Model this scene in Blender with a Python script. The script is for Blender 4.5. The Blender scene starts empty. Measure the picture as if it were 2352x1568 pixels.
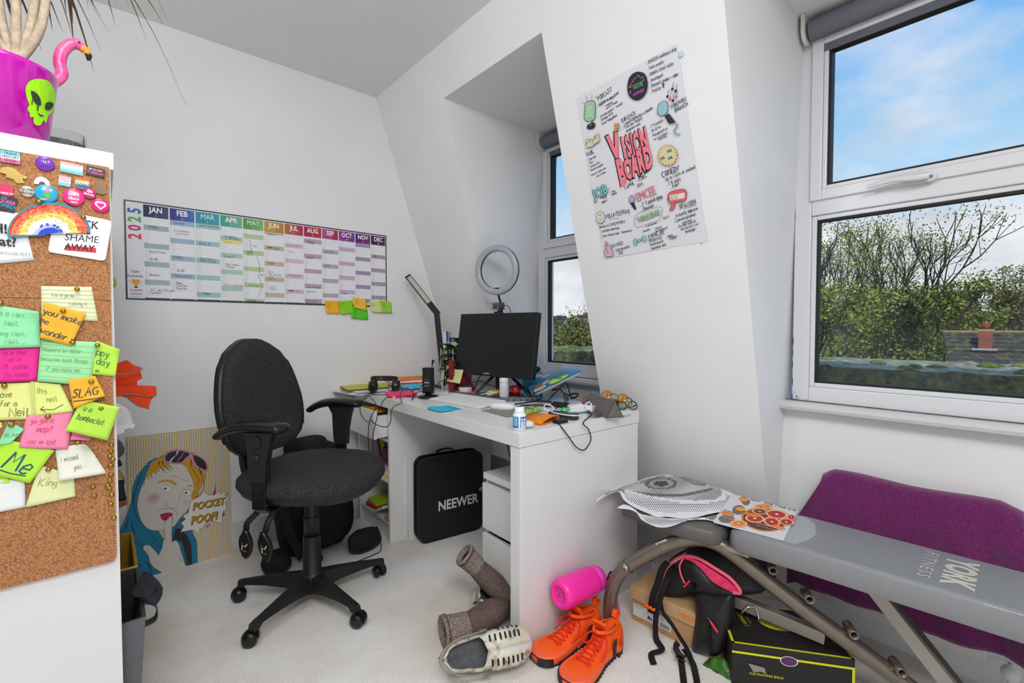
import bpy, math, random
from mathutils import Vector, Matrix, Euler, noise
from mathutils.geometry import tessellate_polygon
random.seed(7)
V=Vector; R=math.radians; pi=math.pi
SC=bpy.context.scene
# ---------------- camera ----------------
FPX,CX,CY=1075.0,1176.0,784.0
YAW,PITCH,EYE=R(48.8),R(1.7),V((0,0,1.075))
fw=V((math.cos(YAW)*math.cos(PITCH),math.sin(YAW)*math.cos(PITCH),-math.sin(PITCH)))
rt=V((math.sin(YAW),-math.cos(YAW),0)); up=rt.cross(fw)
cd=bpy.data.cameras.new('camera'); cam=bpy.data.objects.new('camera',cd); SC.collection.objects.link(cam)
cam.location=EYE; cam.rotation_euler=Matrix((rt,up,-fw)).transposed().to_euler()
cd.sensor_width=36; cd.lens=FPX/2352*36; cd.clip_start=.02; cd.clip_end=800
SC.camera=cam
# ---------------- colour management ----------------
vs=SC.view_settings; vs.view_transform='Standard'; vs.look='None'; vs.exposure=0.0; vs.gamma=1.0; vs.use_curve_mapping=False
# ---------------- world: blue spring sky with white clouds ----------------
w=bpy.data.worlds.new('sky'); SC.world=w; w.use_nodes=True; nt=w.node_tree; nt.nodes.clear()
def N(t,**k):
    n=nt.nodes.new(t)
    for a,b in k.items(): setattr(n,a,b)
    return n
L=lambda a,b: nt.links.new(a,b)
out=N('ShaderNodeOutputWorld'); bg=N('ShaderNodeBackground'); L(bg.outputs[0],out.inputs[0])
tc=N('ShaderNodeTexCoord'); sep=N('ShaderNodeSeparateXYZ'); L(tc.outputs['Generated'],sep.inputs[0])
gr=N('ShaderNodeValToRGB'); L(sep.outputs[2],gr.inputs[0]); e=gr.color_ramp.elements
e[0].position=0.0; e[0].color=(.62,.72,.83,1); e[1].position=.75; e[1].color=(.10,.33,.78,1)
for p,c in ((.1,(.60,.76,.93,1)),(.22,(.50,.74,.95,1)),(.35,(.30,.60,.95,1)),(.5,(.14,.42,.90,1))):
    q=e.new(p); q.color=c
mp=N('ShaderNodeMapping'); mp.inputs['Scale'].default_value=(1,1,2.2); mp.inputs['Location'].default_value=(.37,.1,.22); L(tc.outputs['Generated'],mp.inputs[0])
nz=N('ShaderNodeTexNoise'); nz.inputs['Scale'].default_value=2.7; nz.inputs['Detail'].default_value=8; nz.inputs['Roughness'].default_value=.52; L(mp.outputs[0],nz.inputs[0])
# low band of thick cloud near the horizon, scattered clouds above
lo=N('ShaderNodeMapRange'); L(sep.outputs[2],lo.inputs[0]); lo.inputs[1].default_value=.10; lo.inputs[2].default_value=.30; lo.inputs[3].default_value=.30; lo.inputs[4].default_value=0
ad=N('ShaderNodeMath',operation='ADD'); L(nz.outputs[0],ad.inputs[0]); L(lo.outputs[0],ad.inputs[1])
cr=N('ShaderNodeValToRGB'); L(ad.outputs[0],cr.inputs[0]); cr.color_ramp.elements[0].position=.55; cr.color_ramp.elements[1].position=.74
cr.color_ramp.elements[0].color=(0,0,0,1)
nz2=N('ShaderNodeTexNoise'); nz2.inputs['Scale'].default_value=6; nz2.inputs['Detail'].default_value=5; L(mp.outputs[0],nz2.inputs[0])
cc=N('ShaderNodeValToRGB'); L(nz2.outputs[0],cc.inputs[0]); cc.color_ramp.elements[0].position=.35; cc.color_ramp.elements[0].color=(.62,.67,.74,1); cc.color_ramp.elements[1].position=.6; cc.color_ramp.elements[1].color=(.86,.88,.92,1)
mx=N('ShaderNodeMixRGB'); L(cr.outputs[0],mx.inputs[0]); L(gr.outputs[0],mx.inputs[1]); L(cc.outputs[0],mx.inputs[2]); L(mx.outputs[0],bg.inputs[0])
bg.inputs[1].default_value=1.0
# ---------------- lights ----------------
def light(name,kind,loc,rot,energy,color=(1,1,1),**k):
    d=bpy.data.lights.new(name,kind); d.energy=energy; d.color=color
    for a,b in k.items(): setattr(d,a,b)
    o=bpy.data.objects.new(name,d); o.location=loc; o.rotation_euler=rot; SC.collection.objects.link(o); return o
light('sun','SUN',(-6,-6,12),Euler((R(48),0,R(-62))),2.6,(1,.95,.86),angle=R(2))       # from behind the house, over the gardens
light('flash_bounce','AREA',(-.05,-.5,2.32),Euler((R(14),R(-8),0)),46,(.985,.99,1),shape='DISK',size=1.1)  # unseen area light standing in for flash bounced off the ceiling
light('room_fill','POINT',(-.12,.98,2.05),(0,0,0),17,(.985,.99,1),shadow_soft_size=.22)  # added fill without a fitting, lifts the far wall and ceiling
# ---------------- sight-line helpers: where a line of sight meets a real plane ----------------
def ray(x,y): return fw+rt*((x-CX)/FPX)-up*((y-CY)/FPX)
def PZ(x,y,z): r=ray(x,y); return EYE+r*((z-EYE.z)/r.z)
def PX(x,y,X): r=ray(x,y); return EYE+r*(X/r.x)
def PY(x,y,Y): r=ray(x,y); return EYE+r*(Y/r.y)
def PP(x,y,p,n): r=ray(x,y); n=V(n); return EYE+r*((V(p)-EYE).dot(n)/r.dot(n))
def PD(x,y,d): return EYE+ray(x,y)*d
# ---------------- materials ----------------
def lin(h):
    h=h.lstrip('#'); f=lambda c:(c/12.92 if c<=.04045 else ((c+.055)/1.055)**2.4)
    return tuple(f(int(h[i:i+2],16)/255) for i in (0,2,4))
MC={}
def mat(h,r=.5,metal=0,vary=0,scale=40,bump=0,name=None,spec=.5,trans=0,alpha=1,emit=0,coat=0,h2=None,ior=1.45,sheen=0):
    key=(h,r,metal,vary,scale,bump,spec,trans,alpha,emit,coat,h2,sheen)
    if key in MC: return MC[key]
    m=bpy.data.materials.new(name or 'surface_'+h.lstrip('#')); m.use_nodes=True; n=m.node_tree; b=n.nodes['Principled BSDF']
    c=lin(h); b.inputs['Base Color'].default_value=(*c,1); b.inputs['Roughness'].default_value=r; b.inputs['Metallic'].default_value=metal
    b.inputs['Specular IOR Level'].default_value=spec; b.inputs['Transmission Weight'].default_value=trans; b.inputs['Alpha'].default_value=alpha
    b.inputs['Coat Weight'].default_value=coat; b.inputs['IOR'].default_value=ior; b.inputs['Sheen Weight'].default_value=sheen
    if emit: b.inputs['Emission Color'].default_value=(*c,1); b.inputs['Emission Strength'].default_value=emit
    if vary or bump or h2:
        t=n.nodes.new('ShaderNodeTexCoord'); z=n.nodes.new('ShaderNodeTexNoise'); z.inputs['Scale'].default_value=scale; z.inputs['Detail'].default_value=5; z.inputs['Roughness'].default_value=.65
        n.links.new(t.outputs['Object'],z.inputs['Vector'])
        if vary or h2:
            q=n.nodes.new('ShaderNodeValToRGB'); n.links.new(z.outputs[0],q.inputs[0])
            a=tuple(x*(1-vary) for x in c); d=tuple(min(1,x*(1+vary)) for x in c)
            if h2: a,d=c,lin(h2)
            q.color_ramp.elements[0].position=.38; q.color_ramp.elements[1].position=.62
            q.color_ramp.elements[0].color=(*a,1); q.color_ramp.elements[1].color=(*d,1); n.links.new(q.outputs[0],b.inputs['Base Color'])
        if bump:
            u=n.nodes.new('ShaderNodeBump'); u.inputs['Strength'].default_value=min(1,bump); u.inputs['Distance'].default_value=.004; n.links.new(z.outputs[0],u.inputs['Height']); n.links.new(u.outputs[0],b.inputs['Normal'])
    MC[key]=m; return m
def mixmat(name,kind):
    m=bpy.data.materials.new(name); m.use_nodes=True; n=m.node_tree; n.nodes.clear(); o=n.nodes.new('ShaderNodeOutputMaterial')
    return m,n,o
def clear_glass(name,tint=(1,1,1),gloss=.06,haze=None):
    m,n,o=mixmat(name,0); t=n.nodes.new('ShaderNodeBsdfTransparent'); t.inputs[0].default_value=(*tint,1)
    g=n.nodes.new('ShaderNodeBsdfGlossy'); g.inputs['Roughness'].default_value=.02; g.inputs[0].default_value=(1,1,1,1)
    fr=n.nodes.new('ShaderNodeFresnel'); fr.inputs[0].default_value=1.14; x=n.nodes.new('ShaderNodeMixShader')
    n.links.new(fr.outputs[0],x.inputs[0]); n.links.new(t.outputs[0],x.inputs[1]); n.links.new(g.outputs[0],x.inputs[2]); last=x
    if haze:  # mottled diffuse colour painted in for hazy reflections on the pane
        d=n.nodes.new('ShaderNodeBsdfDiffuse'); d.inputs[0].default_value=(*haze[1],1); y=n.nodes.new('ShaderNodeMixShader')
        tcx=n.nodes.new('ShaderNodeTexCoord'); z=n.nodes.new('ShaderNodeTexNoise'); z.inputs['Scale'].default_value=3.5; z.inputs['Detail'].default_value=8
        mr=n.nodes.new('ShaderNodeMapRange'); mr.inputs[1].default_value=.35; mr.inputs[2].default_value=.8; mr.inputs[3].default_value=0; mr.inputs[4].default_value=haze[0]
        n.links.new(tcx.outputs['Object'],z.inputs[0]); n.links.new(z.outputs[0],mr.inputs[0]); n.links.new(mr.outputs[0],y.inputs[0])
        n.links.new(x.outputs[0],y.inputs[1]); n.links.new(d.outputs[0],y.inputs[2]); last=y
    n.links.new(last.outputs[0],o.inputs[0]); return m
# ---------------- mesh builder ----------------
OFF={}
class G:
    def __init__(s,m=None): s.v=[];s.f=[];s.mi=[];s.sm=[];s.ms=[];s.T=None;s.c=0;s.lay=0
    def m(s,mm):
        if mm not in s.ms: s.ms.append(mm)
        s.c=s.ms.index(mm); return s
    def add(s,vs,fs,sm=False):
        b=len(s.v)
        if s.T is not None: vs=[s.T@V(p) for p in vs]
        s.v+= [tuple(p) for p in vs]
        for f in fs: s.f.append(tuple(i+b for i in f)); s.mi.append(s.c); s.sm.append(sm)
        return s
    def box(s,x0,y0,z0,x1,y1,z1):
        return s.add([(x0,y0,z0),(x1,y0,z0),(x1,y1,z0),(x0,y1,z0),(x0,y0,z1),(x1,y0,z1),(x1,y1,z1),(x0,y1,z1)],[(0,3,2,1),(4,5,6,7),(0,1,5,4),(1,2,6,5),(2,3,7,6),(3,0,4,7)])
    def cb(s,c,d,rot=None):
        M=Matrix.Translation(c)@(rot.to_4x4() if rot else Matrix.Identity(4)); h=[x/2 for x in d]
        P=[M@V((a*h[0],b*h[1],e_*h[2])) for e_ in(-1,1) for a,b in((-1,-1),(1,-1),(1,1),(-1,1))]
        return s.add(P,[(0,3,2,1),(4,5,6,7),(0,1,5,4),(1,2,6,5),(2,3,7,6),(3,0,4,7)])
    def quad(s,*p): return s.add(p,[tuple(range(len(p)))])
    def rings(s,rs,cap=True,closed=True,sm=True,loop=False):
        n=len(rs[0]); vs=[p for r in rs for p in r]; fs=[]
        for i in range(len(rs)-(0 if loop else 1)):
            j=(i+1)%len(rs)
            for k in range(n if closed else n-1):
                k2=(k+1)%n; fs.append((i*n+k,i*n+k2,j*n+k2,j*n+k))
        s.add(vs,fs,sm)
        if cap and not loop and closed:
            s.add(rs[0],[tuple(reversed(range(n)))]); s.add(rs[-1],[tuple(range(n))])
        return s
    def tube(s,pts,r,n=8,cap=True,flat=None,upv=None,sm=True):
        pts=[V(p) for p in pts]; rs=[]; m_=len(pts)
        if not hasattr(r,'__len__'): r=[r]*m_
        t=[(pts[min(i+1,m_-1)]-pts[max(i-1,0)]).normalized() for i in range(m_)]
        a=V(upv) if upv else (V((0,0,1)) if abs(t[0].z)<.9 else V((1,0,0)))
        x=t[0].cross(a).normalized()
        for i in range(m_):
            if upv: x=t[i].cross(V(upv)).normalized()
            else: x=(x-t[i]*x.dot(t[i])).normalized()
            y=x.cross(t[i])
            kx,ky=(flat or (1,1))
            rs.append([pts[i]+(x*math.cos(2*pi*k/n)*kx+y*math.sin(2*pi*k/n)*ky)*r[i] for k in range(n)])
        return s.rings(rs,cap,sm=sm)
    def strap(s,pts,wd,th,wdir):
        pts=[V(p) for p in pts]; rs=[]; m_=len(pts)
        for i,p in enumerate(pts):
            t=(pts[min(i+1,m_-1)]-pts[max(i-1,0)]).normalized(); w_=V(wdir[i] if isinstance(wdir,list) else wdir); w_=(w_-t*w_.dot(t)).normalized(); q=t.cross(w_)
            rs.append([p+w_*wd/2+q*th/2,p-w_*wd/2+q*th/2,p-w_*wd/2-q*th/2,p+w_*wd/2-q*th/2])
        return s.rings(rs,True,sm=False)
    def lathe(s,prof,n=24,o=(0,0,0),ax=None,cap=True,sm=True):
        M=Matrix.Translation(o)@(ax.to_4x4() if ax else Matrix.Identity(4))
        rs=[[M@V((max(r_,1e-5)*math.cos(2*pi*k/n),max(r_,1e-5)*math.sin(2*pi*k/n),z)) for k in range(n)] for r_,z in prof]
        return s.rings(rs,cap,sm=sm)
    def ell(s,c,r,rot=None,n=16,m_=10):
        M=Matrix.Translation(c)@(rot.to_4x4() if rot else Matrix.Identity(4))
        rs=[[M@V((r[0]*math.sin(a)*math.cos(2*pi*k/n),r[1]*math.sin(a)*math.sin(2*pi*k/n),-r[2]*math.cos(a))) for k in range(n)] for a in [max(.02,min(pi-.02,pi*i/m_)) for i in range(m_+1)]]
        return s.rings(rs,True)
    def prism(s,poly,z0,z1,sm=False):
        n=len(poly); tr=tessellate_polygon([[V((p[0],p[1],0)) for p in poly]])
        s.add([(p[0],p[1],z1) for p in poly],[t for t in tr]); s.add([(p[0],p[1],z0) for p in poly],[tuple(reversed(t)) for t in tr])
        return s.add([(p[0],p[1],z0) for p in poly]+[(p[0],p[1],z1) for p in poly],[(i,(i+1)%n,n+(i+1)%n,n+i) for i in range(n)],sm)
    def grid(s,fn,nu,nv,sm=True):
        vs=[fn(i/nu,j/nv) for j in range(nv+1) for i in range(nu+1)]
        return s.add(vs,[(j*(nu+1)+i,j*(nu+1)+i+1,(j+1)*(nu+1)+i+1,(j+1)*(nu+1)+i) for j in range(nv) for i in range(nu)],sm)
    def rbox(s,x0,y0,z0,x1,y1,z1,r,n=5):
        P=[]
        for cx,cy,a0 in((x1-r,y1-r,0),(x0+r,y1-r,90),(x0+r,y0+r,180),(x1-r,y0+r,270)):
            for k in range(n+1): a=R(a0+90*k/n); P.append((cx+r*math.cos(a),cy+r*math.sin(a)))
        return s.prism(P,z0,z1)
    # flat artwork, in the local xy plane of T, each layer a hair above the last
    def L(s,k=1): s.lay+=k*.00007; return s
    def poly(s,P,h=None):
        if h: s.m(h if not isinstance(h,str) else mat(h,.55))
        if len(P)<3: return s
        tr=tessellate_polygon([[V((p[0],p[1],0)) for p in P]])
        vs=[(p[0],p[1],s.lay) for p in P]; fs=[]
        for t in tr:
            a,b,c=[V(vs[i]) for i in t]; fs.append(t if (b-a).cross(c-a).z>0 else (t[0],t[2],t[1]))
        return s.add(vs,fs)
    def rect(s,x0,y0,x1,y1,h=None):
        if h: s.m(h if not isinstance(h,str) else mat(h,.55))
        return s.add([(x0,y0,s.lay),(x1,y0,s.lay),(x1,y1,s.lay),(x0,y1,s.lay)],[(0,1,2,3)])
    def circ(s,x,y,r,h=None,ry=None,n=24,rot=0):
        return s.poly([(x+r*math.cos(2*pi*k/n)*math.cos(rot)-(ry or r)*math.sin(2*pi*k/n)*math.sin(rot),y+r*math.cos(2*pi*k/n)*math.sin(rot)+(ry or r)*math.sin(2*pi*k/n)*math.cos(rot)) for k in range(n)],h)
    def line(s,P,w_,h=None,close=False):
        if h: s.m(h if not isinstance(h,str) else mat(h,.55))
        P=[V((p[0],p[1])) for p in P]
        if close: P=P+[P[0]]
        n=len(P)
        if n<2: return s
        vs=[];W=w_ if hasattr(w_,'__len__') else [w_]*n
        for i in range(n):
            t=(P[min(i+1,n-1)]-P[max(i-1,0)]); t=t.normalized() if t.length>1e-9 else V((1,0)); q=V((-t.y,t.x))*W[min(i,len(W)-1)]/2
            vs+= [(P[i].x+q.x,P[i].y+q.y,s.lay),(P[i].x-q.x,P[i].y-q.y,s.lay)]
        return s.add(vs,[(2*i,2*i+1,2*i+3,2*i+2) for i in range(n-1)])
    def text(s,t,x,y,size,h=None,align='CENTER',bold=0,rot=0,shear=0,sx=1,sp=1):
        if h: s.m(h if not isinstance(h,str) else mat(h,.55))
        vs,fs=glyphs(t,align,bold,shear,sp); c,q=math.cos(rot),math.sin(rot)
        P=[(x+size*(a*sx*c-b*q),y+size*(a*sx*q+b*c),s.lay) for a,b in vs]
        return s.add(P,fs)
    def hand(s,t,x,y,size,h='#1c1c20',rot=0,w_=.1,sx=1,jit=.05):
        s.m(mat(h,.6) if isinstance(h,str) else h); c,q=math.cos(rot),math.sin(rot); cx=0; rnd=random.Random(hash_(t))
        for ch in t:
            g=HF.get(ch) or HF.get(ch.upper()); k=1.0
            if ch==' ': cx+=.42; continue
            if not g: cx+=.3; continue
            wd=max([p[0] for st in g for p in st]+[.2])
            dy=rnd.uniform(-jit,jit); sc=rnd.uniform(.93,1.1)
            for st in g:
                P=[]
                for a,b in st:
                    a=(cx+a*sc)*sx+.12*b; b=b*sc+dy; P.append((x+size*(a*c-b*q),y+size*(a*q+b*c)))
                s.line(P,size*w_)
            cx+=wd*sc+.16
        return s
    def build(s,name,parent=None,label=None,cat=None,group=None,kind=None,bev=0,sub=0,solid=0,bseg=2,auto=None,org=None,solidoff=-1):
        me=bpy.data.meshes.new(name)
        if parent is not None: off=OFF[parent.name]
        elif kind=='structure': off=V((0,0,0))
        elif org is not None: off=V(org)
        else:
            xs=[p[0] for p in s.v]; ys=[p[1] for p in s.v]; off=V(((min(xs)+max(xs))/2,(min(ys)+max(ys))/2,min(p[2] for p in s.v)))
        me.from_pydata([(p[0]-off.x,p[1]-off.y,p[2]-off.z) for p in s.v],[],s.f)
        for m_ in s.ms: me.materials.append(m_)
        me.polygons.foreach_set('material_index',s.mi); me.polygons.foreach_set('use_smooth',s.sm); me.update()
        o=bpy.data.objects.new(name,me); SC.collection.objects.link(o)
        if parent is not None: o.parent=parent
        else: o.location=off
        OFF[o.name]=off
        if label: o['label']=label
        if cat: o['category']=cat
        if group: o['group']=group
        if kind: o['kind']=kind
        if sub or auto is not None or bev:
            if any(s.sm) or sub:
                wd=o.modifiers.new('weld','WELD'); wd.merge_threshold=1e-5
        if bev: b=o.modifiers.new('bevel','BEVEL'); b.width=bev; b.segments=bseg; b.limit_method='ANGLE'; b.angle_limit=R(35)
        if solid: b=o.modifiers.new('solid','SOLIDIFY'); b.thickness=solid; b.offset=solidoff
        if sub: b=o.modifiers.new('sub','SUBSURF'); b.levels=sub; b.render_levels=sub
        return o
def hash_(t): return sum((i+1)*ord(c) for i,c in enumerate(t))
def thing(name,label,cat,loc,group=None,kind=None):
    o=bpy.data.objects.new(name,None); o.empty_display_size=.05; SC.collection.objects.link(o); o.location=loc; OFF[o.name]=V(loc)
    if label: o['label']=label
    if cat: o['category']=cat
    if group: o['group']=group
    if kind: o['kind']=kind
    return o
def dup(root,loc,rot=None,label=None,group=None,mats=None):
    def cp(o,par):
        c=o.copy(); SC.collection.objects.link(c); OFF[c.name]=OFF[o.name]
        if par is not None: c.parent=par
        for ch in [q for q in SC.collection.objects if q.parent==o]: cp(ch,c)
        return c
    r=cp(root,None); r.location=loc
    if rot: r.rotation_euler=rot
    if label: r['label']=label
    if group: r['group']=group
    return r
def frame(o,x,y):
    x=V(x).normalized(); y=V(y); y=(y-x*y.dot(x)).normalized(); z=x.cross(y)
    M=Matrix((x,y,z)).transposed().to_4x4(); M.translation=V(o); return M
def rotz(a): return Matrix.Rotation(R(a),3,'Z')
def smooth(P,n=6):
    P=[V(p) for p in P]; out=[]
    for i in range(len(P)-1):
        a,b,c,d=P[max(i-1,0)],P[i],P[i+1],P[min(i+2,len(P)-1)]
        for k in range(n):
            t=k/n; out.append(.5*((2*b)+(c-a)*t+(2*a-5*b+4*c-d)*t*t+(3*b-a-3*c+d)*t**3))
    return out+[P[-1]]
TX={}
def glyphs(t,align,bold,shear,sp=1):
    if 'M' in t: bold=0
    k=(t,align,bold,shear,sp)
    if k in TX: return TX[k]
    cu=bpy.data.curves.new('t','FONT'); cu.body=t; cu.size=1; cu.align_x=align; cu.align_y='CENTER'; cu.shear=shear; cu.offset=bold; cu.resolution_u=2; cu.space_character=sp
    o=bpy.data.objects.new('t',cu); me=o.to_mesh(); vs=[(v.co.x,v.co.y) for v in me.vertices]
    fs=[]
    for p in me.polygons:
        q=list(p.vertices); ar=sum(vs[q[i]][0]*vs[q[(i+1)%len(q)]][1]-vs[q[(i+1)%len(q)]][0]*vs[q[i]][1] for i in range(len(q)))
        fs.append(tuple(q if ar>0 else reversed(q)))
    o.to_mesh_clear(); bpy.data.objects.remove(o); bpy.data.curves.remove(cu); TX[k]=(vs,fs); return TX[k]
# single-stroke handwriting letters on a .6 x 1 cell: "xy xy xy|xy xy", digits are tenths
HS={'A':'00 39 60|14 54','B':'00 09|09 48 47 35 05|05 54 62 40 00','C':'68 49 29 07 03 20 40 61','D':'00 09|09 38 56 53 20 00','E':'59 09 00 50|05 45','F':'59 09 00|05 45','G':'68 39 07 03 20 50 64 34','H':'00 09|60 69|05 65','I':'20 29','J':'59 52 30 10 02','K':'00 09|59 04 60','L':'09 00 50','M':'00 19 34 59 70','N':'00 09 60 69','O':'39 17 13 30 50 64 67 49 39','P':'00 09 49 67 45 04','Q':'39 17 13 30 50 64 67 49 39|43 70','R':'00 09 49 67 45 04|35 60','S':'68 39 18 16 35 54 52 30 01','T':'09 69|39 30','U':'09 02 20 40 62 69','V':'09 30 69','W':'09 20 36 50 79','X':'09 60|00 69','Y':'09 35 69|35 20','Z':'09 69 00 60',
'a':'45 26 04 01 20 41 46|41 50','b':'09 00|04 26 44 41 20 00','c':'45 26 04 01 20 41','d':'49 40|44 26 04 01 20 41','e':'03 43 45 26 04 01 20 41','f':'48 29 17 10|05 35','g':'45 26 04 02 21 42|46 4: 2; 0:','h':'09 00|04 26 45 40','i':'16 10|18 19','j':'26 2: 0;|28 29','k':'09 00|36 03 40','l':'19 11 20','m':'06 00|04 16 25 20|24 46 55 50','n':'06 00|04 26 45 40','o':'26 04 01 20 41 44 26','p':'06 0;|04 26 44 41 20 01','q':'45 26 04 01 20 41|46 4;','r':'06 00|04 26 35','s':'45 16 04 43 41 20 00','t':'19 11 30|06 36','u':'06 01 20 41|46 40','v':'06 20 46','w':'06 10 24 30 56','x':'06 40|00 46','y':'06 21|46 2; 0;','z':'06 46 00 40',
'0':'29 07 02 20 42 47 29','1':'07 29 20','2':'07 29 47 45 00 50','3':'08 29 47 25 43 20 01','4':'39 03 53|49 40','5':'49 09 05 35 43 30 00','6':'49 15 02 20 42 44 15','7':'09 49 10','8':'29 07 43 20 02 47 29','9':'46 25 07 29 47 20','.':'10 11 21 20','-':'15 45','/':'00 49','!':'29 23|20 21','?':'07 29 47 24 23|20 21','+':'25 21|03 43','(':'39 16 13 30','&':'50 08 29 46 02 20 53',"'":'29 27','£':'48 29 16 00 50|04 34','#':'10 29|30 49|03 53|06 56',',':'20 1:','*':'04 15 26',':':'20 21|24 25'}
def _c(ch): return int(ch) if ch.isdigit() else {':':-2,';':-3}[ch]
HF={k:[[(_c(p[0])/10,_c(p[1])/10) for p in st.split()] for st in v.split('|')] for k,v in HS.items()}
# =================== ROOM ===================
YW,ZC,X0,Y0,XS=2.56,2.39,-1.9,-1.5,1.205
def sx(z): return min(1.9795,XS+.332*(ZC-z))          # the mansard slope
wallm=mat('#ececed',.7,vary=.015,scale=3,bump=.05,name='white_wall_paint')
ceilm=mat('#ebebe9',.8,name='ceiling_paint',vary=.01,scale=2)
def structure(g,name,**k): return g.build(name,kind='structure',**k)
# carpet
cm=bpy.data.materials.new('light_grey_carpet'); cm.use_nodes=True; n=cm.node_tree; b=n.nodes['Principled BSDF']; b.inputs['Roughness'].default_value=.95; b.inputs['Specular IOR Level'].default_value=.1
t=n.nodes.new('ShaderNodeTexCoord'); z1=n.nodes.new('ShaderNodeTexNoise'); z1.inputs['Scale'].default_value=2.6; z1.inputs['Detail'].default_value=6
z2=n.nodes.new('ShaderNodeTexNoise'); z2.inputs['Scale'].default_value=230; z2.inputs['Detail'].default_value=3
z3=n.nodes.new('ShaderNodeTexVoronoi'); z3.inputs['Scale'].default_value=420
for z in (z1,z2,z3): n.links.new(t.outputs['Object'],z.inputs['Vector'])
q=n.nodes.new('ShaderNodeValToRGB'); q.color_ramp.elements[0].position=.32; q.color_ramp.elements[0].color=(*lin('#e9e0d4'),1); q.color_ramp.elements[1].position=.6; q.color_ramp.elements[1].color=(*lin('#fdfbf9'),1); n.links.new(z1.outputs[0],q.inputs[0])
q2=n.nodes.new('ShaderNodeValToRGB'); q2.color_ramp.elements[0].position=.34; q2.color_ramp.elements[0].color=(.80,.795,.79,1); q2.color_ramp.elements[1].position=.62; q2.color_ramp.elements[1].color=(1,1,1,1); n.links.new(z2.outputs[0],q2.inputs[0])
mm=n.nodes.new('ShaderNodeMixRGB'); mm.blend_type='MULTIPLY'; mm.inputs[0].default_value=1; n.links.new(q.outputs[0],mm.inputs[1]); n.links.new(q2.outputs[0],mm.inputs[2]); n.links.new(mm.outputs[0],b.inputs['Base Color'])
bu=n.nodes.new('ShaderNodeBump'); bu.inputs['Strength'].default_value=.35; bu.inputs['Distance'].default_value=.004; ma=n.nodes.new('ShaderNodeMath'); ma.operation='ADD'; n.links.new(z2.outputs[0],ma.inputs[0]); n.links.new(z3.outputs[0],ma.inputs[1]); n.links.new(ma.outputs[0],bu.inputs['Height']); n.links.new(bu.outputs[0],b.inputs['Normal'])
g=G().m(cm); g.box(X0-.1,Y0-.1,-.05,2.1,YW+.1,0); structure(g,'floor')
g=G().m(ceilm); g.box(X0-.1,Y0-.1,ZC,XS,YW+.1,ZC+.1); structure(g,'ceiling')
g=G().m(wallm); g.box(X0-.1,YW,0,2.12,YW+.1,ZC); structure(g,'wall_left')
g=G().m(wallm); g.box(X0-.1,Y0-.1,0,X0,YW,ZC); structure(g,'wall_back')
g=G().m(wallm); g.box(X0,Y0-.1,0,2.12,Y0,ZC); structure(g,'wall_near')
# sloping window wall with two dormers down to the floor
ZD=2.19; XW=1.98; D2L,D2R=.625,-.62
def e1l(z): return 1.955+.10*(ZD-z)
def e1r(z): return 1.283+.058*(ZD-z)
def e2l(z): return .612+.035*(ZD-z)
def e2r(z): return D2R-.035*(ZD-z)
S=lambda y,z:(sx(z),y,z)
g=G().m(wallm)
zs=[0,.05,.7,1.4,ZD]
for a,b_ in ((lambda z:YW,e1l),(e1r,e2l),(e2r,lambda z:Y0)):
    for i in range(len(zs)-1):
        z0,z1_=zs[i],zs[i+1]; g.quad(S(a(z0),z0),S(b_(z0),z0),S(b_(z1_),z1_),S(a(z1_),z1_))
g.quad(S(YW,ZD),S(Y0,ZD),S(Y0,ZC),S(YW,ZC))
structure(g,'wall_right')
# dormer cheeks, dormer ceilings and the walls under the windows
g=G().m(wallm)
for fn in (e1l,e1r,e2l,e2r):
    for i in range(len(zs)-1):
        z0,z1_=zs[i],zs[i+1]
        if z0<.05: continue
        g.quad(S(fn(z0),z0),(XW+.1,fn(z0),z0),(XW+.1,fn(z1_),z1_),S(fn(z1_),z1_))
structure(g,'wall_dormer_cheeks')
g=G().m(ceilm)
for a,b_ in ((e1l,e1r),(e2l,e2r)): g.quad(S(a(ZD),ZD),S(b_(ZD),ZD),(XW+.1,b_(ZD),ZD),(XW+.1,a(ZD),ZD))
structure(g,'ceiling_dormers')
g=G().m(wallm)
for a,b_ in ((2.3,1.25),(.75,-.75)): g.box(XW,b_,0,XW+.12,a,.80)
structure(g,'wall_below_windows')
# skirting
skm=mat('#d2d2d2',.4)
g=G().m(skm); g.box(X0,YW-.016,0,1.99,YW,.14); structure(g,'baseboard_left',bev=.004)
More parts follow.
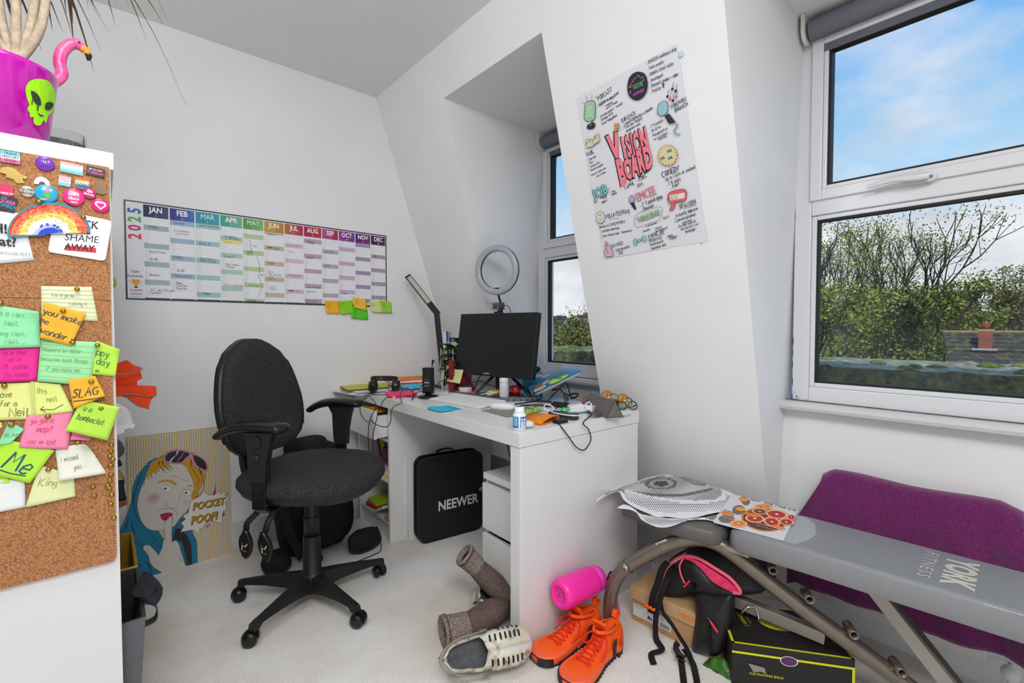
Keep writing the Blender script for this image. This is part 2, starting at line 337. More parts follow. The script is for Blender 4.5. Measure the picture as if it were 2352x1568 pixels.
# ---- windows ----
upvc=mat('#dcdde0',.28,name='white_upvc',spec=.5); seal=mat('#1a1817',.6); dirt=mat('#6b5a50',.9,h2='#2d2624',scale=60); glassm=clear_glass('window_glass',haze=(.12,(.36,.42,.46)))
def window(idx,ya,yb):
    xf=XW-.015; W=thing('window_%d'%idx,None,None,(XW,(ya+yb)/2,.8),kind='structure')
    z0,z1_,zm=.80,ZD-.012,1.515
    g=G().m(upvc)   # outer frame with stepped face
    for (ua,ub,fa,fb) in ((ya,yb,z0,z1_),):
        t=.055
        g.box(xf+.01,yb,z0,xf+.09,yb+t,z1_); g.box(xf+.01,ya-t,z0,xf+.09,ya,z1_)
        g.box(xf+.01,yb+t,z0,xf+.09,ya-t,z0+t); g.box(xf+.01,yb+t,z1_-t,xf+.09,ya-t,z1_)
        g.box(xf+.008,yb+t,zm-.03,xf+.088,ya-t,zm+.03)
    g.build('window_frame',W,bev=.004)
    g=G().m(upvc)   # top-hung sash stands proud
    t=.036; a,b_,c,d=ya-.052,yb+.052,zm+.022,z1_-.052
    g.box(xf-.004,b_,c,xf+.06,b_+t,d); g.box(xf-.004,a-t,c,xf+.06,a,d); g.box(xf-.004,b_+t,c,xf+.06,a-t,c+t); g.box(xf-.004,b_+t,d-t,xf+.06,a-t,d)
    t2=.014; a2,b2,c2,d2=a-t,b_+t,c+t,d-t
    g.box(xf+.003,b2,c2,xf+.05,b2+t2,d2); g.box(xf+.003,a2-t2,c2,xf+.05,a2,d2); g.box(xf+.003,b2+t2,c2,xf+.05,a2-t2,c2+t2); g.box(xf+.003,b2+t2,d2-t2,xf+.05,a2-t2,d2)
    g.build('sash',W,bev=.003)
    g=G().m(upvc); t2=.016; a3,b3,c3,d3=ya-.055,yb+.055,z0+.055,zm-.03
    g.box(xf+.018,b3,c3,xf+.06,b3+t2,d3); g.box(xf+.018,a3-t2,c3,xf+.06,a3,d3); g.box(xf+.018,b3+t2,c3,xf+.06,a3-t2,c3+t2); g.box(xf+.018,b3+t2,d3-t2,xf+.06,a3-t2,d3)
    g.build('glazing_bead',W,bev=.003)
    g=G().m(seal); k=.008
    for (p,q_,r_,s_,dx) in ((a2-.014,b2+.014,c2+.014,d2-.014,.0),(a3-t2,b3+t2,c3+t2,d3-t2,.012)):
        g.box(xf+.012+dx,q_,r_,xf+.05,q_+k,s_); g.box(xf+.012+dx,p-k,r_,xf+.05,p,s_); g.box(xf+.012+dx,q_+k,r_,xf+.05,p-k,r_+k); g.box(xf+.012+dx,q_+k,s_-k,xf+.05,p-k,s_)
    g.build('rubber_seal',W)
    g=G().m(glassm)
    for (p,q_,r_,s_) in ((a2-.014,b2+.014,c2+.014,d2-.014),(a3-t2,b3+t2,c3+t2,d3-t2)): g.quad((xf+.04,p,r_),(xf+.04,q_,r_),(xf+.04,q_,s_),(xf+.04,p,s_))
    g.build('glass_pane',W)
    g=G().m(dirt)   # mouldy joint between sill and frame, and up the cheek
    g.box(XW-.012,yb,.797,XW+.004,ya,.802)
    rr=random.Random(idx)
    P=[V((XW-.003,ya-.002+rr.uniform(-.0012,.0012),.803+z*.022)) for z in range(60)]
    g.tube(P,[max(.0002,rr.gauss(.0009,.0008)*(1.6 if z<14 else .8 if z<40 else .5)) for z in range(60)],5)
    for i in range(30): s_=rr.uniform(.001,.003); y=ya-abs(rr.gauss(0,.02)); z=.802+abs(rr.gauss(0,.012)); g.box(XW-.0065,y,z,XW,y+s_,z+s_)
    g.build('mould_stain',W)
    return W
W2=window(2,.636,-.60); W1=window(1,e1l(1.5)-.004,1.322)
# handle on window 2 sash rail
hm=mat('#d8d8d8',.3)
g=G().m(hm); hp=PX(2108,418,XW-.02); g.T=frame((XW-.019,hp.y,1.545),(0,-1,0),(0,0,1))
g.rbox(-.03,-.014,0,.045,.014,.012,.012); g.tube([(0,0,.012),(0,0,.028)],.011,12); g.tube(smooth([(.03,0,.028),(-.01,.002,.034),(-.06,.006,.036),(-.125,-.002,.03)],4),[.011,.011,.012,.012,.012,.011,.011,.010,.009,.008,.008,.007,.006],10,flat=(1,.6))
g.m(mat('#8a8a88',.3,metal=1)); g.lathe([(.005,0),(.005,.0135)],10,(.033,0,0)); g.lathe([(.006,0),(.006,.031)],10,(0,0,0))
g.build('window_handle',W2)
# sills
g=G().m(upvc)
def sill(yb,ya,name):
    g=G().m(mat('#cfcfcd',.35)); prof=[(XW+.02,.80),(XW-.045,.80),(XW-.054,.793),(XW-.057,.782),(XW-.054,.771),(XW-.045,.764),(XW-.02,.764),(XW+.02,.760)]
    g.rings([[(x,y,z) for x,z in prof] for y in (ya,yb)],sm=False)
    return structure(g,name)
sill(e2r(.78)-.0,e2l(.78),'window_2_sill'); sill(e1r(.78),e1l(.78),'window_1_sill')
# roller blinds
def blind(ya,yb,label):
    x,z,r_=XW-.045,ZD-.052,.036
    B=thing('roller_blind',label,'roller blind',(x,(ya+yb)/2,z-.04),'grey roller blinds over the windows')
    cl=mat('#6e7079',.8,vary=.04,scale=200)
    Rx=Matrix.Rotation(R(90),3,'X')
    g=G().m(cl); g.lathe([(r_,yb+.02),(r_,ya-.02)],28,(x,0,z),Matrix(((1,0,0),(0,0,1),(0,-1,0)))); g.build('roll',B)
    g=G().m(mat('#65676f',.8)); g.box(x+r_-.004,yb+.03,z-.075,x+r_,ya-.03,z+.005); g.build('blind_cloth',B)
    for y,d in ((ya-.006,-1),(yb+.006,1)):
        g=G().m(mat('#d9d9d6',.35)); P=[(r_+.006)*math.cos(R(a)) for a in range(180,361,12)]; Q=[(r_+.006)*math.sin(R(a)) for a in range(180,361,12)]
        ring=[(x+p,z+q) for p,q in zip(P,Q)]+[(x+r_+.006,z+.05),(x-r_-.006,z+.05)]
        g.rings([[(a,y+e_,b_) for a,b_ in ring] for e_ in (-.006,.006)],sm=False); g.build('end_bracket',B)
    return B
blind(e2l(2.14)-.012,e2r(2.14)+.012,'dark grey rolled-up roller blind above the large right window')
blind(e1l(2.14)-.012,e1r(2.14)+.012,'dark grey rolled-up roller blind above the narrow window behind the monitor')
# clamp the slope so it never runs outside the dormer line (done in sx above)
WHT=mat('#e2e2e1',.32,name='white_laminate',vary=.01,scale=5); WED=mat('#dededc',.4)
BLK=mat('#1b1b1c',.42,vary=.1,scale=60,name='black_plastic'); BLKM=mat('#151516',.3)
# =================== DESK ===================
DT=Matrix.Translation((1.015,1.122,0))@Matrix.Rotation(R(-1.35),4,'Z')   # local x = depth towards window wall, y = along the front
DW,DD=1.405,.655
def dl(x,y,z=.73): return DT@V((x,y,z))
desk=thing('desk','white laminate desk under the clutter, with drawer and shelves at its left end','desk',dl(DD/2,DW/2,0))
g=G().m(WHT); g.T=DT; g.box(0,0,.682,DD,DW,.73); g.build('desktop',desk,bev=.0015)
g=G().m(WHT); g.T=DT; g.box(.004,.002,0,DD-.004,.052,.6805); g.build('side_panel',desk,bev=.0015)
g=G().m(WHT); g.T=DT; g.box(.018,1.005,0,DD-.01,1.023,.681); g.build('side_panel',desk,bev=.001)
g=G().m(WHT); g.T=DT; g.box(.018,DW-.02,0,DD-.01,DW-.002,.681); g.build('side_panel',desk,bev=.001)
g=G().m(WHT); g.T=DT; g.box(.024,1.0235,.295,DD-.03,DW-.0205,.312); g.build('shelf',desk)
g=G().m(WHT); g.T=DT; g.box(.024,1.0235,.085,DD-.03,DW-.0205,.102); g.build('shelf',desk)
g=G().m(WHT); g.T=DT; g.box(.04,1.0235,.0,.055,DW-.0205,.084); g.build('plinth',desk)
g=G().m(WHT); g.T=DT; g.box(.024,1.0235,.500,DD-.03,DW-.0205,.517); g.build('shelf',desk)
g=G().m(WHT); g.T=DT; g.box(DD-.03,1.0235,.0,DD-.024,DW-.0205,.68); g.box(DD-.03,.0525,.35,DD-.024,1.0045,.68); g.build('back_panel',desk)
dr=G().m(WHT); dr.T=DT; dr.box(-.052,1.028,.527,-.034,DW-.024,.665); dr=dr.build('drawer',desk,bev=.001)
g=G().m(WHT); g.T=DT; g.box(-.034,1.038,.53,.5,1.05,.64); g.box(-.034,DW-.046,.53,.5,DW-.034,.64); g.box(-.034,1.05,.53,.5,DW-.046,.536); g.build('drawer_box',dr)
# low white panel standing beside the kneehole
g=G().m(WHT); g.box(1.150,2.100,0,1.60,2.116,.41); g.build('board',None,'plain white board standing upright against the inside of the desk','board',bev=.001)
# drawer unit under the right end
U=thing('drawer_unit','small white two-drawer unit under the right end of the desk','drawer unit',(1.36,1.32,0))
UT=DT@Matrix.Translation((.105,.0565,0)); ux,uy=.50,.285
g=G().m(WHT); g.T=UT; g.box(0,0,.478,ux,uy,.502); g.build('top_panel',U,bev=.001)
g=G().m(WHT); g.T=UT; g.box(.014,.001,0,ux,.015,.477); g.box(.014,uy-.015,0,ux,uy-.001,.477); g.box(.03,.015,0,ux,uy-.015,.02); g.box(ux-.01,.015,.02,ux,uy-.015,.477); g.box(.02,.016,.45,.03,uy-.016,.4775); g.build('carcass',U)
for z0,z1_ in ((.283,.462),(.09,.262)):
    g=G().m(WHT); g.T=UT; g.box(-.006,.001,z0,.012,uy-.001,z1_); d=g.build('drawer',U,bev=.001)
    g=G().m(mat('#bdbdbb',.4)); g.T=UT; g.box(.012,.02,z0+.01,.3,.03,z1_-.03); g.box(.012,uy-.03,z0+.01,.3,uy-.02,z1_-.03); g.build('drawer_box',d)
# =================== OFFICE CHAIR ===================
CH=Matrix.Translation((.606,1.890,0))@Matrix.Rotation(R(-51),4,'Z')
FAB=mat('#1c1b1e',.95,vary=.35,scale=170,bump=.4,name='charcoal_chair_fabric',h2='#39383b')
chair=thing('office_chair','black office swivel chair with charcoal fabric seat and armrests, facing the desk','chair',(.606,1.890,0))
g=G().m(BLK); g.T=CH
def ringz(rx,ry,cx,z,n=40,p=2.5,egg=0):
    out=[]
    for k in range(n):
        a=2*pi*k/n; c,s_=math.cos(a),math.sin(a); x=math.copysign(abs(c)**(2/p),c); y=math.copysign(abs(s_)**(2/p),s_)
        out.append((cx+rx*x,ry*y*(1-egg*x),z-.027*(max(0,x)*min(1,rx/.23))**3))
    return out
g.rings([ringz(.13,.15,.02,.455),ringz(.21,.23,.02,.462),ringz(.232,.25,.02,.480),ringz(.238,.256,.02,.497)]); g.build('seat_shell',chair)
g=G().m(FAB); g.T=CH
g.rings([ringz(.239,.257,.02,.495),ringz(.247,.263,.02,.506),ringz(.245,.261,.02,.524),ringz(.232,.249,.02,.538),ringz(.20,.215,.02,.545),ringz(.12,.13,.02,.546),ringz(.04,.04,.02,.545)]); g.build('seat',chair)
# backrest, curved panel with rounded outline
def bw(z):
    P=[(.575,.09),(.59,.14),(.62,.18),(.66,.203),(.72,.218),(.78,.218),(.84,.207),(.90,.187),(.95,.163),(.99,.132),(1.02,.082),(1.038,.04),(1.043,.012)]
    for (a,b_),(c,d) in zip(P,P[1:]):
        if z<=c: return b_+(d-b_)*max(0,(z-a)/(c-a))
    return .01
BZ=[.575,.582,.59,.605,.62,.64,.66,.70,.74,.78,.82,.86,.90,.93,.96,.99,1.005,1.02,1.03,1.038,1.043]
def back(th0,th1,inset,zs=BZ):
    fr=[];bk=[]
    for z in zs:
        zz=z+(0 if inset==0 else (0.012 if z<.7 else -.012)*(1 if abs(z-.8)>.15 else 0)); w_=max(.004,bw(z)-inset); rf=[];rb=[]
        for k in range(17):
            u=-1+2*k/16; y=u*w_; lean=-.186-.06*((z-.6)/.44)-.012*math.sin((z-.6)*7); bow=.30*y*y*2.2; puff=.018*(1-abs(u)**4)*(1 if th0 else 0)*min(1,(1.045-z)/.05)*min(1,(z-.57)/.04)
            rf.append((lean+bow+th0+puff,y,zz)); rb.append((lean+bow+th1,y,zz))
        fr.append(rf+rb[::-1])
    return fr
g=G().m(FAB); g.T=CH; g.rings(back(.012,-.012,.004)); g.build('backrest',chair)
g=G().m(BLK); g.T=CH; g.rings(back(-.0125,-.038,-.002)); g.build('backrest_shell',chair)
g=G().m(BLK); g.T=CH; g.strap(smooth([(-.26,0,.70),(-.275,0,.60),(-.26,0,.50),(-.21,0,.455),(-.1,0,.452),(0,0,.452)],5),.085,.022,(0,1,0)); g.build('back_support',chair)
g=G().m(BLK); g.T=CH; g.box(-.12,-.09,.415,.1,.09,.456); g.build('tilt_mechanism',chair,bev=.008)
# armrests
for s_ in (1,-1):
    yy=.262*s_; xo=-.022
    g=G().m(BLKM); g.T=CH
    pts=smooth([(.105+xo,yy,.735),(.07+xo,yy,.741),(0+xo,yy,.744),(-.07+xo,yy,.738),(-.12+xo,yy,.722),(-.155+xo,yy,.70)],5)
    n_=len(pts); rr=[.010+.030*min(1,(i+.5)/3)*(1 if i<n_*.6 else 1-.45*((i-n_*.6)/(n_*.4))) for i in range(n_)]; rr[-1]=.008
    g.tube(pts,rr,16,flat=(1,.46),upv=(0,0,1)); arm=g.build('armrest',chair)
    g=G().m(BLK); g.T=CH
    def sec(x0,x1,yc,t,z): return [(x0,yc-t,z),(x1,yc-t,z),(x1,yc+t,z),(x0,yc+t,z)]
    g.rings([sec(-.055+xo,.062+xo,yy,.013,.724),sec(-.035+xo,.05+xo,yy,.014,.69),sec(-.032+xo,.036+xo,yy,.015,.62),sec(-.026+xo,.032+xo,yy,.016,.555)],sm=False)
    g.lathe([(.016,0),(.016,.004),(.012,.007)],16,(0+xo,yy+.015*s_,.635),Matrix.Rotation(R(-90*s_),3,'X')); g.lathe([(.022,0),(.022,.004)],20,(xo,yy+.015*s_,.69),Matrix.Rotation(R(-90*s_),3,'X'))
    g.build('arm_upright',chair,bev=.003)
    g=G().m(mat('#0e0e0f',.35)); g.T=CH
    g.strap([(xo,yy,.56),(xo,yy,.50),(xo,yy,.462),(xo,yy-.03*s_,.440),(xo,yy-.12*s_,.438),(xo,yy-.2*s_,.438)],.05,.010,(1,0,0)); g.build('arm_bracket',chair,bev=.002)
# control levers on the near side
for q_,(x0,y0,x1,y1,zl) in enumerate(((-.03,-.17,-.035,-.205,.315),(-.09,-.165,-.115,-.20,.315))):
    g=G().m(BLK); g.T=CH
    P=smooth([(x0,y0,.445),(x0,y0-.01,.42),(x1,y1-.005,.385),(x1,y1-.01,.36)],4)
    for i in range(len(P)-1):
        g.tube([P[i],P[i+1]],[.011,.009],10)
    g.build('lever_gaiter',chair)
    g=G().m(BLKM); g.T=CH@Matrix.Translation((x1,y1-.014,zl))@Matrix.Rotation(R(8),4,'X')@Matrix.Rotation(R(6 if q_ else -4),4,'Y')
    n_=20
    def pad(k,t): return [((.010+.021*math.sin(pi*min(1,max(0,(i_))))**.0*0+.0)*0+x,t,z) for x,z,i_ in k]
    OUT=[(.0,-.062),(.012,-.052),(.022,-.03),(.027,-.004),(.024,.02),(.014,.038),(.008,.052),(-.008,.052),(-.014,.038),(-.024,.02),(-.027,-.004),(-.022,-.03),(-.012,-.052)]
    g.rings([[(x*.8,.008,z*.9) for x,z in OUT],[(x,.003,z) for x,z in OUT],[(x,-.004,z) for x,z in OUT],[(x*.82,-.009,z*.88) for x,z in OUT]])
    M0=g.T; g.T=M0@frame((0,-.0092,-.008),(1,0,0),(0,0,1)); g.L().line([(-.010,-.016),(-.008,.004),(.003,.000),(.012,.012)],.004,'#c8d4d0'); g.circ(-.008,.012,.003,'#3d8a72'); g.text('LIFT',.002,-.018,.006,'#c8d4d0')
    g.build('lever_paddle',chair)
# gas column with telescopic cover
g=G().m(BLK); g.T=CH
g.lathe([(.026,.45),(.026,.33)],24); g.lathe([(.029,.335),(.029,.255),(.027,.255)],24); g.lathe([(.033,.26),(.034,.12),(.036,.118),(.040,.105),(.04,.09)],24); g.build('gas_column',chair)
# five star base: each spoke an own part
for k in range(5):
    a=139+72*k+51
    M=CH@Matrix.Rotation(R(a),4,'Z')
    g=G().m(BLK); g.T=M
    def sq(x,w_,zt,zb): return [(x,-w_,zb),(x,w_,zb),(x,w_*.72,zt-.006),(x,w_*.4,zt),(x,-w_*.4,zt),(x,-w_*.72,zt-.006)]
    g.rings([sq(.0,.040,.112,.052),sq(.05,.030,.112,.052),(sq(.10,.024,.108,.060)),sq(.18,.019,.098,.066),sq(.255,.016,.086,.066),sq(.272,.016,.084,.052),sq(.289,.015,.080,.052)],sm=False)
    sp=g.build('base_spoke',chair,bev=.002)
    g=G().m(BLKM); sw=(35,-60,20,100,60)[k]
    g.T=M@Matrix.Translation((.277,0,0))@Matrix.Rotation(R(sw),4,'Z')
    AX=Matrix(((1,0,0),(0,0,1),(0,-1,0)))
    for s_ in (-1,1): g.lathe([(.006,.006),(.020,.006),(.024,.009),(.025,.016),(.022,.023),(.010,.026)],22,(.012,0,.026),AX if s_>0 else Matrix(((1,0,0),(0,0,-1),(0,1,0))))
    hood=[[(.012+.028*math.cos(t_),y,.026+.028*math.sin(t_)) for t_ in [R(-20+i*14) for i in range(15)]] for y in (-.007,.007)]
    g.rings(hood,cap=True,sm=False)
    g.tube([(0,0,.045),(0,0,.068)],.008,10)
    g.build('castor',chair)
g=G().m(BLK); g.T=CH; g.lathe([(.044,.05),(.046,.08),(.044,.112),(.038,.118)],24); g.lathe([(.018,.03),(.02,.05)],16); g.build('base_hub',chair)
def mapper(T,ox=0,oy=0,s=1):
    p=T.translation; n=V(T.col[2][:3]); iv=T.inverted()
    def f(x,y): q=iv@PP(ox+x/s,oy+y/s,p,n); return (q.x,q.y)
    return f
def pp(f,st,cl=0):
    P=[tuple(float(a) for a in t.split(',')) for t in st.split()]
    if cl: P=[(p.x,p.y) for p in smooth([(a,b,0) for a,b in P],cl)]
    return [f(*p) for p in P]
# =================== CUBE SHELF UNIT (white end panel towards us) ===================
KX0,KX1,KY0,KY1=-.368,.021,1.403,2.523
kall=thing('shelf_unit','tall white cube shelving unit at the left with cork boards on its end panel','shelf',((KX0+KX1)/2,(KY0+KY1)/2,0))
g=G().m(WHT); g.box(KX0,KY0,1.432,KX1+.006,KY1,1.47); g.build('top_board',kall,bev=.001)
for y in (KY0,KY1-.038): g=G().m(WHT); g.box(KX0,y,0,KX1,y+.038,1.4315); g.build('side_panel',kall,bev=.001)
g=G().m(WHT); g.box(KX0,KY0+.0385,0,KX1,KY1-.0385,.038); g.build('bottom_board',kall)
cols=[KY0+.038+i*.353 for i in range(3)]; rows=[.038,.389,.740,1.091]
for z in rows[1:]: g=G().m(WHT); g.box(KX0,KY0+.0385,z-.016,KX1-.002,KY1-.0385,z); g.build('shelf_board',kall)
for y in cols[1:]:
    g=G().m(WHT); 
    for z in rows: g.box(KX0,y-.016,z+.0003,KX1-.003,y,z+.3345)
    g.build('divider',kall)
# cork boards on the end panel
corkm=bpy.data.materials.new('cork'); corkm.use_nodes=True; n=corkm.node_tree; b=n.nodes['Principled BSDF']; b.inputs['Roughness'].default_value=.85
t=n.nodes.new('ShaderNodeTexCoord'); z1=n.nodes.new('ShaderNodeTexNoise'); z1.inputs['Scale'].default_value=330; z1.inputs['Detail'].default_value=4; z1.inputs['Roughness'].default_value=.6
v1=n.nodes.new('ShaderNodeTexVoronoi'); v1.inputs['Scale'].default_value=380
q=n.nodes.new('ShaderNodeValToRGB'); q.color_ramp.elements[0].position=.33; q.color_ramp.elements[0].color=(*lin('#7f4f30'),1); q.color_ramp.elements[1].position=.62; q.color_ramp.elements[1].color=(*lin('#c08d60'),1)
k=q.color_ramp.elements.new(.48); k.color=(*lin('#a87044'),1)
mxx=n.nodes.new('ShaderNodeMixRGB'); mxx.inputs[0].default_value=.16; n.links.new(t.outputs['Object'],z1.inputs[0]); n.links.new(t.outputs['Object'],v1.inputs[0]); n.links.new(z1.outputs[0],mxx.inputs[1]); n.links.new(v1.outputs['Color'],mxx.inputs[2]); n.links.new(mxx.outputs[0],q.inputs[0]); n.links.new(q.outputs[0],b.inputs['Base Color'])
bu=n.nodes.new('ShaderNodeBump'); bu.inputs['Strength'].default_value=.5; bu.inputs['Distance'].default_value=.002; n.links.new(z1.outputs[0],bu.inputs['Height']); n.links.new(bu.outputs[0],b.inputs['Normal'])
CY_=1.3925
for z0,z1_,lb in ((1.1365,1.434,'upper cork pinboard on the shelf end, covered in badges and a sequin rainbow'),(.541,1.1355,'lower cork pinboard on the shelf end, covered in coloured sticky notes')):
    g=G().m(corkm)
    P=[(-.34,z0),(.004,z0),(.011,z0+.002),(.015,z0+.010),(.016,z1_),(-.34,z1_)] if z0<1 else [(-.34,z0),(.016,z0),(.019,z1_),(-.34,z1_)]
    g.T=frame((0,CY_,0),(1,0,0),(0,0,1)); g.prism(P,-.010,0); g.build('pinboard',None,lb,'pinboard')
TC=frame((0,CY_,0),(1,0,0),(0,0,1)); mC=mapper(TC)
brass=mat('#b08d3c',.25,metal=1,name='brass')
PINS=[0]
def pin(x,y,label,grp=None,lift=.0,shape=0):
    u,v_=mC(x,y); T=TC@Matrix.Translation((u,v_,lift))
    g=G().m(brass); g.T=T@Matrix.Rotation(R(random.uniform(-14,14)),4,'X')
    g.lathe([(.0048,.0),(.0050,.0008),(.0040,.0024),(.0022,.0034),(.0005,.0037)],14)
    g.tube([(0,0,.0005),(0,0,-max(.003,lift))],.0006,6)
    return g.build('drawing_pin',None,label,'drawing pin',group=grp or 'brass drawing pins holding up the notes')
# ---- sticky notes : corners TL TR BR BL in photo pixels on the board plane ----
def note(cs,h,label,lines=(),lift=.001,curl=.004,ink='#3a4046',grp='sticky notes pinned to the lower cork board',cat='sticky note',name='sticky_note',T=TC,ruled=False,fold=None,f=None,marks=(),cw=.8):
    f=f or mapper(T); P=[V((*f(*c),0)) for c in cs]; TL,TR,BR,BL=P
    g=G(); g.T=T; m_=mat(h,.7,vary=.02,scale=30)
    def L_(u,v): return lift+curl*(1-v)**2.2*(.6+.4*math.sin(u*2.6+.4+hash_(label)%3))+.0010*(1+math.sin(u*5+hash_(label)))
    def q(u,v,e=0):
        p=BL.lerp(BR,u).lerp(TL.lerp(TR,u),v); z=L_(u,v)
        if fold: z+=fold*.5*max(0,u+v-1.6)**2*8
        return (p.x,p.y,z+e)
    g.m(m_); g.grid(lambda u,v:q(u,v),10,10)
    if ruled:
        g.m(mat('#9fb8b0',.7))
        for k in range(1,8): v=k/8; g.add([q(a/8,v+e,.0004) for a in range(9) for e in(0,.012)],[(2*a,2*a+2,2*a+3,2*a+1) for a in range(8)])
    W=(BR-BL).length; H=(TL-BL).length
    for (t,u,v,sz,*rest) in lines:
        rot=R(rest[0]) if rest else 0; wt=rest[1] if len(rest)>1 else .11; col=rest[2] if len(rest)>2 else ink
        h_=G(); h_.hand(t,0,0,sz,col,rot,wt,sx=cw)
        g.m(mat(col,.6)); vs=[]
        for (a,b_,c) in h_.v: vs.append(q(u+a/W,v+b_/H,.0006))
        g.add(vs,[f_ if True else f_ for f_ in h_.f])
    for (st,wd,col) in marks:
        h_=G(); h_.line([tuple(float(a) for a in t.split(',')) for t in st.split()],wd,col); g.m(mat(col,.6)); g.add([q(a,b_,.0007) for a,b_,c in h_.v],h_.f)
    return g.build(name,None,label,cat,grp,solid=.0004)
K=2.376  # crop scale of the close-ups used for reading coordinates
c2=lambda *a:[(a[i]/K,640+a[i+1]/K) for i in range(0,len(a),2)]
yl,gn,og,pk,mg,cr_='#e6ec9a','#8fe39a','#f6b42c','#f889ac','#e8258e','#eef0bd'
def nt_(a,h,lb,lines=(),**k): return note(c2(*a),h,'sticky note: '+lb if False else lb,lines,**k)
nt_((225,40,500,45,536,232,228,212),'#e9eec0','cream ruled note near the top of the lower board, faint pencil writing',[('I is in yo ou',.18,.68,.008),('Licking it',.5,.44,.008)],ruled=True,lift=.0012,curl=.001,ink='#8b9088')
nt_((-120,128,215,180,222,372,-120,382),'#93e8ab','large pale green note at the left edge with faded writing about Neil',[('is a Neil.',.3,.78,.011),('Neil.',.42,.55,.011),('long Neil.',.28,.30,.011),('Neil. .',.42,.1,.011)],lift=.004,ink='#74b487',fold=.02)
nt_((240,126,472,190,388,364,222,322),'#f5b52e','orange note reading You make me wonder',[('you make',.0,.68,.014,-4,.1),('me',-.06,.42,.013,-4,.1),('wonder x',-.02,.14,.0145,-6,.1)],lift=.006,curl=.008,ink='#2c3f5e')
nt_((-120,380,218,366,200,554,-120,566),'#ea2c96','magenta note at the left edge with faint writing',[('is a tiny',.4,.78,.009),('of it',.5,.58,.009),('(9) cutie',.38,.36,.011),('its items',.42,.12,.01)],lift=.002,ink='#c01a78')
nt_((224,330,532,345,500,582,205,558),'#a0e8a0','wide pale green note in the middle with faded pencil writing',[('Reward to smile',.04,.72,.009),('because such things',.02,.5,.009),('if you make me.',.12,.28,.009)],lift=.003,curl=.003,ink='#72b87c',ruled=True)
nt_((527,338,652,385,630,532,504,520),'#b9ea4a','lime note reading happy birthday, poking out past the board edge',[('ppy',.05,.6,.016,0,.1,'#2f7a52'),('day',.1,.32,.016,0,.1,'#2f7a52'),('xx',.1,.08,.008)],lift=.001,fold=.02)
nt_((180,560,330,575,404,722,192,748),'#e3ee8a','pale yellow note reading this next beside the orange SLAG note',[('this',.1,.66,.013),('neil',.36,.4,.013)],lift=.002,ink='#9aa34c',marks=[('.15,.18 .5,.14 .8,.28',.02,'#4a4a2e'),('.25,.26 .15,.18 .28,.1',.02,'#4a4a2e')])
nt_((-120,576,166,566,186,765,-120,772),'#e9ee92','pale yellow note at the left edge with a Neil signature',[('love',.36,.62,.013),('for a',.4,.38,.012),('Neil',.55,.1,.017)],lift=.003,ink='#7c8152')
nt_((372,548,520,528,575,636,402,706),'#efb52c','orange creased note reading SLAG',[('SLAG',.02,.36,.021,-14,.11)],lift=.006,ink='#2b2f3e',marks=[('.04,.24 .95,-.04',.03,'#2b2f3e')],curl=.006)
nt_((444,657,654,697,588,876,360,820),'#b6e64c','lime green note reading u a bomboclat',[('u a',.16,.68,.012,-2,.1),('bomboclat',.10,.40,.0125,-2,.1)],lift=.009,curl=.010,ink='#3d5a3a')
nt_((148,740,398,722,372,926,104,918),'#f88cae','pink note asking you got a map',[('yo got a',.12,.72,.011),('map?',.28,.46,.013),('coz im lost',.14,.12,.010)],lift=.004,ink='#d9487e')
nt_((398,832,502,860,488,880,384,874),'#f77ea4','small pink corner of a note hidden under the lime note',[],lift=.002,curl=.004)
nt_((52,776,136,818,64,890,-12,908),'#8fe0ab','small folded pale green note reading SLAG',[('SLAG',.15,.35,.009,18)],lift=.006,ink='#5f9c74')
nt_((20,870,300,932,166,1110,-60,1060),'#b8ef3f','bright lime note with ME written large in marker',[('Me',.2,.25,.036,-4,.085)],lift=.006,ink='#23587a',marks=[('.02,.2 .45,.14 .8,.16',.03,'#23587a')])
nt_((-120,990,40,1065,54,1110,-120,1130),'#c3f24a','lime note tucked under the ME note at the left edge',[],lift=.002)
nt_((302,925,470,890,582,1056,324,1092),'#e9eadb','crumpled off-white note reading i missed you',[('i missed',.1,.56,.011),('you :)',.36,.26,.011)],lift=.004,ink='#8d8f84',curl=.012,fold=.05)
nt_((215,1014,404,1070,412,1184,140,1242),'#e6edb0','pale yellow note at the bottom reading king',[('King',.12,.5,.019)],lift=.002,ink='#a9b077')
nt_((-120,1100,134,1090,140,1244,-120,1290),'#eef1f0','plain white note at the bottom left corner',[],lift=.001)
nt_((166,556,184,556,190,770,170,772),'#dfea88','narrow yellow strip of note between two yellow notes',[],lift=.0015,curl=.003)
nt_((-120,775,10,780,14,810,-120,842),'#dfea88','thin yellow note edge at the far left above the ME note',[],lift=.001,curl=.003)
def P2(x,y,lb,l=.006): return pin(x/K,640+y/K,lb,lift=l)
for x,y,lb in ((421,58,'brass drawing pin in the cream ruled note'),(346,176,'brass drawing pin in the orange wonder note'),(5,134,'brass drawing pin at the left edge in the large green note'),(398,348,'brass drawing pin in the wide green note'),(532,362,'brass drawing pin in the lime birthday note'),(498,560,'brass drawing pin in the orange SLAG note'),(27,582,'brass drawing pin in the left yellow note'),(552,705,'brass drawing pin in the lime bomboclat note'),(263,748,'brass drawing pin in the pink map note'),(66,793,'brass drawing pin in the small folded green note'),(425,890,'brass drawing pin in the crumpled white note'),(266,1035,'brass drawing pin in the king note')): P2(x,y,lb,.0085)
for i,(x,y) in enumerate(((608,905),(606,940),(600,968),(615,985),(604,1018),(606,1068),(600,1100),(588,1130),(598,1144),(610,1178),(508,1133),(514,1183),(605,1228),(622,1304))): pin(x/K,640+y/K,'spare brass drawing pin pushed into bare cork at the right edge','spare brass drawing pins',.001)
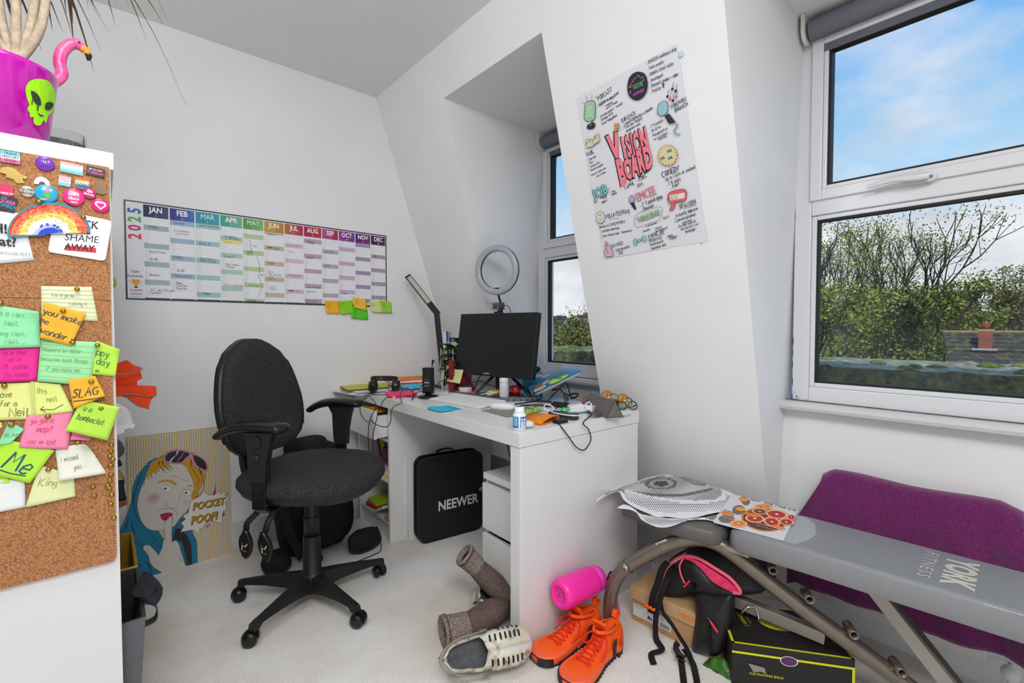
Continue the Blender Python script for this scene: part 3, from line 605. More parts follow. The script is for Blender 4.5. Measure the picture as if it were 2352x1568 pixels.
# ---- paper cards on the upper board ----
c1=lambda *a:[(a[i]/K,a[i+1]/K) for i in range(0,len(a),2)]
cd1=note(c1(-60,1150,122,1165,186,1420,-120,1450),'#eceef0','white name card at the left edge reading hat? above a printed name',(),lift=.001,curl=.002,grp='white cards on the upper cork board',cat='card',name='paper_card')
g=G(); g.T=TC@Matrix.Translation((0,0,.0045)); f=mC
u,v_=f(8/K,1330/K); g.text('at?',*f(45/K,1322/K),.026,'#28282b',bold=.02,sx=.85); g.text('H!',*f(2/K,1250/K),.026,'#28282b',bold=.03,sx=.8,rot=R(0)); g.text('TAYLOR-PITT',*f(78/K,1386/K),.0085,'#8d9096',sx=.95)
g.build('printed_lettering',cd1)
g=G(); T2=TC@Matrix.Translation((0,0,.004)); g.T=T2; f2=mapper(T2,0,0,K)
cc_=pp(f2,'300,1160 340,1148 590,1200 606,1210 608,1228 578,1408 568,1420 552,1421 276,1376 264,1366 265,1350'); g.m(mat('#eceef1',.35)); g.prism(cc_,-.002,0)
g.L().L(); g.text('CK',*f2(492,1228),.024,'#2d2f33',bold=.018,sx=.8,shear=.15); g.text('HE',*f2(462,1262),.017,'#2d2f33',bold=.018,sx=.85,shear=.15); g.text('SHAME',*f2(445,1302),.0215,'#2d2f33',bold=.02,sx=.82,shear=.15)
g.L().rect(*f2(356,1366),*f2(524,1352),'#d8343a'); g.L().text('AWAY',*f2(432,1352),.0195,'#3a2529',bold=.02,sx=.82,shear=.15)
g.build('paper_card',None,'white rounded card reading SHAME with AWAY struck through in red','card','white cards on the upper cork board')
# ---- sequin rainbow patch ----
T3=TC@Matrix.Translation((0,0,.009)); g=G(); g.T=T3; f3=mapper(T3,0,0,K)
cx,cy=266,1276
def arch(r0x,r0y,h,z):
    P=[(cx-r0x+ (0),cy)]; P=[(cx+r0x*math.cos(R(a)),cy-r0y*math.sin(R(a))+ (6-12*(math.cos(R(a))+1)/2)) for a in range(180,-1,-6)]; return [f3(*p) for p in P]
out=arch(227,172,0,0)+pp(f3,'300,1272 278,1252 262,1250 248,1262 246,1284 44,1292')
g.m(mat('#1a92a8',.6)); g.prism(out,-.004,0)
seq=[(216,160,'#e8402c'),(205,150,'#f0815a'),(176,126,'#f5a26c'),(160,112,'#f6e07a'),(128,88,'#fbf3b0'),(116,78,'#f6f7fb'),(80,52,'#b9c3f0'),(58,34,'#2846cc')]
for rx,ry,h in seq:
    g.L(); P=arch(rx,ry,0,0)
    g.m(mat(h,.22,name='sequin',vary=.12,scale=300)); g.poly([p for p in P])
g.L(); g.m(mat('#c48752',.9)); 
for i in range(220):
    a=R(random.uniform(4,176)); k=random.uniform(.3,1); x=cx+k*215*math.cos(a); y=cy-k*158*math.sin(a)
    if k>.93: h='#e2342b' if a>1.6 else '#f08a66'
    elif k>.76: h='#ee6a4a'
    elif k>.55: h='#f9d568'
    elif k>.36: h='#ffffff'
    else: h='#3f58cf'
    g.lay+=.00001; g.m(mat(h,.12,metal=.35)); P=[f3(x+9*math.cos(t)*.8,y+5*math.sin(t)) for t in [R(60*j) for j in range(6)]]; g.poly(P[::-1] if True else P)
g.build('rainbow_patch',None,'sequinned rainbow patch with teal edging pinned under the badges','patch')
pin(215/K,1106/K,'brass drawing pin at the top of the sequin rainbow',None,.011); pin(455/K,1188/K,'brass drawing pin beside the white SHAME card',None,.008)
# ---- badges ----
def badge(x,y,rx,ry,h,label,art=None,shape='round',rot=0,metal=0,pts=None,lift=.001):
    u,v_=mC(x/K,y/K); ru=abs(mC((x+rx)/K,y/K)[0]-mC((x-rx)/K,y/K)[0])/2; rv=abs(mC(x/K,(y+ry)/K)[1]-mC(x/K,(y-ry)/K)[1])/2
    g=G(); g.T=TC@Matrix.Translation((u,v_,lift))@Matrix.Rotation(R(rot),4,'Z'); m_=mat(h,.18,coat=.5,metal=metal)
    g.m(m_)
    if shape=='round':
        g.rings([[(ru*k*math.cos(2*pi*i/28),rv*k*math.sin(2*pi*i/28),z) for i in range(28)] for k,z in((.96,0),(1,.0015),(.97,.003),(.8,.0042),(.4,.005),(.05,.0052))])
        top=.0055
    else:
        P=pts or [(-1,-1),(1,-1),(1,1),(-1,1)]; g.prism([(a*ru,b_*rv) for a,b_ in P],0,.0022); top=.0025
    g.lay=top
    if art: art(g,ru,rv)
    return g.build('pin_badge',None,label,'badge','badges on the upper cork board',bev=0)
def wr(*ls):
    def a(g,ru,rv):
        for t,x,y,s_,h in ls: g.L(); g.text(t,x*ru,y*rv,s_,h,bold=.02,sx=.8)
    return a
def stripes(hs,inner=None):
    def a(g,ru,rv):
        n_=len(hs)
        for i,h in enumerate(hs): g.rect(-ru*.96,-rv*.94+rv*1.88*i/n_,ru*.96,-rv*.94+rv*1.88*(i+1)/n_,h)
        if inner: inner(g,ru,rv)
    return a
badge(58,860,56,34,'#31353c','trans history week letter badge at the top left of the cork',stripes(['#e06a9c','#e9ecef','#6bc5dc'],wr(('TRANS',0,.55,.0075,'#2f5f78'),('HISTORY',0,0,.0075,'#2d2f34'),('WEEK',0,-.6,.008,'#8e2450'))),'sq')
badge(247,895,54,40,'#7a35b8','purple oval badge reading HE HIM',wr(('HE',0,.38,.0095,'#2a1240'),('HIM',0,-.42,.0095,'#2a1240')))
badge(392,921,62,28,'#c9ccd2','wide trans flag pin with pink, white and blue stripes',stripes(['#6cc5d8','#a8dbe2','#f3e9ec','#f2b4c4']),'sq',rot=-4)
badge(522,940,50,24,'#22242c','dark rectangular pin reading TUESDAY in pink',wr(('SEE YOU NEXT',0,.42,.0042,'#e8e8ec'),('TUESDAY',0,-.3,.0082,'#e85aa0')),'sq',rot=-6)
badge(78,958,76,44,'#cdb064','rainbow and cloud enamel pin in gold at the left',None,'sq',pts=[(-1,.3),(-.85,.75),(-.4,.95),(.1,.8),(.45,.3),(1,.05),(.85,-.3),(.6,-.2),(.7,-.8),(.2,-.95),(-.05,-.5),(-.6,-.35),(-.55,0),(-1,.1)],metal=.6)
badge(230,988,45,22,'#e8e3ea','small pastel rainbow enamel pin in the middle row',None,'sq',pts=[(-1,-1)]+[(math.cos(R(a)),-1+2*math.sin(R(a))) for a in range(180,-1,-15)]+[(.45,-1)]+[(.42*math.cos(R(a)),-1+.8*math.sin(R(a))) for a in range(0,181,30)])
badge(354,990,33,27,'#cfd2d8','small square trans flag pin in the middle row',stripes(['#7cc7de','#efe6ea','#f0aec0'],wr(('TRANS',0,0,.0055,'#d05a80'))),'sq',rot=-5)
badge(450,1003,42,32,'#e8e0d0','round rainbow badge reading LOVE',lambda g,ru,rv:[g.circ(0,0,ru*.93,'#7b3fa0',ry=rv*.9)]+[ (g.L(),g.poly([(ru*.9*c_,rv*.9*s_) for c_,s_ in [(math.cos(t_),math.sin(t_)) for t_ in [R(lo_+ (180-2*lo_)*i_/12) for i_ in range(13)]]],h_)) for lo_,h_ in ((-40,'#3566c0'),(-18,'#39a85a'),(4,'#f2dc3c'),(24,'#ef8a2e'),(46,'#e23b34'))]+[g.L(),g.text('LOVE',0,0,.0105,'#f6f6f6',bold=.02,sx=.8)])
badge(553,1027,33,38,'#8b7256','bronze shield-shaped metal pin at the right',None,'sq',metal=.7,pts=[(-.9,.95),(.9,.85),(.8,0),(1,-.7),(0,-.95),(-1,-.8),(-.8,0)])
badge(38,1036,44,38,'#d83a6a','red and pink crown crest enamel pin at the left',wr(('PRIDE OF',0,-.55,.005,'#ffffff')),'sq',pts=[(-.95,.5),(-.5,.7),(-.2,1.0),(.1,.7),(.95,.4),(.75,-.2),(.85,-.8),(0,-1),(-.9,-.7),(-.8,0)])
badge(150,1047,40,30,'#d9d8c8','small cream oval badge reading QUEER BRITAIN',wr(('QUEER',0,.3,.0072,'#3c3d38'),('BRITAIN',0,-.35,.0066,'#3c3d38')))
badge(254,1059,66,50,'#28a5cf','large turquoise oval badge with a green bird-like figure',lambda g,ru,rv:[g.m(mat('#5fae4a',.4)),g.poly([(-.15*ru,-.2*rv),(.1*ru,-.75*rv),(.35*ru,-.35*rv),(.3*ru,.1*rv),(.1*ru,.35*rv),(-.15*ru,.2*rv)]),g.L(),g.poly([(-.1*ru,.2*rv),(.3*ru,.25*rv),(.35*ru,.6*rv),(0,.7*rv)],'#d98cc0'),g.poly([(-.55*ru,-.6*rv),(.0*ru,-.55*rv),(.05*ru,-.7*rv),(-.45*ru,-.75*rv)],'#e0c04a')])
badge(403,1078,62,48,'#e0347c','large pink oval badge reading silent disco',wr(('silent',0,.3,.0105,'#fbe3ee'),('disco',0,-.15,.0105,'#fbe3ee'),('PRIDE',0,-.6,.0055,'#fbe3ee')))
badge(488,1058,38,30,'#c9276e','deep pink oval badge reading 10% braver',wr(('10%',0,.35,.0075,'#fbe3ee'),('BRAVER',0,-.25,.0062,'#fbe3ee')),rot=-12)
badge(549,1123,51,38,'#e3197c','bright pink oval badge with a white heart',lambda g,ru,rv:[g.poly([(.62*ru*(16*math.sin(t)**3)/16,.62*rv*(13*math.cos(t)-5*math.cos(2*t)-2*math.cos(3*t)-math.cos(4*t))/15) for t in [2*pi*i/30 for i in range(30)]][::-1],'#fdf6fa'),g.L(),g.poly([(.40*ru*(16*math.sin(t)**3)/16,.40*rv*(13*math.cos(t)-5*math.cos(2*t)-2*math.cos(3*t)-math.cos(4*t))/15) for t in [2*pi*i/30 for i in range(30)]][::-1],'#e3197c')])
badge(38,1112,52,40,'#2e3540','dark blue rectangular badge reading QUEER COMEDY, at the left edge',wr(('THE',-.4,.65,.005,'#46b6d8'),('QUEER',0,.22,.0095,'#ec6aa6'),('COMEDY',0,-.35,.0095,'#46b6d8')),'sq',rot=-12)
# =================== ON TOP OF THE SHELF ===================
PT=thing('potted_plant','dracaena houseplant with bare branching stems in a glossy magenta pot on the shelf','plant',(-.165,1.505,1.471))
mgm=mat('#b808a0',.14,coat=.6,name='magenta_glazed_pot')
g=G().m(mgm); g.lathe([(.0,.0),(.076,.0),(.080,.004),(.1005,.160),(.1005,.168),(.095,.168),(.090,.130),(.0,.128)],56,(-.165,1.505,1.471),cap=False); pot=g.build('pot',PT)
g=G().m(mat('#4a3a2c',.95,vary=.4,scale=80)); g.lathe([(.0,.0),(.093,.0),(.093,.002),(.05,.008),(0,.009)],32,(-.165,1.505,1.601),cap=False); g.build('soil',PT)
# lime dripping alien face sticker on the pot side
ang=R(-33)
def potpt(x,y,off=.0012):  # sight line to the pot cone surface
    r=ray(x,y); lo_=None
    A=EYE; cx_,cy_=-.165,1.505
    best=None; t=.9
    while t<1.8:
        p=A+r*t; rad=.080+(p.z-1.475)*(.0205/.156)+off
        if (p.x-cx_)**2+(p.y-cy_)**2<rad*rad:
            a_,b_=t-.0005,t
            for _ in range(10):
                m=(a_+b_)/2; p=A+r*m; rad=.080+(p.z-1.475)*(.0205/.156)+off
                if (p.x-cx_)**2+(p.y-cy_)**2<rad*rad: b_=m
                else: a_=m
            return A+r*b_
        t+=.0005
    return A+r*1.45
def potpoly(g,st,off,h):
    P=[tuple(float(a) for a in t.split(',')) for t in st.split()]; P=[(p.x,p.y) for p in smooth([(a,b_,0) for a,b_ in P+[P[0]]],3)][:-1]
    tr=[[P[i] for i in t] for t in tessellate_polygon([[V((a,b_,0)) for a,b_ in P]])]
    for _ in range(2 if off<.002 else 1):
        nt2=[]
        for a,b_,c in tr:
            m=lambda p,q_:((p[0]+q_[0])/2,(p[1]+q_[1])/2); ab,bc,ca=m(a,b_),m(b_,c),m(c,a); nt2+=[(a,ab,ca),(ab,b_,bc),(ca,bc,c),(ab,bc,ca)]
        tr=nt2
    vs=[potpt(p[0]/K,p[1]/K,off) for t in tr for p in t]; tr=[(3*i,3*i+1,3*i+2) for i in range(len(tr))]; g.m(h); 
    fs=[]
    for t in tr:
        a,b_,c=[vs[i] for i in t]; nn=(b_-a).cross(c-a); fs.append(t if nn.dot(a-V((-.165,1.505,a.z)))>0 else (t[0],t[2],t[1]))
    g.add(vs,fs)
g=G()
potpoly(g,'222,431 262,440 290,475 302,525 298,570 284,610 262,632 256,662 246,668 240,656 232,664 220,683 196,682 182,664 184,636 176,640 163,634 162,616 150,600 152,584 160,572 150,545 140,500 142,470 160,444 190,432',.0014,mat('#a4ee14',.5,vary=.08,scale=250,bump=.4))
potpoly(g,'168,496 186,498 212,522 224,552 224,572 212,576 196,566 182,545 172,520',.0024,mat('#2c3a2a',.7)); potpoly(g,'246,580 254,562 272,556 290,562 292,576 280,594 262,602 248,596',.0024,mat('#2c3a2a',.7))
potpoly(g,'210,614 222,626 238,628 234,634 220,634 210,622',.0024,mat('#2c3a2a',.7)); potpoly(g,'176,540 172,566 176,572 180,545',.0026,mat('#2c3a2a',.7)); potpoly(g,'206,572 202,602 208,604 212,574',.0026,mat('#2c3a2a',.7))
g.build('alien_sticker',pot,solid=0)
stem=mat('#b5a58e',.8,vary=.18,scale=60,bump=.4,name='plant_stem')
g=G().m(stem)
base=V((-.137,1.52,1.60)); knob=V((-.132,1.52,1.672))
g.tube([base,base+V((0,0,.04)),knob],[.020,.018,.022],12)
tips=[(-.20,1.50,1.86),(-.165,1.56,1.92),(-.125,1.50,1.95),(-.085,1.53,1.98),(-.068,1.50,1.95)]
for i,tp in enumerate(tips):
    m1=knob.lerp(V(tp),.35)+V((.01*(i-2),0,-.01)); g.tube(smooth([knob+V((0,0,-.01)),m1,V(tp)],6),[.0105-.0003*j for j in range(13)],9)
g.build('stems',PT)
g=G(); lg=[mat('#3f4a2c',.5,h2='#6b3a32',scale=18),mat('#4a5632',.5,h2='#3a3a26',scale=18),mat('#5a2e2a',.5,h2='#47502e',scale=14)]
rd=random.Random(3)
def leaf(o,d,droop,ln,w_,m_):
    d=V(d).normalized(); P=[]; 
    for i in range(9):
        t=i/8; P.append(V(o)+d*ln*t+V((0,0,-droop*ln*t*t)))
    g.m(m_); side=d.cross(V((0,0,1))).normalized(); vs=[]
    for i,p in enumerate(P):
        t=i/8; ww=w_*math.sin(pi*min(1,(.12+t*.88)))**.6*.5 if t<1 else .0003; vs+=[p+side*ww,p+V((0,0,-.0012)),p-side*ww]
    g.add(vs,[(3*i+a,3*i+a+1,3*i+a+4,3*i+a+3) for i in range(8) for a in (0,1)],True)
tgt=[(235,165),(247,112),(292,138),(180,95),(111,108),(205,150),(128,60),(150,70),(258,38),(296,42),(108,100),(190,120),(70,70),(58,118),(210,60),(90,60),(140,95),(222,178)]
for i,(x,y) in enumerate(tgt):
    o=V(tips[3] if x>120 else tips[4]) if i%3 else V(tips[2]); o=o+V((0,0,rd.uniform(-.02,.12))); e_=PY(x,y,rd.uniform(1.45,1.62)); d=e_-o; hd=V((d.x,d.y,0)); ln=d.length*1.08
    dr_=.75; dd=V((d.x,d.y,d.z+dr_*ln)); leaf(o,dd,dr_*ln/ln*1.0,dd.length,.008,lg[i%3])
for i in range(110):
    o=V(tips[rd.randrange(5)])+V((0,0,rd.uniform(0,.12))); a=rd.uniform(0,2*pi); leaf(o,(math.cos(a),math.sin(a),rd.uniform(.4,2)),rd.uniform(.8,1.6),rd.uniform(.18,.30),.008,lg[i%3])
g.build('foliage',PT)
FL=thing('flamingo_ornament','hot pink flamingo head ornament curving out of the magenta pot','ornament',(-.095,1.57,1.603))
fm=mat('#f0408c',.3,vary=.25,scale=40,h2='#f77ab0'); YF=1.57
fp=lambda x,y:PY(x/K,y/K,YF)
g=G().m(fm); P=smooth([V((-.100,YF-.02,1.604)),V((-.094,YF-.01,1.635)),fp(312,436),fp(338,400),fp(326,345),fp(338,285),fp(378,246),fp(415,240),fp(450,262)],5); n_=len(P)
g.tube(P,[.012+.004*max(0,1-i/10) if i<n_-12 else .0115 if i<n_-6 else .0135-.0008*(i-(n_-6)) for i in range(n_)],14); g.build('neck_and_head',FL)
g=G().m(mat('#f0a03c',.3)); Pb=smooth([fp(448,262),fp(470,278),fp(482,298)],4); g.tube(Pb,[.010,.0098,.0094,.009,.0085,.008,.0075,.007,.0065],12); g.m(mat('#2a2422',.3)); g.tube(smooth([fp(482,298),fp(484,315),fp(478,330)],4),[.0068,.007,.0068,.006,.0055,.005,.004,.003,.001],12); g.build('beak',FL)
g=G().m(mat('#1a1212',.15)); ep=fp(432,243)+V((0,-.011,0)); g.ell(ep,(.0028,.002,.0028)); g.build('eye',FL)
TU=thing('candle_glass','clear glass tumbler filled with silver glitter behind the magenta pot','glass',(-.075,1.76,1.471))
gl=clear_glass('clear_glass_ware',(.93,.95,.95),.1)
g=G().m(gl); o_=(-.072,1.74,1.471); g.lathe([(.045,.0),(.048,.004),(.050,.118),(.048,.118),(.046,.008),(.0,.006)],36,o_,cap=False); g.build('tumbler',TU)
g=G().m(mat('#a9a9a6',.25,metal=.7,vary=.5,scale=240,bump=1)); g.lathe([(0,.008),(.0455,.008),(.0465,.095),(0,.096)],32,o_,cap=False); g.build('glitter_filling',TU)
# =================== THINGS STICKING OUT OF THE CUBBIES ===================
orf=mat('#ee4413',.8,vary=.08,scale=30); zipm=mat('#8d7a72',.4,metal=.8)
BG=thing('fabric_bag','crumpled bright orange zipped fabric bag poking out of the shelf','bag',(-.05,1.95,.83))
def oc(x,y,yy=1.95): return PY(x/K,640+y/K,yy)
def flap(st,y0,y1,nm,mm=orf):
    P=[tuple(float(a) for a in t.split(',')) for t in st.split()]; g=G().m(mm)
    A=[oc(a,b_,y0) for a,b_ in P]; B_=[oc(a,b_,y0)+V((0,y1-y0,0)) for a,b_ in P]
    g.rings([A,[p+V((.002,(y1-y0)*.5,.002)) for p in A],B_],sm=False); return g.build(nm,BG,bev=.006,bseg=3)
flap('560,470 640,465 690,447 730,478 779,492 760,505 776,545 742,560 750,590 560,585',1.93,1.97,'bag_body')
flap('560,600 650,590 720,588 852,592 853,640 830,648 812,700 815,714 770,700 690,650 660,640 560,660',1.90,1.94,'bag_flap')
g=G().m(zipm)
for P in (((636,520),(700,516),(745,500),(779,492)),((672,628),(740,632),(800,640),(852,640)),((678,632),(720,670),(760,695),(812,708))): g.tube(smooth([oc(a,b_,1.895) for a,b_ in P],6),.0022,6)
g.build('zip',BG)
def shoe_blob(name,label,cat,pts,h,sole=None,yy=1.9,th=.05,grp='shoes stacked in the cube shelves'):
    T_=thing(name,label,cat,(-.08,yy,oc(*pts[0],yy).z),grp); g=G().m(mat(h,.55,vary=.1,scale=30))
    A=[oc(a,b_,yy-th/2) for a,b_ in pts]; c_=sum(A,V())/len(A); back=[V((p.x-.0,yy+th/2,p.z)) for p in A]
    g.rings([[c_+(p-c_)*.82+V((-.002,-.0,0)) for p in A],[p+V((0,.008,0)) for p in A],[p+V((0,th-.008,0)) for p in A],[c_+(p-c_)*.82+V((0,th,0)) for p in A]]); g.build('upper',T_)
    if sole:
        A=[oc(a,b_,yy-th/2-.002) for a,b_ in sole[1]]; g=G().m(mat(sole[0],.6)); g.rings([A,[p+V((0,th+.004,0)) for p in A]],sm=False); g.build('sole',T_)
    return T_
shoe_blob('clog','white chunky clog resting on the shelf under the orange bag','clog',[(560,680),(640,680),(690,706),(715,730),(722,760),(735,790),(728,808),(690,830),(645,845),(560,850)],'#dfe0e0',('#e8e8e6',[(560,800),(650,800),(735,792),(735,806),(716,822),(712,812),(676,826),(678,840),(645,850),(560,860)]),1.88)
shoe_blob('shoe','dark grey-green shoe below the white clog in the shelf','shoe',[(560,865),(640,880),(665,900),(680,930),(678,955),(655,978),(560,985)],'#5b615e',None,2.25)
shoe_blob('shoe','black strappy shoe between the grey shoe and the yellow one','shoe',[(560,985),(640,1000),(655,994),(668,1020),(640,1034),(560,1036)],'#232122',None,2.28)
shoe_blob('shoe','mustard yellow soft shoe above the black boot','shoe',[(560,1040),(640,1042),(660,1062),(684,1100),(650,1104),(560,1104)],'#b5a84e',None,2.28)
shoe_blob('boot','black boot with brown sole at the bottom of the shoe pile','boot',[(560,1104),(640,1104),(682,1108),(678,1140),(690,1205),(640,1218),(560,1220)],'#252322',('#8d5a36',[(560,1215),(640,1218),(692,1206),(695,1232),(650,1252),(560,1256)]),2.28)
# fabric cube baskets pulled out of the bottom row
def basket(name,label,y0,y1,x1,zt,h,hi,notch=0):
    B=thing(name,label,'basket',((-.30+x1)/2,(y0+y1)/2,.039)); g=G()
    def rg(i,z,tx=0): return [(-.30+i,y0+i+tx,z),(x1-i-tx,y0+i+tx,z),(x1-i-tx,y1-i-tx,z),(-.30+i,y1-i-tx,z)]
    g.m(mat(h,.85,vary=.07,scale=120,bump=.3)); g.rings([rg(0,.039,.02),rg(0,zt-.02),rg(-.002,zt)],cap=False,sm=False); g.m(mat(hi,.9,vary=.1,scale=60)); g.rings([rg(-.002,zt),rg(.006,zt),rg(.006,.05,.02)],cap=False,sm=False); g.add(rg(.006,.05,.02),[(0,1,2,3)])
    g.build('basket_body',B,bev=.002); return B
basket('storage_basket','mustard yellow fabric storage basket in the bottom row of the shelf',1.80,2.11,.066,.355,'#d9bb6c','#a37f24')
bk=basket('storage_basket','dark grey fabric storage bin with loop handle in the bottom row of the shelf',1.452,1.768,.066,.362,'#67666a','#3d3d40')
g=G().m(mat('#636266',.85,vary=.06,scale=120)); g.strap(smooth([(.064,1.60,.33),(.085,1.60,.325),(.098,1.60,.305),(.095,1.60,.275),(.066,1.60,.268)],5),.03,.003,(0,1,0)); g.build('loop_handle',bk)
g=G().m(mat('#23222a',.9,vary=.2,scale=30,bump=.5))
def clo(u,v):
    a=u*2*pi; r_=.03+.012*math.sin(3*a+v*4); s_=math.sin(pi*v)**.6; return (.075+.030*(v-.5)*1.6+.008*math.sin(a*2), 1.53+.085*math.cos(a)*s_+.02*math.sin(5*v), .392+.018*math.sin(a)*s_+.006*math.sin(7*a)*s_)
g.grid(clo,28,14); g.build('cloth',None,'dark crumpled cloth hanging over the rim of the grey bin','cloth')
g=G().m(mat('#7ab02a',.6)); gp=PY(266,648,1.45); g.ell((.022,1.46,gp.z),(.006,.012,.012)); g.build('foam_ear_plug',None,'small lime green knob peeking out behind the shelf edge','knob')
# =================== YEAR PLANNER on the left wall ===================
PXL,PXR,PZB,PZT=.078,1.262,1.194,1.612
TP=frame((PXL,YW-.0025,PZB),(1,0,0),(0,0,1)); PW,PH=PXR-PXL,PZT-PZB
g=G(); g.T=TP; g.m(mat('#2a2a31',.35)); g.box(0,0,-.002,PW,PH,0)
g.L(); g.rect(.006,.006,PW-.006,PH-.006,'#e4e5ea'); fP=mapper(TP)
cxs=[v-PXL for v in (.140,.232,.327,.424,.518,.610,.704,.798,.891,.980,1.073,1.165,1.256)]
hd=PH-.062; top=PH-.010; rh=(hd-.010)/31
MN='JAN FEB MAR APR MAY JUN JUL AUG SEP OCT NOV DEC'.split()
HC=[('#26284f','#3b4674'),('#3a3a86','#3f6fb6'),('#2f93ac','#3ba0b4'),('#3ba696','#6bb59a'),('#4f9e45','#78b878'),('#c9a13f','#b5863c'),('#b8702c','#b0305a'),('#a8204a','#b8303c'),('#b25098','#a82c50'),('#9c3c9c','#7a3490'),('#5e1a68','#7a2a7c'),('#3c1436','#5a2350')]
TC_=['#a5b9c4','#a2bcd8','#a2cbcb','#aed3c2','#b9d3a2','#c9bda0','#ddc5cd','#b8a6b4','#bcacbf','#cbb1d0','#a993b5','#ac9cac']
FD=[2,5,5,1,3,6,1,4,0,2,5,0]; ND=[31,28,31,30,31,30,31,31,30,31,30,31]; DN='Mon Tue Wed Thu Fri Sat Sun'.split()
for m_ in range(12):
    x0,x1=cxs[m_]+.002,cxs[m_+1]-.003
    g.lay=.00016*2; g.rect(x0,.0065,x1,hd,'#eeeff4')
    nh=5
    for k in range(nh):
        a,b_=lin(HC[m_][0]),lin(HC[m_][1]); t=k/(nh-1); c='#%02x%02x%02x'%tuple(int(int(HC[m_][0][i:i+2],16)*(1-t)+int(HC[m_][1][i:i+2],16)*t) for i in (1,3,5))
        g.rect(x0+(x1-x0)*k/nh,hd,x0+(x1-x0)*(k+1)/nh,top,c); g.rect(x0+(x1-x0)*k/nh,.0065,x0+(x1-x0)*(k+1)/nh,.0095,c)
    g.L(); 
    for d in range(ND[m_]):
        y1=hd-d*rh; dw=(FD[m_]+d)%7; g.lay=.00016*3
        if dw>=5: g.rect(x0,y1-rh,x1,y1,TC_[m_])
        g.lay=.00016*4; g.rect(x0,y1-rh-.0003,x1,y1-rh+.0003,'#a9aeb8' if dw<4 or dw==6 else '#8f9aa6')
        g.text(str(d+1),x0+.003,y1-rh/2,.0062,'#55585f','LEFT'); g.text(DN[dw],x0+.0115,y1-rh/2,.0046,'#8a8d94','LEFT')
    g.text(MN[m_],(x0+x1)/2,hd+.032,.033,'#f2f3f6',bold=.03,sx=.82,shear=0); g.text(str(m_+1),(x0+x1)/2,hd+.009,.010,'#f2f3f6',bold=.02)
    g.lay=.00016*4; g.rect(x0+.04,hd-rh*.6,x1-.003,hd-rh*.5,'#d6a6ac')
# 2025 up the side in rainbow bands, year planner title, cup and maker lines
g.lay=.00016*5
for i,(c,h) in enumerate((('2','#d8425a'),('0','#c03a80'),('2','#59ad6c'),('5','#2f6fb0'))): g.text(c,.036,.268+i*.036,.060,h,bold=.03,rot=R(90),sx=.8)
g.text('YEAR',.033,.118,.0135,'#4a4f58',sx=.95,bold=.005); g.text('PLANNER',.033,.099,.0135,'#4a4f58',sx=.9,bold=.005)
g.text('PLANNERS',.034,.040,.0088,'#c23447',shear=.2,bold=.02); g.text('4',.034,.0325,.006,'#333333'); g.text('WINNERS',.034,.0245,.0088,'#4a86b8',shear=.2,bold=.02); g.text('planners4winners.com',.034,.0125,.0046,'#666a70')
g.poly([(.020,.086),(.048,.086),(.044,.068),(.038,.062),(.037,.056),(.031,.056),(.030,.062),(.024,.068)],'#e8a12a'); g.rect(.028,.050,.040,.056,'#3b2430'); g.line([(.021,.082),(.013,.080),(.016,.072),(.024,.069)],.0016,'#d98f20'); g.line([(.047,.082),(.055,.080),(.052,.072),(.044,.069)],.0016,'#d98f20')
# handwritten entries
def en(m_,d,t,s_=.0105,dx=.02,h='#22222a',w_=.10,rot=0,sx=1.0):
    g.lay=.00016*7; g.hand(t,cxs[m_]+dx,hd-(d)*rh+.001,s_,h,R(rot),w_,sx=sx,jit=.04)
for a in ((0,4.3,'HOH',.013),(0,13.6,'Back2Work',.010,.02),(0,16.6,'QWB.',.012),(0,22.6,'Boxes.',.011),(0,28.5,'AC UK/Chives',.0115,.02),(0,29.5,'Connect.',.010,.018),
  (1,1.4,'Monday.',.0105,.014),(1,4.4,'Mid Exhibition',.008,.018),(1,5.5,'World Cafe.',.008,.022),(1,15.2,'HOH',.0135,.014),(1,20.3,'QWB',.012,.022),(1,22.3,'Theatre/growth',.008,.014),(1,25.3,'Dee',.012,.02),(1,26.3,'Confex',.0115,.022),(1,27.4,'Confex',.0115,.02),
  (2,1.2,'Queer House Party',.009,.014),(2,8.6,'Betty 90.',.0105,.014),(2,14.5,'Betty Emerson',.008,.016),(2,15.7,'HOH (Manc)',.011,.016),(2,29.3,'HOH',.0135,.022),
  (3,4.4,'WeComment',.009,.014),(3,5.3,'CLUBWOBBLE',.009,.018),(3,13,'Gang P.',.0115,.014),(3,16.2,'The Common}',.0095,.018),(3,17.3,'Press',.011,.024),(3,25.1,'DIVA Awards',.0115,.014),
  (4,7.5,'TNW',.010,.036),(4,10.3,'HOH.',.0115,.016),(4,11.3,'BLW',.0105,.018),(4,24.6,'Sarah Panic.',.008,.018),(4,31.2,'HOORA',.0105,.016),(4,19.8,'BCN',.009,.074),
  (5,1.5,'HOORA.',.0095,.016),(5,7.6,'HOH QUP.',.0105,.016),(5,14.6,'HOH',.013,.016),(5,18.3,'UCS',.010,.018),(5,19.4,'WG }Awards',.010,.018),(5,20.4,'WCS',.010,.018),(5,21.3,'Gone Fun.',.007,.018),(5,25.1,'TMS',.011,.022),(5,26.1,'TMS',.011,.022),
  (6,5.4,'Alice in London',.0072,.014),(6,8.3,'Tim S.',.010,.018),(6,18.6,'Pride Bristol Beach',.006,.018),(6,19.3,'Pride South Camp',.006,.016),(6,26.3,'HOH. /HTS',.0095,.018),
  (7,2.6,'Brighton',.009,.016),(7,3.4,'Pride.',.009,.026),(7,10.3,'UKBP.',.0115,.014),(7,24,'Body Movement',.0085,.014),(7,26,'#blackleds',.0085,.014),(7,30.7,'BH Pride',.010,.014),
  (8,6.6,'Ale 50th',.0105,.016),(8,13.4,'HOH.',.011,.016),(9,26.3,'HOH.',.0115,.018),(11,6.4,'HOH.',.0115,.014)):
    en(*a)
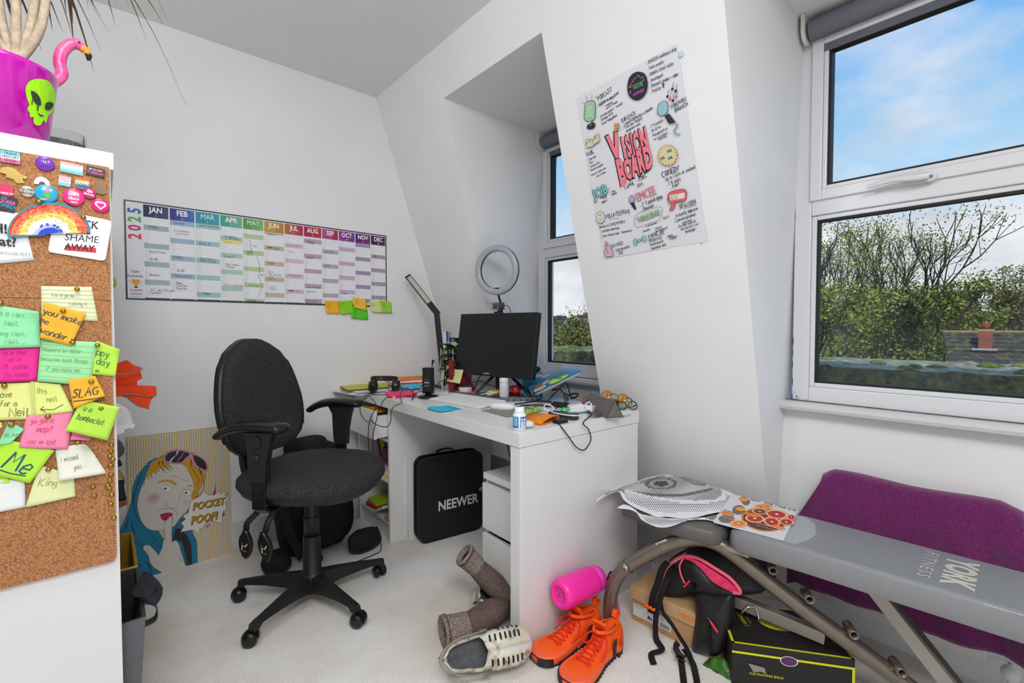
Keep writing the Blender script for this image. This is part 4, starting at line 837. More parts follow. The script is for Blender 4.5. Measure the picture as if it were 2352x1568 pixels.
for a in ((5,7.3,.014,.038),(6,26,.016,.040)): g.line([(cxs[a[0]]+a[2],hd-a[1]*rh+.004),(cxs[a[0]]+a[3],hd-a[1]*rh+.007)],.0032,'#22222a')
X=cxs[4]
g.line([(p.x,p.y) for p in smooth([(X+.026,hd-4.5*rh,0),(X+.033,hd-6*rh,0),(X+.029,hd-7.2*rh,0),(X+.034,hd-8*rh,0),(X+.036,hd-9.6*rh,0)],4)],.0014,'#22222a'); g.line([(p.x,p.y) for p in smooth([(X+.058,hd-11*rh,0),(X+.07,hd-15*rh,0),(X+.070,hd-18.5*rh,0),(X+.064,hd-19.8*rh,0),(X+.072,hd-21.5*rh,0),(X+.078,hd-25*rh,0),(X+.062,hd-29*rh,0)],6)],.0014,'#22222a')
g.lay=.00016*5; g.rect(cxs[3]+.008,hd-7*rh,cxs[4]-.008,hd-5.5*rh,'#e8e070'); en(3,6.7,'Brighton',.0075,.014,'#c2a84a')
g.build('year_planner',None,'long 2025 wall planner with coloured month columns and handwritten entries','calendar')
# sticky notes hanging from the planner's lower edge
TW=frame((0,YW-.006,0),(1,0,0),(0,0,1)); q4=lambda *a:[(580+a[i]/4.9,440+a[i+1]/4.9) for i in range(0,len(a),2)]; GN='sticky notes along the bottom edge of the year planner'
def wn(a,h,lb,n_,**k): 
    rr=random.Random(hash_(lb)); ls=[(''.join(rr.choice('abcdeimnorstu ') for _ in range(rr.randint(7,11))),.1,.80-.14*i,.0042,0,.11) for i in range(n_)]
    return note(q4(*a),h,lb,[(t_,u_,v_,s_,r_,w_) for t_,u_,v_,s_,r_,w_ in ls] if 0 else [(t_,u_,v_,.0046,r_,w_) for t_,u_,v_,s_,r_,w_ in ls],T=TW,grp=GN,cw=.9,**k)
wn((806,1224,966,1230,978,1376,828,1366),'#f7b21f','orange sticky note, leftmost of those under the planner',4,ink='#a87a1a',curl=.01)
wn((968,1232,1120,1222,1142,1366,990,1384),'#8fd41c','lime sticky note second from the left under the planner',2,ink='#557f1a',curl=.01)
wn((1140,1250,1284,1252,1302,1444,1100,1418),'#5fd02c','darker green sticky note hanging lowest, behind the yellow one',7,ink='#2f6f1a',lift=.0,curl=.008)
wn((1120,1186,1270,1212,1278,1340,1140,1304),'#f8c33c','yellow-orange sticky note overlapping the planner and two green notes',4,ink='#a5832a',lift=.005,curl=.012)
wn((1308,1228,1440,1236,1472,1364,1332,1350),'#d3e08a','pale olive sticky note second from the right under the planner',3,ink='#7f8a4c',curl=.01)
wn((1424,1220,1556,1242,1566,1372,1458,1352),'#97db3c','lime sticky note at the far right end under the planner',4,ink='#4f7f20',lift=.004,curl=.01)
# =================== VISION BOARD on the sloping pier ===================
nS=V((1,0,.332)).normalized(); upS=V((-.332,0,1)).normalized(); TB=frame(V((XS+.332*(ZC-1.6),0,1.6))-nS*.001,(0,-1,0),upS); fB=mapper(TB)
mB=mapper(TB,1320,90,3.075)
g=G(); g.T=TB
co=[fB(1325,226),fB(1388,594),fB(1625,554),fB(1555,99)]; TLb,BLb,BRb,TRb=[V((*c,0)) for c in co]
g.m(mat('#dfe0e6',.6)); g.grid(lambda u,v:(lambda p:(p.x,p.y,.0008+.0008*math.sin(u*6)+.002*max(0,.12-u)*8*abs(math.sin(v*3))))(BLb.lerp(BRb,u).lerp(TLb.lerp(TRb,u),v)),16,16)
g.lay=.0030
def H(t,x,y,s_=.0105,h='#26262c',w_=.12,sx=.82,rot=None):
    if rot is None: rot=0 if (y<390 and x>500) else 1 if (1230<y<1410 and x<400) else 8
    u,v=mB(x,y); g.hand(t,u,v,s_,h,R(rot),w_,sx=sx)
def under(x,y,x2,y2): g.line([mB(x,y),mB(x2,y2)],.0010,'#26262c')
def poly(st,h,ol=None,cl=0,w_=.0012):
    P=pp(mB,st,cl); g.poly(P,h)
    if ol: g.L(); g.line(P,w_,ol,close=True)
for a in (('. BIGGER audience only',512,178),('. More events',516,222),('. Double ticket sales',522,262),('. Investment',528,306),('. Beyond London + ad',534,344),('hoc',712,262,.009),('. Profile',538,384),
 ('PODCAST',168,436,.0155),('. Regular & consistent',164,484),('- frequency',212,484,.008),('- series & themes',216,502,.008),('. Exciting guests - varied!',178,560,.0095),('. Develop skills',184,584,.0095),('. Great engagement',188,612,.0095),
 ('SUBSTACK',332,590,.013),('. 2 posts/articles a month',338,620,.0115),('. Trial new formats',346,640,.010),('. Integrate work.',358,664,.010),
 ('. 3-4 events',530,632),('. 40-50 tix',536,664,.0095),('. Recognised as',546,694,.0095),('fun & confidence',562,716,.008),('boosting.',598,714,.0085),
 ('SOBEROKE',682,492,.012),('BRUNCH',712,516,.0125),('BOOK',90,826,.0135),('. Overview',94,866),('. Intro',100,888,.0095),('. Cultural refs.',104,914,.009),('. Research agents',110,938,.009),('. Research similar book',114,970,.008),('ideas & themes.',158,974,.0075),
 ('1 APRIL - 31 DEC',358,1066,.0145,'#26262c',.12,.8,15),('2024.',446,1050,.012,'#26262c',.12,.8,13),('. Happy',180,1134,.0115),('. Impact',186,1164,.0105),('. More',256,1090,.0095),('money',268,1104,.010),
 ('. 2-3 paid gigs',464,1184,.0155),('. Showreel',474,1216,.0125),('COMEDY',622,976,.0185),('. Up to 5 bits of content',634,1006,.0115),('. 3-4 slots',650,1038,.0125),('. Fun!',680,1056,.0135),
 ('SPANISH',742,1200,.0155),('. Actually improve',702,1262,.012),('. Conversational',704,1296,.012),('practice',766,1304,.0105),('. Try new way of',722,1336,.0105),("learning that's not",752,1350,.0085),('Duolingo!',786,1368,.0105),
 ('VOLUNTEERING',222,1266,.0165),('. Believe in CAUSE/PEOPLE',170,1336,.0105),('. Less/more directing',182,1366,.0105),('. Trans* History Week - Honoraries!',188,1400,.0098),
 ('. Avoid burnout',496,1330,.0085),('. REST!',622,1276,.009),('. Breathe',480,1366,.009),('- Educate',562,1348,.0085),('. Self development',564,1366,.0075),
 ('EXERCISE',526,1408,.0155),('. PRIORITISE',520,1440,.0105),('. Build muscle',530,1462,.0105),('. Healthier diet',536,1490,.0105),('. HIKE',648,1408,.011),('MORE!',676,1418,.0115),
 ('SAVINGS',264,1474,.0145),('. Save an extra',284,1504,.0115),('£5k!',316,1520,.0135)): H(*a)
for a in ((176,446,288,404),(184,452,282,416),(382,562,440,548),(110,812,140,800),(112,820,142,806),(722,504,776,476),(760,1192,862,1160),(770,1200,862,1170),(246,1274,318,1262),(660,954,706,934),(300,1478,350,1472),(528,1414,560,1408)): under(*a)
# vision board lettering in pink block capitals, black shadow behind
def blk(t,x,y,s_,h,rot=0,sx=.8,off=.0022,bold=.05,out='#141418',sp=1,w2=.09):
    u,v=mB(x,y); g.L(); g.text(t,u-off,v-off*.6,s_,out,bold=w2,rot=R(rot),sx=sx,sp=sp); g.L(); g.text(t,u,v,s_,h,bold=bold,rot=R(rot),sx=sx,sp=sp); g.L(); 
blk('V',290,778,.130,'#f2808e',4,.55); 
for t,x,y in (('I',350,778),('S',384,764),('I',416,752),('O',450,738),('N',496,716)): blk(t,x,y,.098,'#f2808e',2,.40)
for t,x,y,s_ in (('B',336,948,.125),('O',386,924,.094),('A',430,898,.098),('R',474,868,.098),('D',524,842,.098)): blk(t,x,y,s_,'#f2808e',2,.43)
blk('JOB',186,1078,.048,'#7fc4c4',10,.9,.0008,.04,w2=.07); H('...',238,1060,.012)
blk('EMCEE',508,1092,.044,'#f28a9a',9,.62,.0012,.03,w2=.06); blk('WELLBEING',526,1248,.0235,'#a8d8a0',8,.75,.0008,.03,w2=.06)
# club badge, microphones, notes, bubbles, money bag, dumb-bell, smiley, book
g.L(); P=pp(mB,'452,228 500,244 522,310 510,380 470,424 424,428 388,396 378,340 390,276 420,240',5); g.poly(P,'#231f33'); g.L(); g.line(pp(mB,'388,344 432,272 442,276 450,256 464,258 470,276 494,262 486,296 388,344'),.0016,'#e8935a')
u,v=mB(455,332); g.text('HOUSE',u,v,.0135,'#35d07a',rot=R(2),sx=.85,bold=.01); u,v=mB(458,376); g.text('HAPPINESS',u,v,.0125,'#e04fc0',sx=.72,bold=.01,rot=R(2)); u,v=mB(494,290); g.text('OF',u,v,.006,'#5aa0f0'); u,v=mB(400,376); g.text('THE',u,v,.006,'#e8d84a',rot=R(60))
g.L(); poly('80,452 104,438 140,438 152,462 150,552 120,578 84,574 72,548','#a9cfae','#1c1c20',4,.0022); poly('106,574 120,576 128,592 128,612 108,612','#a9cfae'); poly('94,608 126,586 150,594 148,622 118,636 92,630','#2a2a30',None,3)
for i in range(5): under(76,476+i*18,92,472+i*18); under(134,470+i*18,150,466+i*18)
for i in range(5): under(96+i*9,452,98+i*9,464); under(100+i*7,552,102+i*7,566)
for st in ('86,402 92,412 86,420 94,432','124,388 130,402 122,412 128,430','146,412 164,400','58,446 70,456'): g.line(pp(mB,st),.0012,'#1c1c20')
g.L(); poly('600,462 626,440 656,444 666,480 656,520 620,540 594,524 590,490','#a9d9e6','#1c1c20',4,.0018); poly('640,544 672,524 720,586 692,596 672,596','#25252c',None); poly('666,546 678,540 686,554 672,560','#7fc4d6')
for i in range(6): g.line([mB(596+i*12,452+abs(i-3)*4),mB(600+i*11,536-abs(i-2)*6)],.0007,'#2c5060'); g.line([mB(592,462+i*13),mB(664,452+i*13)],.0007,'#2c5060')
g.line([(p.x,p.y) for p in smooth([(*mB(712,590),0),(*mB(732,612),0),(*mB(708,640),0),(*mB(722,670),0),(*mB(752,668),0)],5)],.0042,'#1c1c20'); g.L(); g.line([(p.x,p.y) for p in smooth([(*mB(712,590),0),(*mB(732,612),0),(*mB(708,640),0),(*mB(722,670),0),(*mB(752,668),0)],5)],.0024,'#8fd0de')
g.L(); poly('388,1126 402,1104 424,1106 432,1130 416,1152 392,1150','#b7a6c9','#1c1c20',4,.0014); poly('398,1156 424,1150 442,1196 430,1204','#25252c')
for x,y,h in ((662,404,'#1c1c20'),(680,424,'#d24a90'),(696,352,'#1c1c20'),(720,366,'#1c1c20'),(722,406,'#d24a90'),(700,434,'#1c1c20')):
    u,v=mB(x,y); g.circ(u,v,.0042,h); g.line([(u+.0035,v),(u+.004,v+.014),(u+.010,v+.017)],.0016,h)
g.L(); poly('632,304 642,320 636,320 638,342 628,342 628,320 620,322','#1c1c20')
P=[]; cx,cy=664,820
for i in range(36):
    a=2*pi*i/36; r_=(62,80)[i%2]; P.append(mB(cx+r_*.95*math.cos(a),cy+r_*math.sin(a)))
g.L(); g.poly(P[::-1],'#e9c98a'); g.line(P,.0014,'#1c1c20',close=True); g.L(); g.circ(*mB(cx,cy),.0225,'#cfd0b0',ry=.0215)
for t,x,y in (('HA',628,840),('HA',676,788),('HA',682,838)): u,v=mB(x,y); g.L(); g.text(t,u,v,.0145,'#1c1c20',bold=.03,sx=.8,rot=R(4))
g.L(); poly('664,1098 690,1074 760,1058 792,1066 796,1112 780,1140 716,1152 712,1190 676,1208 690,1170 672,1150 662,1130','#e0606c','#1c1c20',3,.0014); poly('676,1100 784,1080 784,1118 680,1140','#dfe0cf'); H('HABLAS ?!',670,1130,.0085); H('ESPANOL',680,1146,.0078)
g.L(); poly('160,1240 180,1216 206,1222 220,1254 208,1288 180,1296 158,1274','#dfe0d2','#1c1c20',4,.0016); g.L()
for x in (180,192): u,v=mB(x,1240); g.circ(u,v,.0016,'#1c1c20',ry=.004)
g.line([(p.x,p.y) for p in smooth([(*mB(172,1258),0),(*mB(180,1278),0),(*mB(196,1276),0),(*mB(206,1254),0)],5)],.0014,'#1c1c20')
P=pp(mB,'430,1270 440,1240 468,1222 500,1212 540,1196 580,1186 612,1180 628,1200 620,1232 612,1262 580,1284 540,1296 500,1310 460,1326 436,1318 428,1294',4); g.line(P,.0012,'#1c1c20',close=True)
g.L(); poly('228,1420 240,1436 234,1450 216,1456 222,1436','#d9a6c0','#1c1c20'); poly('236,1452 256,1456 276,1500 276,1526 230,1532 216,1510 222,1476','#dcb4cc','#1c1c20',3,.0016); H('£',236,1508,.022,w_=.09)
g.L(); poly('420,1426 430,1408 440,1404 450,1440 440,1454 428,1448','#8fccc8','#1c1c20'); poly('482,1392 500,1384 512,1396 514,1420 500,1428 488,1420','#8fccc8','#1c1c20'); poly('446,1418 486,1402 488,1412 450,1430','#8fccc8','#1c1c20')
g.L(); poly('88,712 100,706 136,710 142,754 98,768 90,744','#d2d3b4','#1c1c20',0,.0016); poly('136,710 150,684 180,666 186,716 146,744 142,752','#d2d3b4','#1c1c20',0,.0016); H('UNI QUE',94,738,.006); H('AF!',148,710,.0115)
g.L(); 
for i in range(3): poly(' '.join('%d,%d'%(x,y+i*18) for x,y in ((286,600),(322,592),(326,606),(312,604),(292,616))),'#e6b56a','#1c1c20')
rd=random.Random(5)
for i in range(30):
    a=rd.uniform(0,2*pi); x=392+rd.uniform(.9,1.15)*170*math.cos(a); y=850+rd.uniform(.9,1.1)*215*math.sin(a); u,v=mB(x,y); g.circ(u,v,.0014,rd.choice(['#f2a0b0','#e6c06a','#a9cfae','#b0b4b0']),n=6)
vb=g.build('poster',None,'large white hand-lettered vision board poster taped to the sloping wall','poster')
g=G(); 
for (x,y,r_) in ((1564,124,.011),(1611,556,.006)): p=PP(x,y,TB.translation,nS); g.m(mat('#b9d4dc',.35)); g.ell(p-nS*.000,(.003,r_,r_*.9)); 
tk=g.build('adhesive_tack',vb,'pale blue adhesive tack')
# =================== POP-ART PRINT leaning on the floor ===================
pb=V((.068,2.532,0)); pr=V((.446,2.540,0)); pt=V((.060,2.548,.610)); 
xa=(pr-pb).normalized(); TPp=frame(pb,xa,(pt-pb)); mQ=mapper(TPp,260,960,3.564); cwid=(pr-pb).length; chei=.612
g=G(); g.T=TPp; g.m(mat('#d8d3c8',.7)); g.box(0,0,-.016,cwid,chei,0)
g.L(); g.m(mat('#c49a1c',.7)); pit=cwid/42
for j in range(int(chei/pit)+1):
    for i in range(43):
        x=pit*(i+.5*(j%2)*0+.3); y=pit*(j+.5)
        if x<cwid-.003 and y<chei-.003: g.circ(x,y,pit*.34,None,n=7)
bl_,sk,hr='#157aa0','#d6d0c6','#cf9a1c'; DK='#2a2527'
def ap(st,h,cl=0,ol='#2a2527',w_=.0011):
    g.L(); P=pp(mQ,st,cl); g.poly(P,h)
    if ol: g.L(.5); g.line(P,w_,ol,close=True)
ap('60,920 100,830 130,740 150,660 158,560 190,480 250,400 300,350 360,320 400,400 300,520 280,640 330,860 420,1000 520,800 640,700 650,940 685,1010 692,1195 420,1272 200,1335 130,1300 40,1200 40,980',bl_)
ap('300,380 340,340 420,300 520,262 640,290 740,420 756,470 720,600 640,700 560,830 470,900 380,918 300,912 240,860 205,770 198,680 232,560 270,470',sk,3)
ap('300,390 350,340 420,300 520,290 640,310 730,430 757,470 744,520 700,600 690,640 650,668 640,640 668,560 640,480 600,400 560,372 500,360 440,350 470,395 496,420 440,395 468,434 420,398 408,380 420,440 380,400 372,440 345,420 360,462 318,440 316,500 296,450 288,505 270,470 246,560 262,480 280,430',hr,0)
ap('410,320 440,275 500,258 580,262 680,300 756,352 776,400 770,432 740,438 700,420 660,392 640,340 620,330 590,352 566,372 500,374 440,366 414,350','#d98fae',3)
g.L(); g.poly(pp(mQ,'426,320 450,286 510,268 580,272 628,292 600,320 570,352 540,364 470,360 430,348',2),'#2e2729'); g.L(); g.poly(pp(mQ,'650,300 700,316 750,356 764,396 758,424 720,410 684,384 662,344',2),'#2e2729')
g.L(); g.poly(pp(mQ,'540,268 520,300 500,320 470,360 452,360 480,326 510,306 522,268'),'#cfd3d4'); g.line(pp(mQ,'584,276 560,310 540,330 524,360'),.0016,'#cfd3d4')
for st,c in (('380,350 378,380 400,420 430,445',2),('400,350 410,380 440,410 460,420',2),('640,340 640,400 690,480 700,520 684,560',2),('700,400 730,480 744,560 700,640',2)): g.L(.2); g.line(pp(mQ,st,4),[.001,.003,.004,.003,.0015],DK)
g.L(); g.poly(pp(mQ,'356,540 384,512 430,502 480,508 512,528 522,546 500,548 470,528 420,520 384,528',2),hr); g.poly(pp(mQ,'596,560 620,548 650,550 664,562 650,560 622,560',2),hr)
g.L(); 
for x,y,rx,ry in ((432,576,40,26),(602,610,40,24)):
    P=pp(mQ,'%d,%d %d,%d %d,%d %d,%d %d,%d %d,%d'%(x-rx,y-8,x-rx*.3,y-ry,x+rx*.6,y-ry*.8,x+rx,y,x+rx*.3,y+ry,x-rx*.5,y+ry*.7),4); g.L(); g.poly(P,'#e9e7e2'); g.line(P,.0010,DK,close=True); g.L(); u,v=mQ(x-6,y); g.circ(u,v,.0058,'#7f9490'); g.L(); g.circ(u,v,.0034,'#17171a')
    for k in range(6): g.line([mQ(x-rx*.6+k*rx*.25,y-ry*.95),mQ(x-rx*.7+k*rx*.28,y-ry*1.4)],.0005,DK)
for st in ('576,584 552,620 540,660 530,712 520,732 490,738 468,728 440,722 428,712 430,692 440,686','460,478 500,476 540,484 580,506 620,516','344,766 380,742 430,738 470,740 510,760 524,780 512,798'): g.line(pp(mQ,st,4),.0010,DK)
# blushing cheeks printed on the board, lips
for x,y,r_,h in ((330,660,.026,'#d5c0be'),(330,655,.019,'#cfacb0'),(335,650,.011,'#c99aa2'),(590,690,.012,'#d8c2c0')): g.L(.5); g.circ(*mQ(x,y),r_,h)
g.L(); g.poly(pp(mQ,'382,788 420,776 450,772 480,776 487,790 470,810 440,836 412,836 392,820',3),'#b81048'); g.L(.3); g.line(pp(mQ,'384,792 430,796 470,790'),.0008,DK)
# hand with raised finger
ap('424,1000 418,920 424,850 448,820 458,804 478,800 487,820 482,880 478,960 484,1020 500,1000 520,1004 544,1040 560,1100 590,1200 608,1216 414,1274 330,1220 300,1180 290,1130 270,1100 246,1072 246,1048 270,1036 300,1040 340,1080 372,1122 400,1060 412,990',sk)
for st in ('300,1040 340,1004 400,970 408,990 330,1050','350,1070 372,1046 406,1034 394,1060 366,1066','544,1010 548,1070 560,1170','560,1010 580,1060 594,1210','510,1096 540,1130 556,1176','452,832 452,812 480,808 484,834 466,840','246,1070 262,1092 286,1080 290,1050'): g.L(.2); g.line(pp(mQ,st),.0009,DK)
g.L(); g.poly(pp(mQ,'506,910 524,898 560,908 606,960 640,1040 646,1206 608,1216 590,1100 560,1010 540,1004 520,992 484,1000'),'#2e2729')
for st in ('170,600 164,680 200,820 260,900 320,960 352,1010','240,440 200,540 172,660','100,920 110,870 124,820','180,960 160,900 150,840','60,970 140,1000 240,1050','264,1160 300,1220 320,1285','160,1165 200,1190 244,1240','130,1268 190,1280 268,1314','560,800 520,860 500,890','590,760 540,850'): g.L(.2); g.line(pp(mQ,st,4),[.0008,.002,.003,.0035,.003,.0025,.002,.0015,.001],DK)
# speech burst
SB='548,932 578,884 552,858 592,826 570,800 616,770 622,720 640,672 716,634 736,600 780,626 820,630 866,600 876,622 918,600 912,632 948,650 916,690 934,740 900,760 892,800 888,862 850,850 800,838 760,850 730,900 712,900 690,948 660,912 610,920'
for st in ('660,660 684,636 712,652','816,626 842,536 838,628','924,636 936,614 950,612','886,800 908,766 914,796','756,890 796,862 776,890','616,950 620,904 650,906','552,888 564,862 572,882'): g.L(.2); g.poly(pp(mQ,st),'#c2147a')
ap(SB,'#e6e4e0',0,DK,.0014)
for t,x,y,s_ in (('POCKET',780,702,.046),('POOF!',742,818,.050)):
    u,v=mQ(x,y); g.L(); g.text(t,u+.002,v-.002,s_,DK,bold=.05,shear=.18,rot=R(-2),sx=.72); g.L(); g.text(t,u,v,s_,'#c9980f',bold=.03,shear=.18,rot=R(-2),sx=.72)
g.build('art_print',None,'pop-art print of a hooded face reading POCKET POOF!, leaning on the left wall','art print')
# =================== BLACK PILE OF BAGS behind the chair ===================
bkf=mat('#131314',.8,vary=.4,scale=25,bump=.6,name='black_bag_nylon')
def lump(c,r_,seed,n=36,m_=20,sq=.6,rot=0):
    rd=random.Random(seed); ph=[rd.uniform(0,6) for _ in range(8)]
    def f(u,v):
        a=u*2*pi; b_=(v-.5)*pi; cx=math.cos(b_)**sq if math.cos(b_)>0 else 0
        k=1+.07*math.sin(3*a+ph[0]+v*5)+.05*math.sin(5*a+ph[1])*math.sin(4*v*pi+ph[2])+.035*noise.noise(V((math.cos(a)*3,math.sin(a)*3,v*6+seed)))*2
        x,y,z=r_[0]*cx*math.cos(a)*k,r_[1]*cx*math.sin(a)*k,r_[2]*math.copysign(abs(math.sin(b_))**.8,b_)*(1+.05*math.sin(2*a+ph[3]))
        if rot: x,y=x*math.cos(R(rot))-y*math.sin(R(rot)),x*math.sin(R(rot))+y*math.cos(R(rot))
        return (c[0]+x,c[1]+y,max(.002,c[2]+z))
    return f
bp=thing('backpack','slouched black backpack on the carpet behind the office chair','backpack',(.72,2.38,0))
g=G().m(bkf); g.grid(lump((.76,2.34,.24),(.18,.10,.265),4),40,24); g.build('bag_body',bp)
g=G().m(bkf); g.grid(lump((.80,2.235,.17),(.12,.05,.12),9),30,16); g.build('front_pocket',bp)
g=G().m(mat('#1d1d1e',.7)); g.strap(smooth([(.66,2.27,.45),(.62,2.25,.40),(.60,2.23,.30),(.61,2.22,.18),(.66,2.2,.03)],5),.035,.005,(1,0,0)); g.build('shoulder_strap',bp)
g=G().m(bkf)
g.grid(lump((.74,2.36,.49),(.10,.07,.055),12),26,14); g.build('top_flap',bp)
db=thing('drawstring_bag','flat black drawstring bag with cord toggle lying beside the backpack','bag',(.93,2.14,0))
g=G().m(bkf); g.grid(lump((.93,2.14,.055),(.085,.045,.052),21,rot=8),36,16); g.build('bag_body',db)
g=G().m(BLK); g.tube(smooth([(.99,2.17,.09),(1.0,2.12,.05),(.99,2.09,.004),(.95,2.07,.004),(.88,2.06,.004),(.82,2.05,.004)],6),.0022,6); g.ell((.995,2.15,.085),(.01,.008,.014)); g.build('drawcord',db)
g=G().m(bkf); g.grid(lump((.555,2.20,.05),(.055,.06,.048),33,rot=30),30,14); g.build('bag',None,'crumpled black fabric bag at the left foot of the backpack','bag')
# =================== BLACK CASE reading NEEWER ===================
A=V((1.158,2.010,0)); B_=V((1.512,1.962,0)); ex=(B_-A).normalized(); ey=V((-ex.y,ex.x,0)); Wn=(B_-A).length; Tn=frame(A,ex,(0,0,1)); Tn2=Matrix((ex,ey,V((0,0,1)))).transposed().to_4x4(); Tn2.translation=A
nc=thing('light_case','black padded square carrying case reading NEEWER, standing in the kneehole','case',A+ex*Wn/2)
cf=mat('#161617',.75,vary=.15,scale=200,bump=.15,name='black_case_fabric')
g=G().m(cf); g.T=frame(A+ey*.082,ex,(0,0,1)); g.rbox(0,.002,0,Wn,.425,.045,.045); g.build('case_back',nc,bev=.008,bseg=3)
g=G().m(cf); g.T=frame(A+ey*.06,ex,(0,0,1)); g.rbox(0,.002,.0005,Wn,.425,.058,.045); fr_=g.build('case_front',nc,bev=.008,bseg=3)
g=G().m(mat('#0c0c0c',.6)); g.T=frame(A+ey*.0605,ex,(0,0,1)); g.tube(smooth([(-.001,.06,0),(-.002,.37,0),(.014,.412,0),(.055,.4265,0),(Wn-.06,.4265,0),(Wn-.012,.41,0),(Wn+.001,.37,0)],5),.0032,8); g.build('zip',nc)
g=G(); g.T=frame(A+ey*.0013,ex,(0,0,1)); g.lay=.0; g.text('NEEWER',.212,.172,.068,'#e3e3e3',bold=.025,sx=.86); g.text('®',.345,.215,.032,'#e3e3e3'); g.build('printed_name',fr_)
g=G().m(cf); g.T=Tn2; g.strap(smooth([(.13,.08,.425),(.14,.08,.437),(.2,.08,.440),(.22,.08,.425)],4),.02,.004,(0,1,0)); g.build('handle',nc)
# =================== ON THE DESK ===================
ZT=.7303
A_=lambda x,y,z=ZT: PZ(740+x/6.533,820+y/6.533,z)
B_c=lambda x,y,z=ZT: PZ(1080+x/5.88,840+y/5.88,z)
C_c=lambda x,y,z=ZT: PZ(980+x/7.13,740+y/7.13,z)
def slab(name,label,cat,pts,z0,th,h,group=None,bev=.0006,parent=None,r=.6,edge=None,art=None,**k):
    P=[(p.x,p.y) for p in pts]
    if sum(P[i][0]*P[(i+1)%len(P)][1]-P[(i+1)%len(P)][0]*P[i][1] for i in range(len(P)))<0: P=P[::-1]
    g=G(); 
    if edge: g.m(mat(edge,.7)); g.prism(P,z0+th*.1,z0+th*.9); g.m(mat(h,r)); g.prism(P,z0,z0+th*.1); g.prism(P,z0+th*.9,z0+th)
    else: g.m(mat(h,r,**k)); g.prism(P,z0,z0+th)
    if art: art(g,z0+th)
    return g.build(name,parent,label,cat,group,bev=bev)
# --- left end: papers, yellow notebook, folders ---
clr=clear_glass('clear_plastic_sleeve',(.9,.92,.94),.1)
slab('document_wallet','clear plastic document wallet at the left end of the desk top','document wallet',[A_(150,515),A_(420,566),A_(600,580),A_(760,520),A_(330,440)],ZT,.004,'#d9dbe0',r=.2)
PK='loose white papers under the yellow notebook'
for i,(a,b_,c,d) in enumerate((((330,500),(420,540),(1000,500),(900,430)),((360,480),(520,530),(1080,480),(1000,420)),((300,470),(500,512),(980,470),(800,400)))):
    slab('paper_sheets',('lower white paper sheets fanned under the yellow notebook','middle white paper sheets fanned under the yellow notebook','upper grey-white paper sheets directly under the yellow notebook')[i],'papers',[A_(*a,.738+.004*i),A_(*b_,.738+.004*i),A_(*c,.738+.004*i),A_(*d,.738+.004*i)],ZT+.0042+.0035*i,.003,('#e4e6ea','#d2d6e2','#dfe1e6')[i],PK)
yb_=[A_(230,410,.753),A_(378,494,.753),A_(1000,446,.753),A_(960,352,.753)]
slab('notebook','thin mustard-yellow notebook on the papers at the left end','notebook',yb_,ZT+.0148,.009,'#c9c01e',bev=.002,edge='#5d5636',r=.45)
fx=lambda x,y,z:A_(x,y,z)
stk=[(('#f3f1ec',.010,'white sheaf of papers, bottom of the folder stack')),('#c2185f',.007,'magenta card folder near the bottom of the stack'),('#e9dcae',.009,'cream paper sheaf in the middle of the folder stack'),('#d8372a',.006,'red card folder in the upper half of the stack'),('#f1efef',.011,'thick white paper sheaf below the orange folder'),('#f07c1e',.006,'bright orange folder on top of the stack')]
z=ZT+.0005; rr=random.Random(2); FB=[V((1.205,2.385,0)),V((1.40,2.325,0)),V((1.455,2.50,0)),V((1.245,2.535,0))]; c_=sum(FB,V())/4
for h,th,lb in stk:
    P=[]; a=R(rr.uniform(-4,4)); o=V((rr.uniform(-.006,.006),rr.uniform(-.006,.006),0))
    for p in FB: q_=p-c_; P.append(c_+o+V((q_.x*math.cos(a)-q_.y*math.sin(a),q_.x*math.sin(a)+q_.y*math.cos(a),0)))
    slab('folder' if 'folder' in lb.split(',')[0] or 'card' in lb else 'paper_sheaf',lb+' left of the microphone','folder' if 'folder' in lb.split(',')[0] else 'papers',P,z,th,h,'folders and papers stacked at the back left of the desk'); z+=th+.0006
# stitched notebook on top
sn=thing('stitched_notebook','small hand-stitched kraft notebook on top of the orange folder','notebook',(1.27,2.46,z))
ca=A_(970,268,z+.0); cbp=A_(1325,232,z); e1=(cbp-ca); e1.z=0; e1=e1.normalized(); e2=V((-e1.y,e1.x,0)); e2=e2 if e2.y>0 else -e2
Ls=.150; T_=Matrix((e1,e2,V((0,0,1)))).transposed().to_4x4(); T_.translation=V((ca.x,ca.y,z))
for k in range(4):
    g=G().m(mat('#c99a62',.85,vary=.1,scale=60)); g.T=T_; g.rings([[(x,y+.0*k,zz) for x,y,zz in ((0,0,.007*k+.0003),(Ls,0,.007*k+.0003),(Ls,.09,.007*k+.0003),(0,.09,.007*k+.0003))],[(0,.002,.007*k+.0062),(Ls,.002,.007*k+.0062),(Ls,.09,.007*k+.0062),(0,.09,.007*k+.0062)]],sm=False); g.build('page_section',sn,bev=.0012)
g=G().m(mat('#6e3a1e',.7)); g.T=T_
for i in range(6): g.tube([(.012+i*.024,-.0012,.001),(.012+i*.024,-.0014,.027)],.0011,6)
g.build('stitching',sn)
g=G().m(mat('#e2b98a',.8,vary=.12,scale=30)); g.T=T_; g.rings([[(-.003,-.002,.0285),(Ls+.003,-.002,.0285),(Ls+.003,.094,.0285),(-.003,.094,.0285)],[(-.003,-.002,.0305),(Ls+.003,-.002,.031),(Ls+.003,.094,.0305),(-.003,.094,.0305)]],sm=False); g.build('cover',sn)
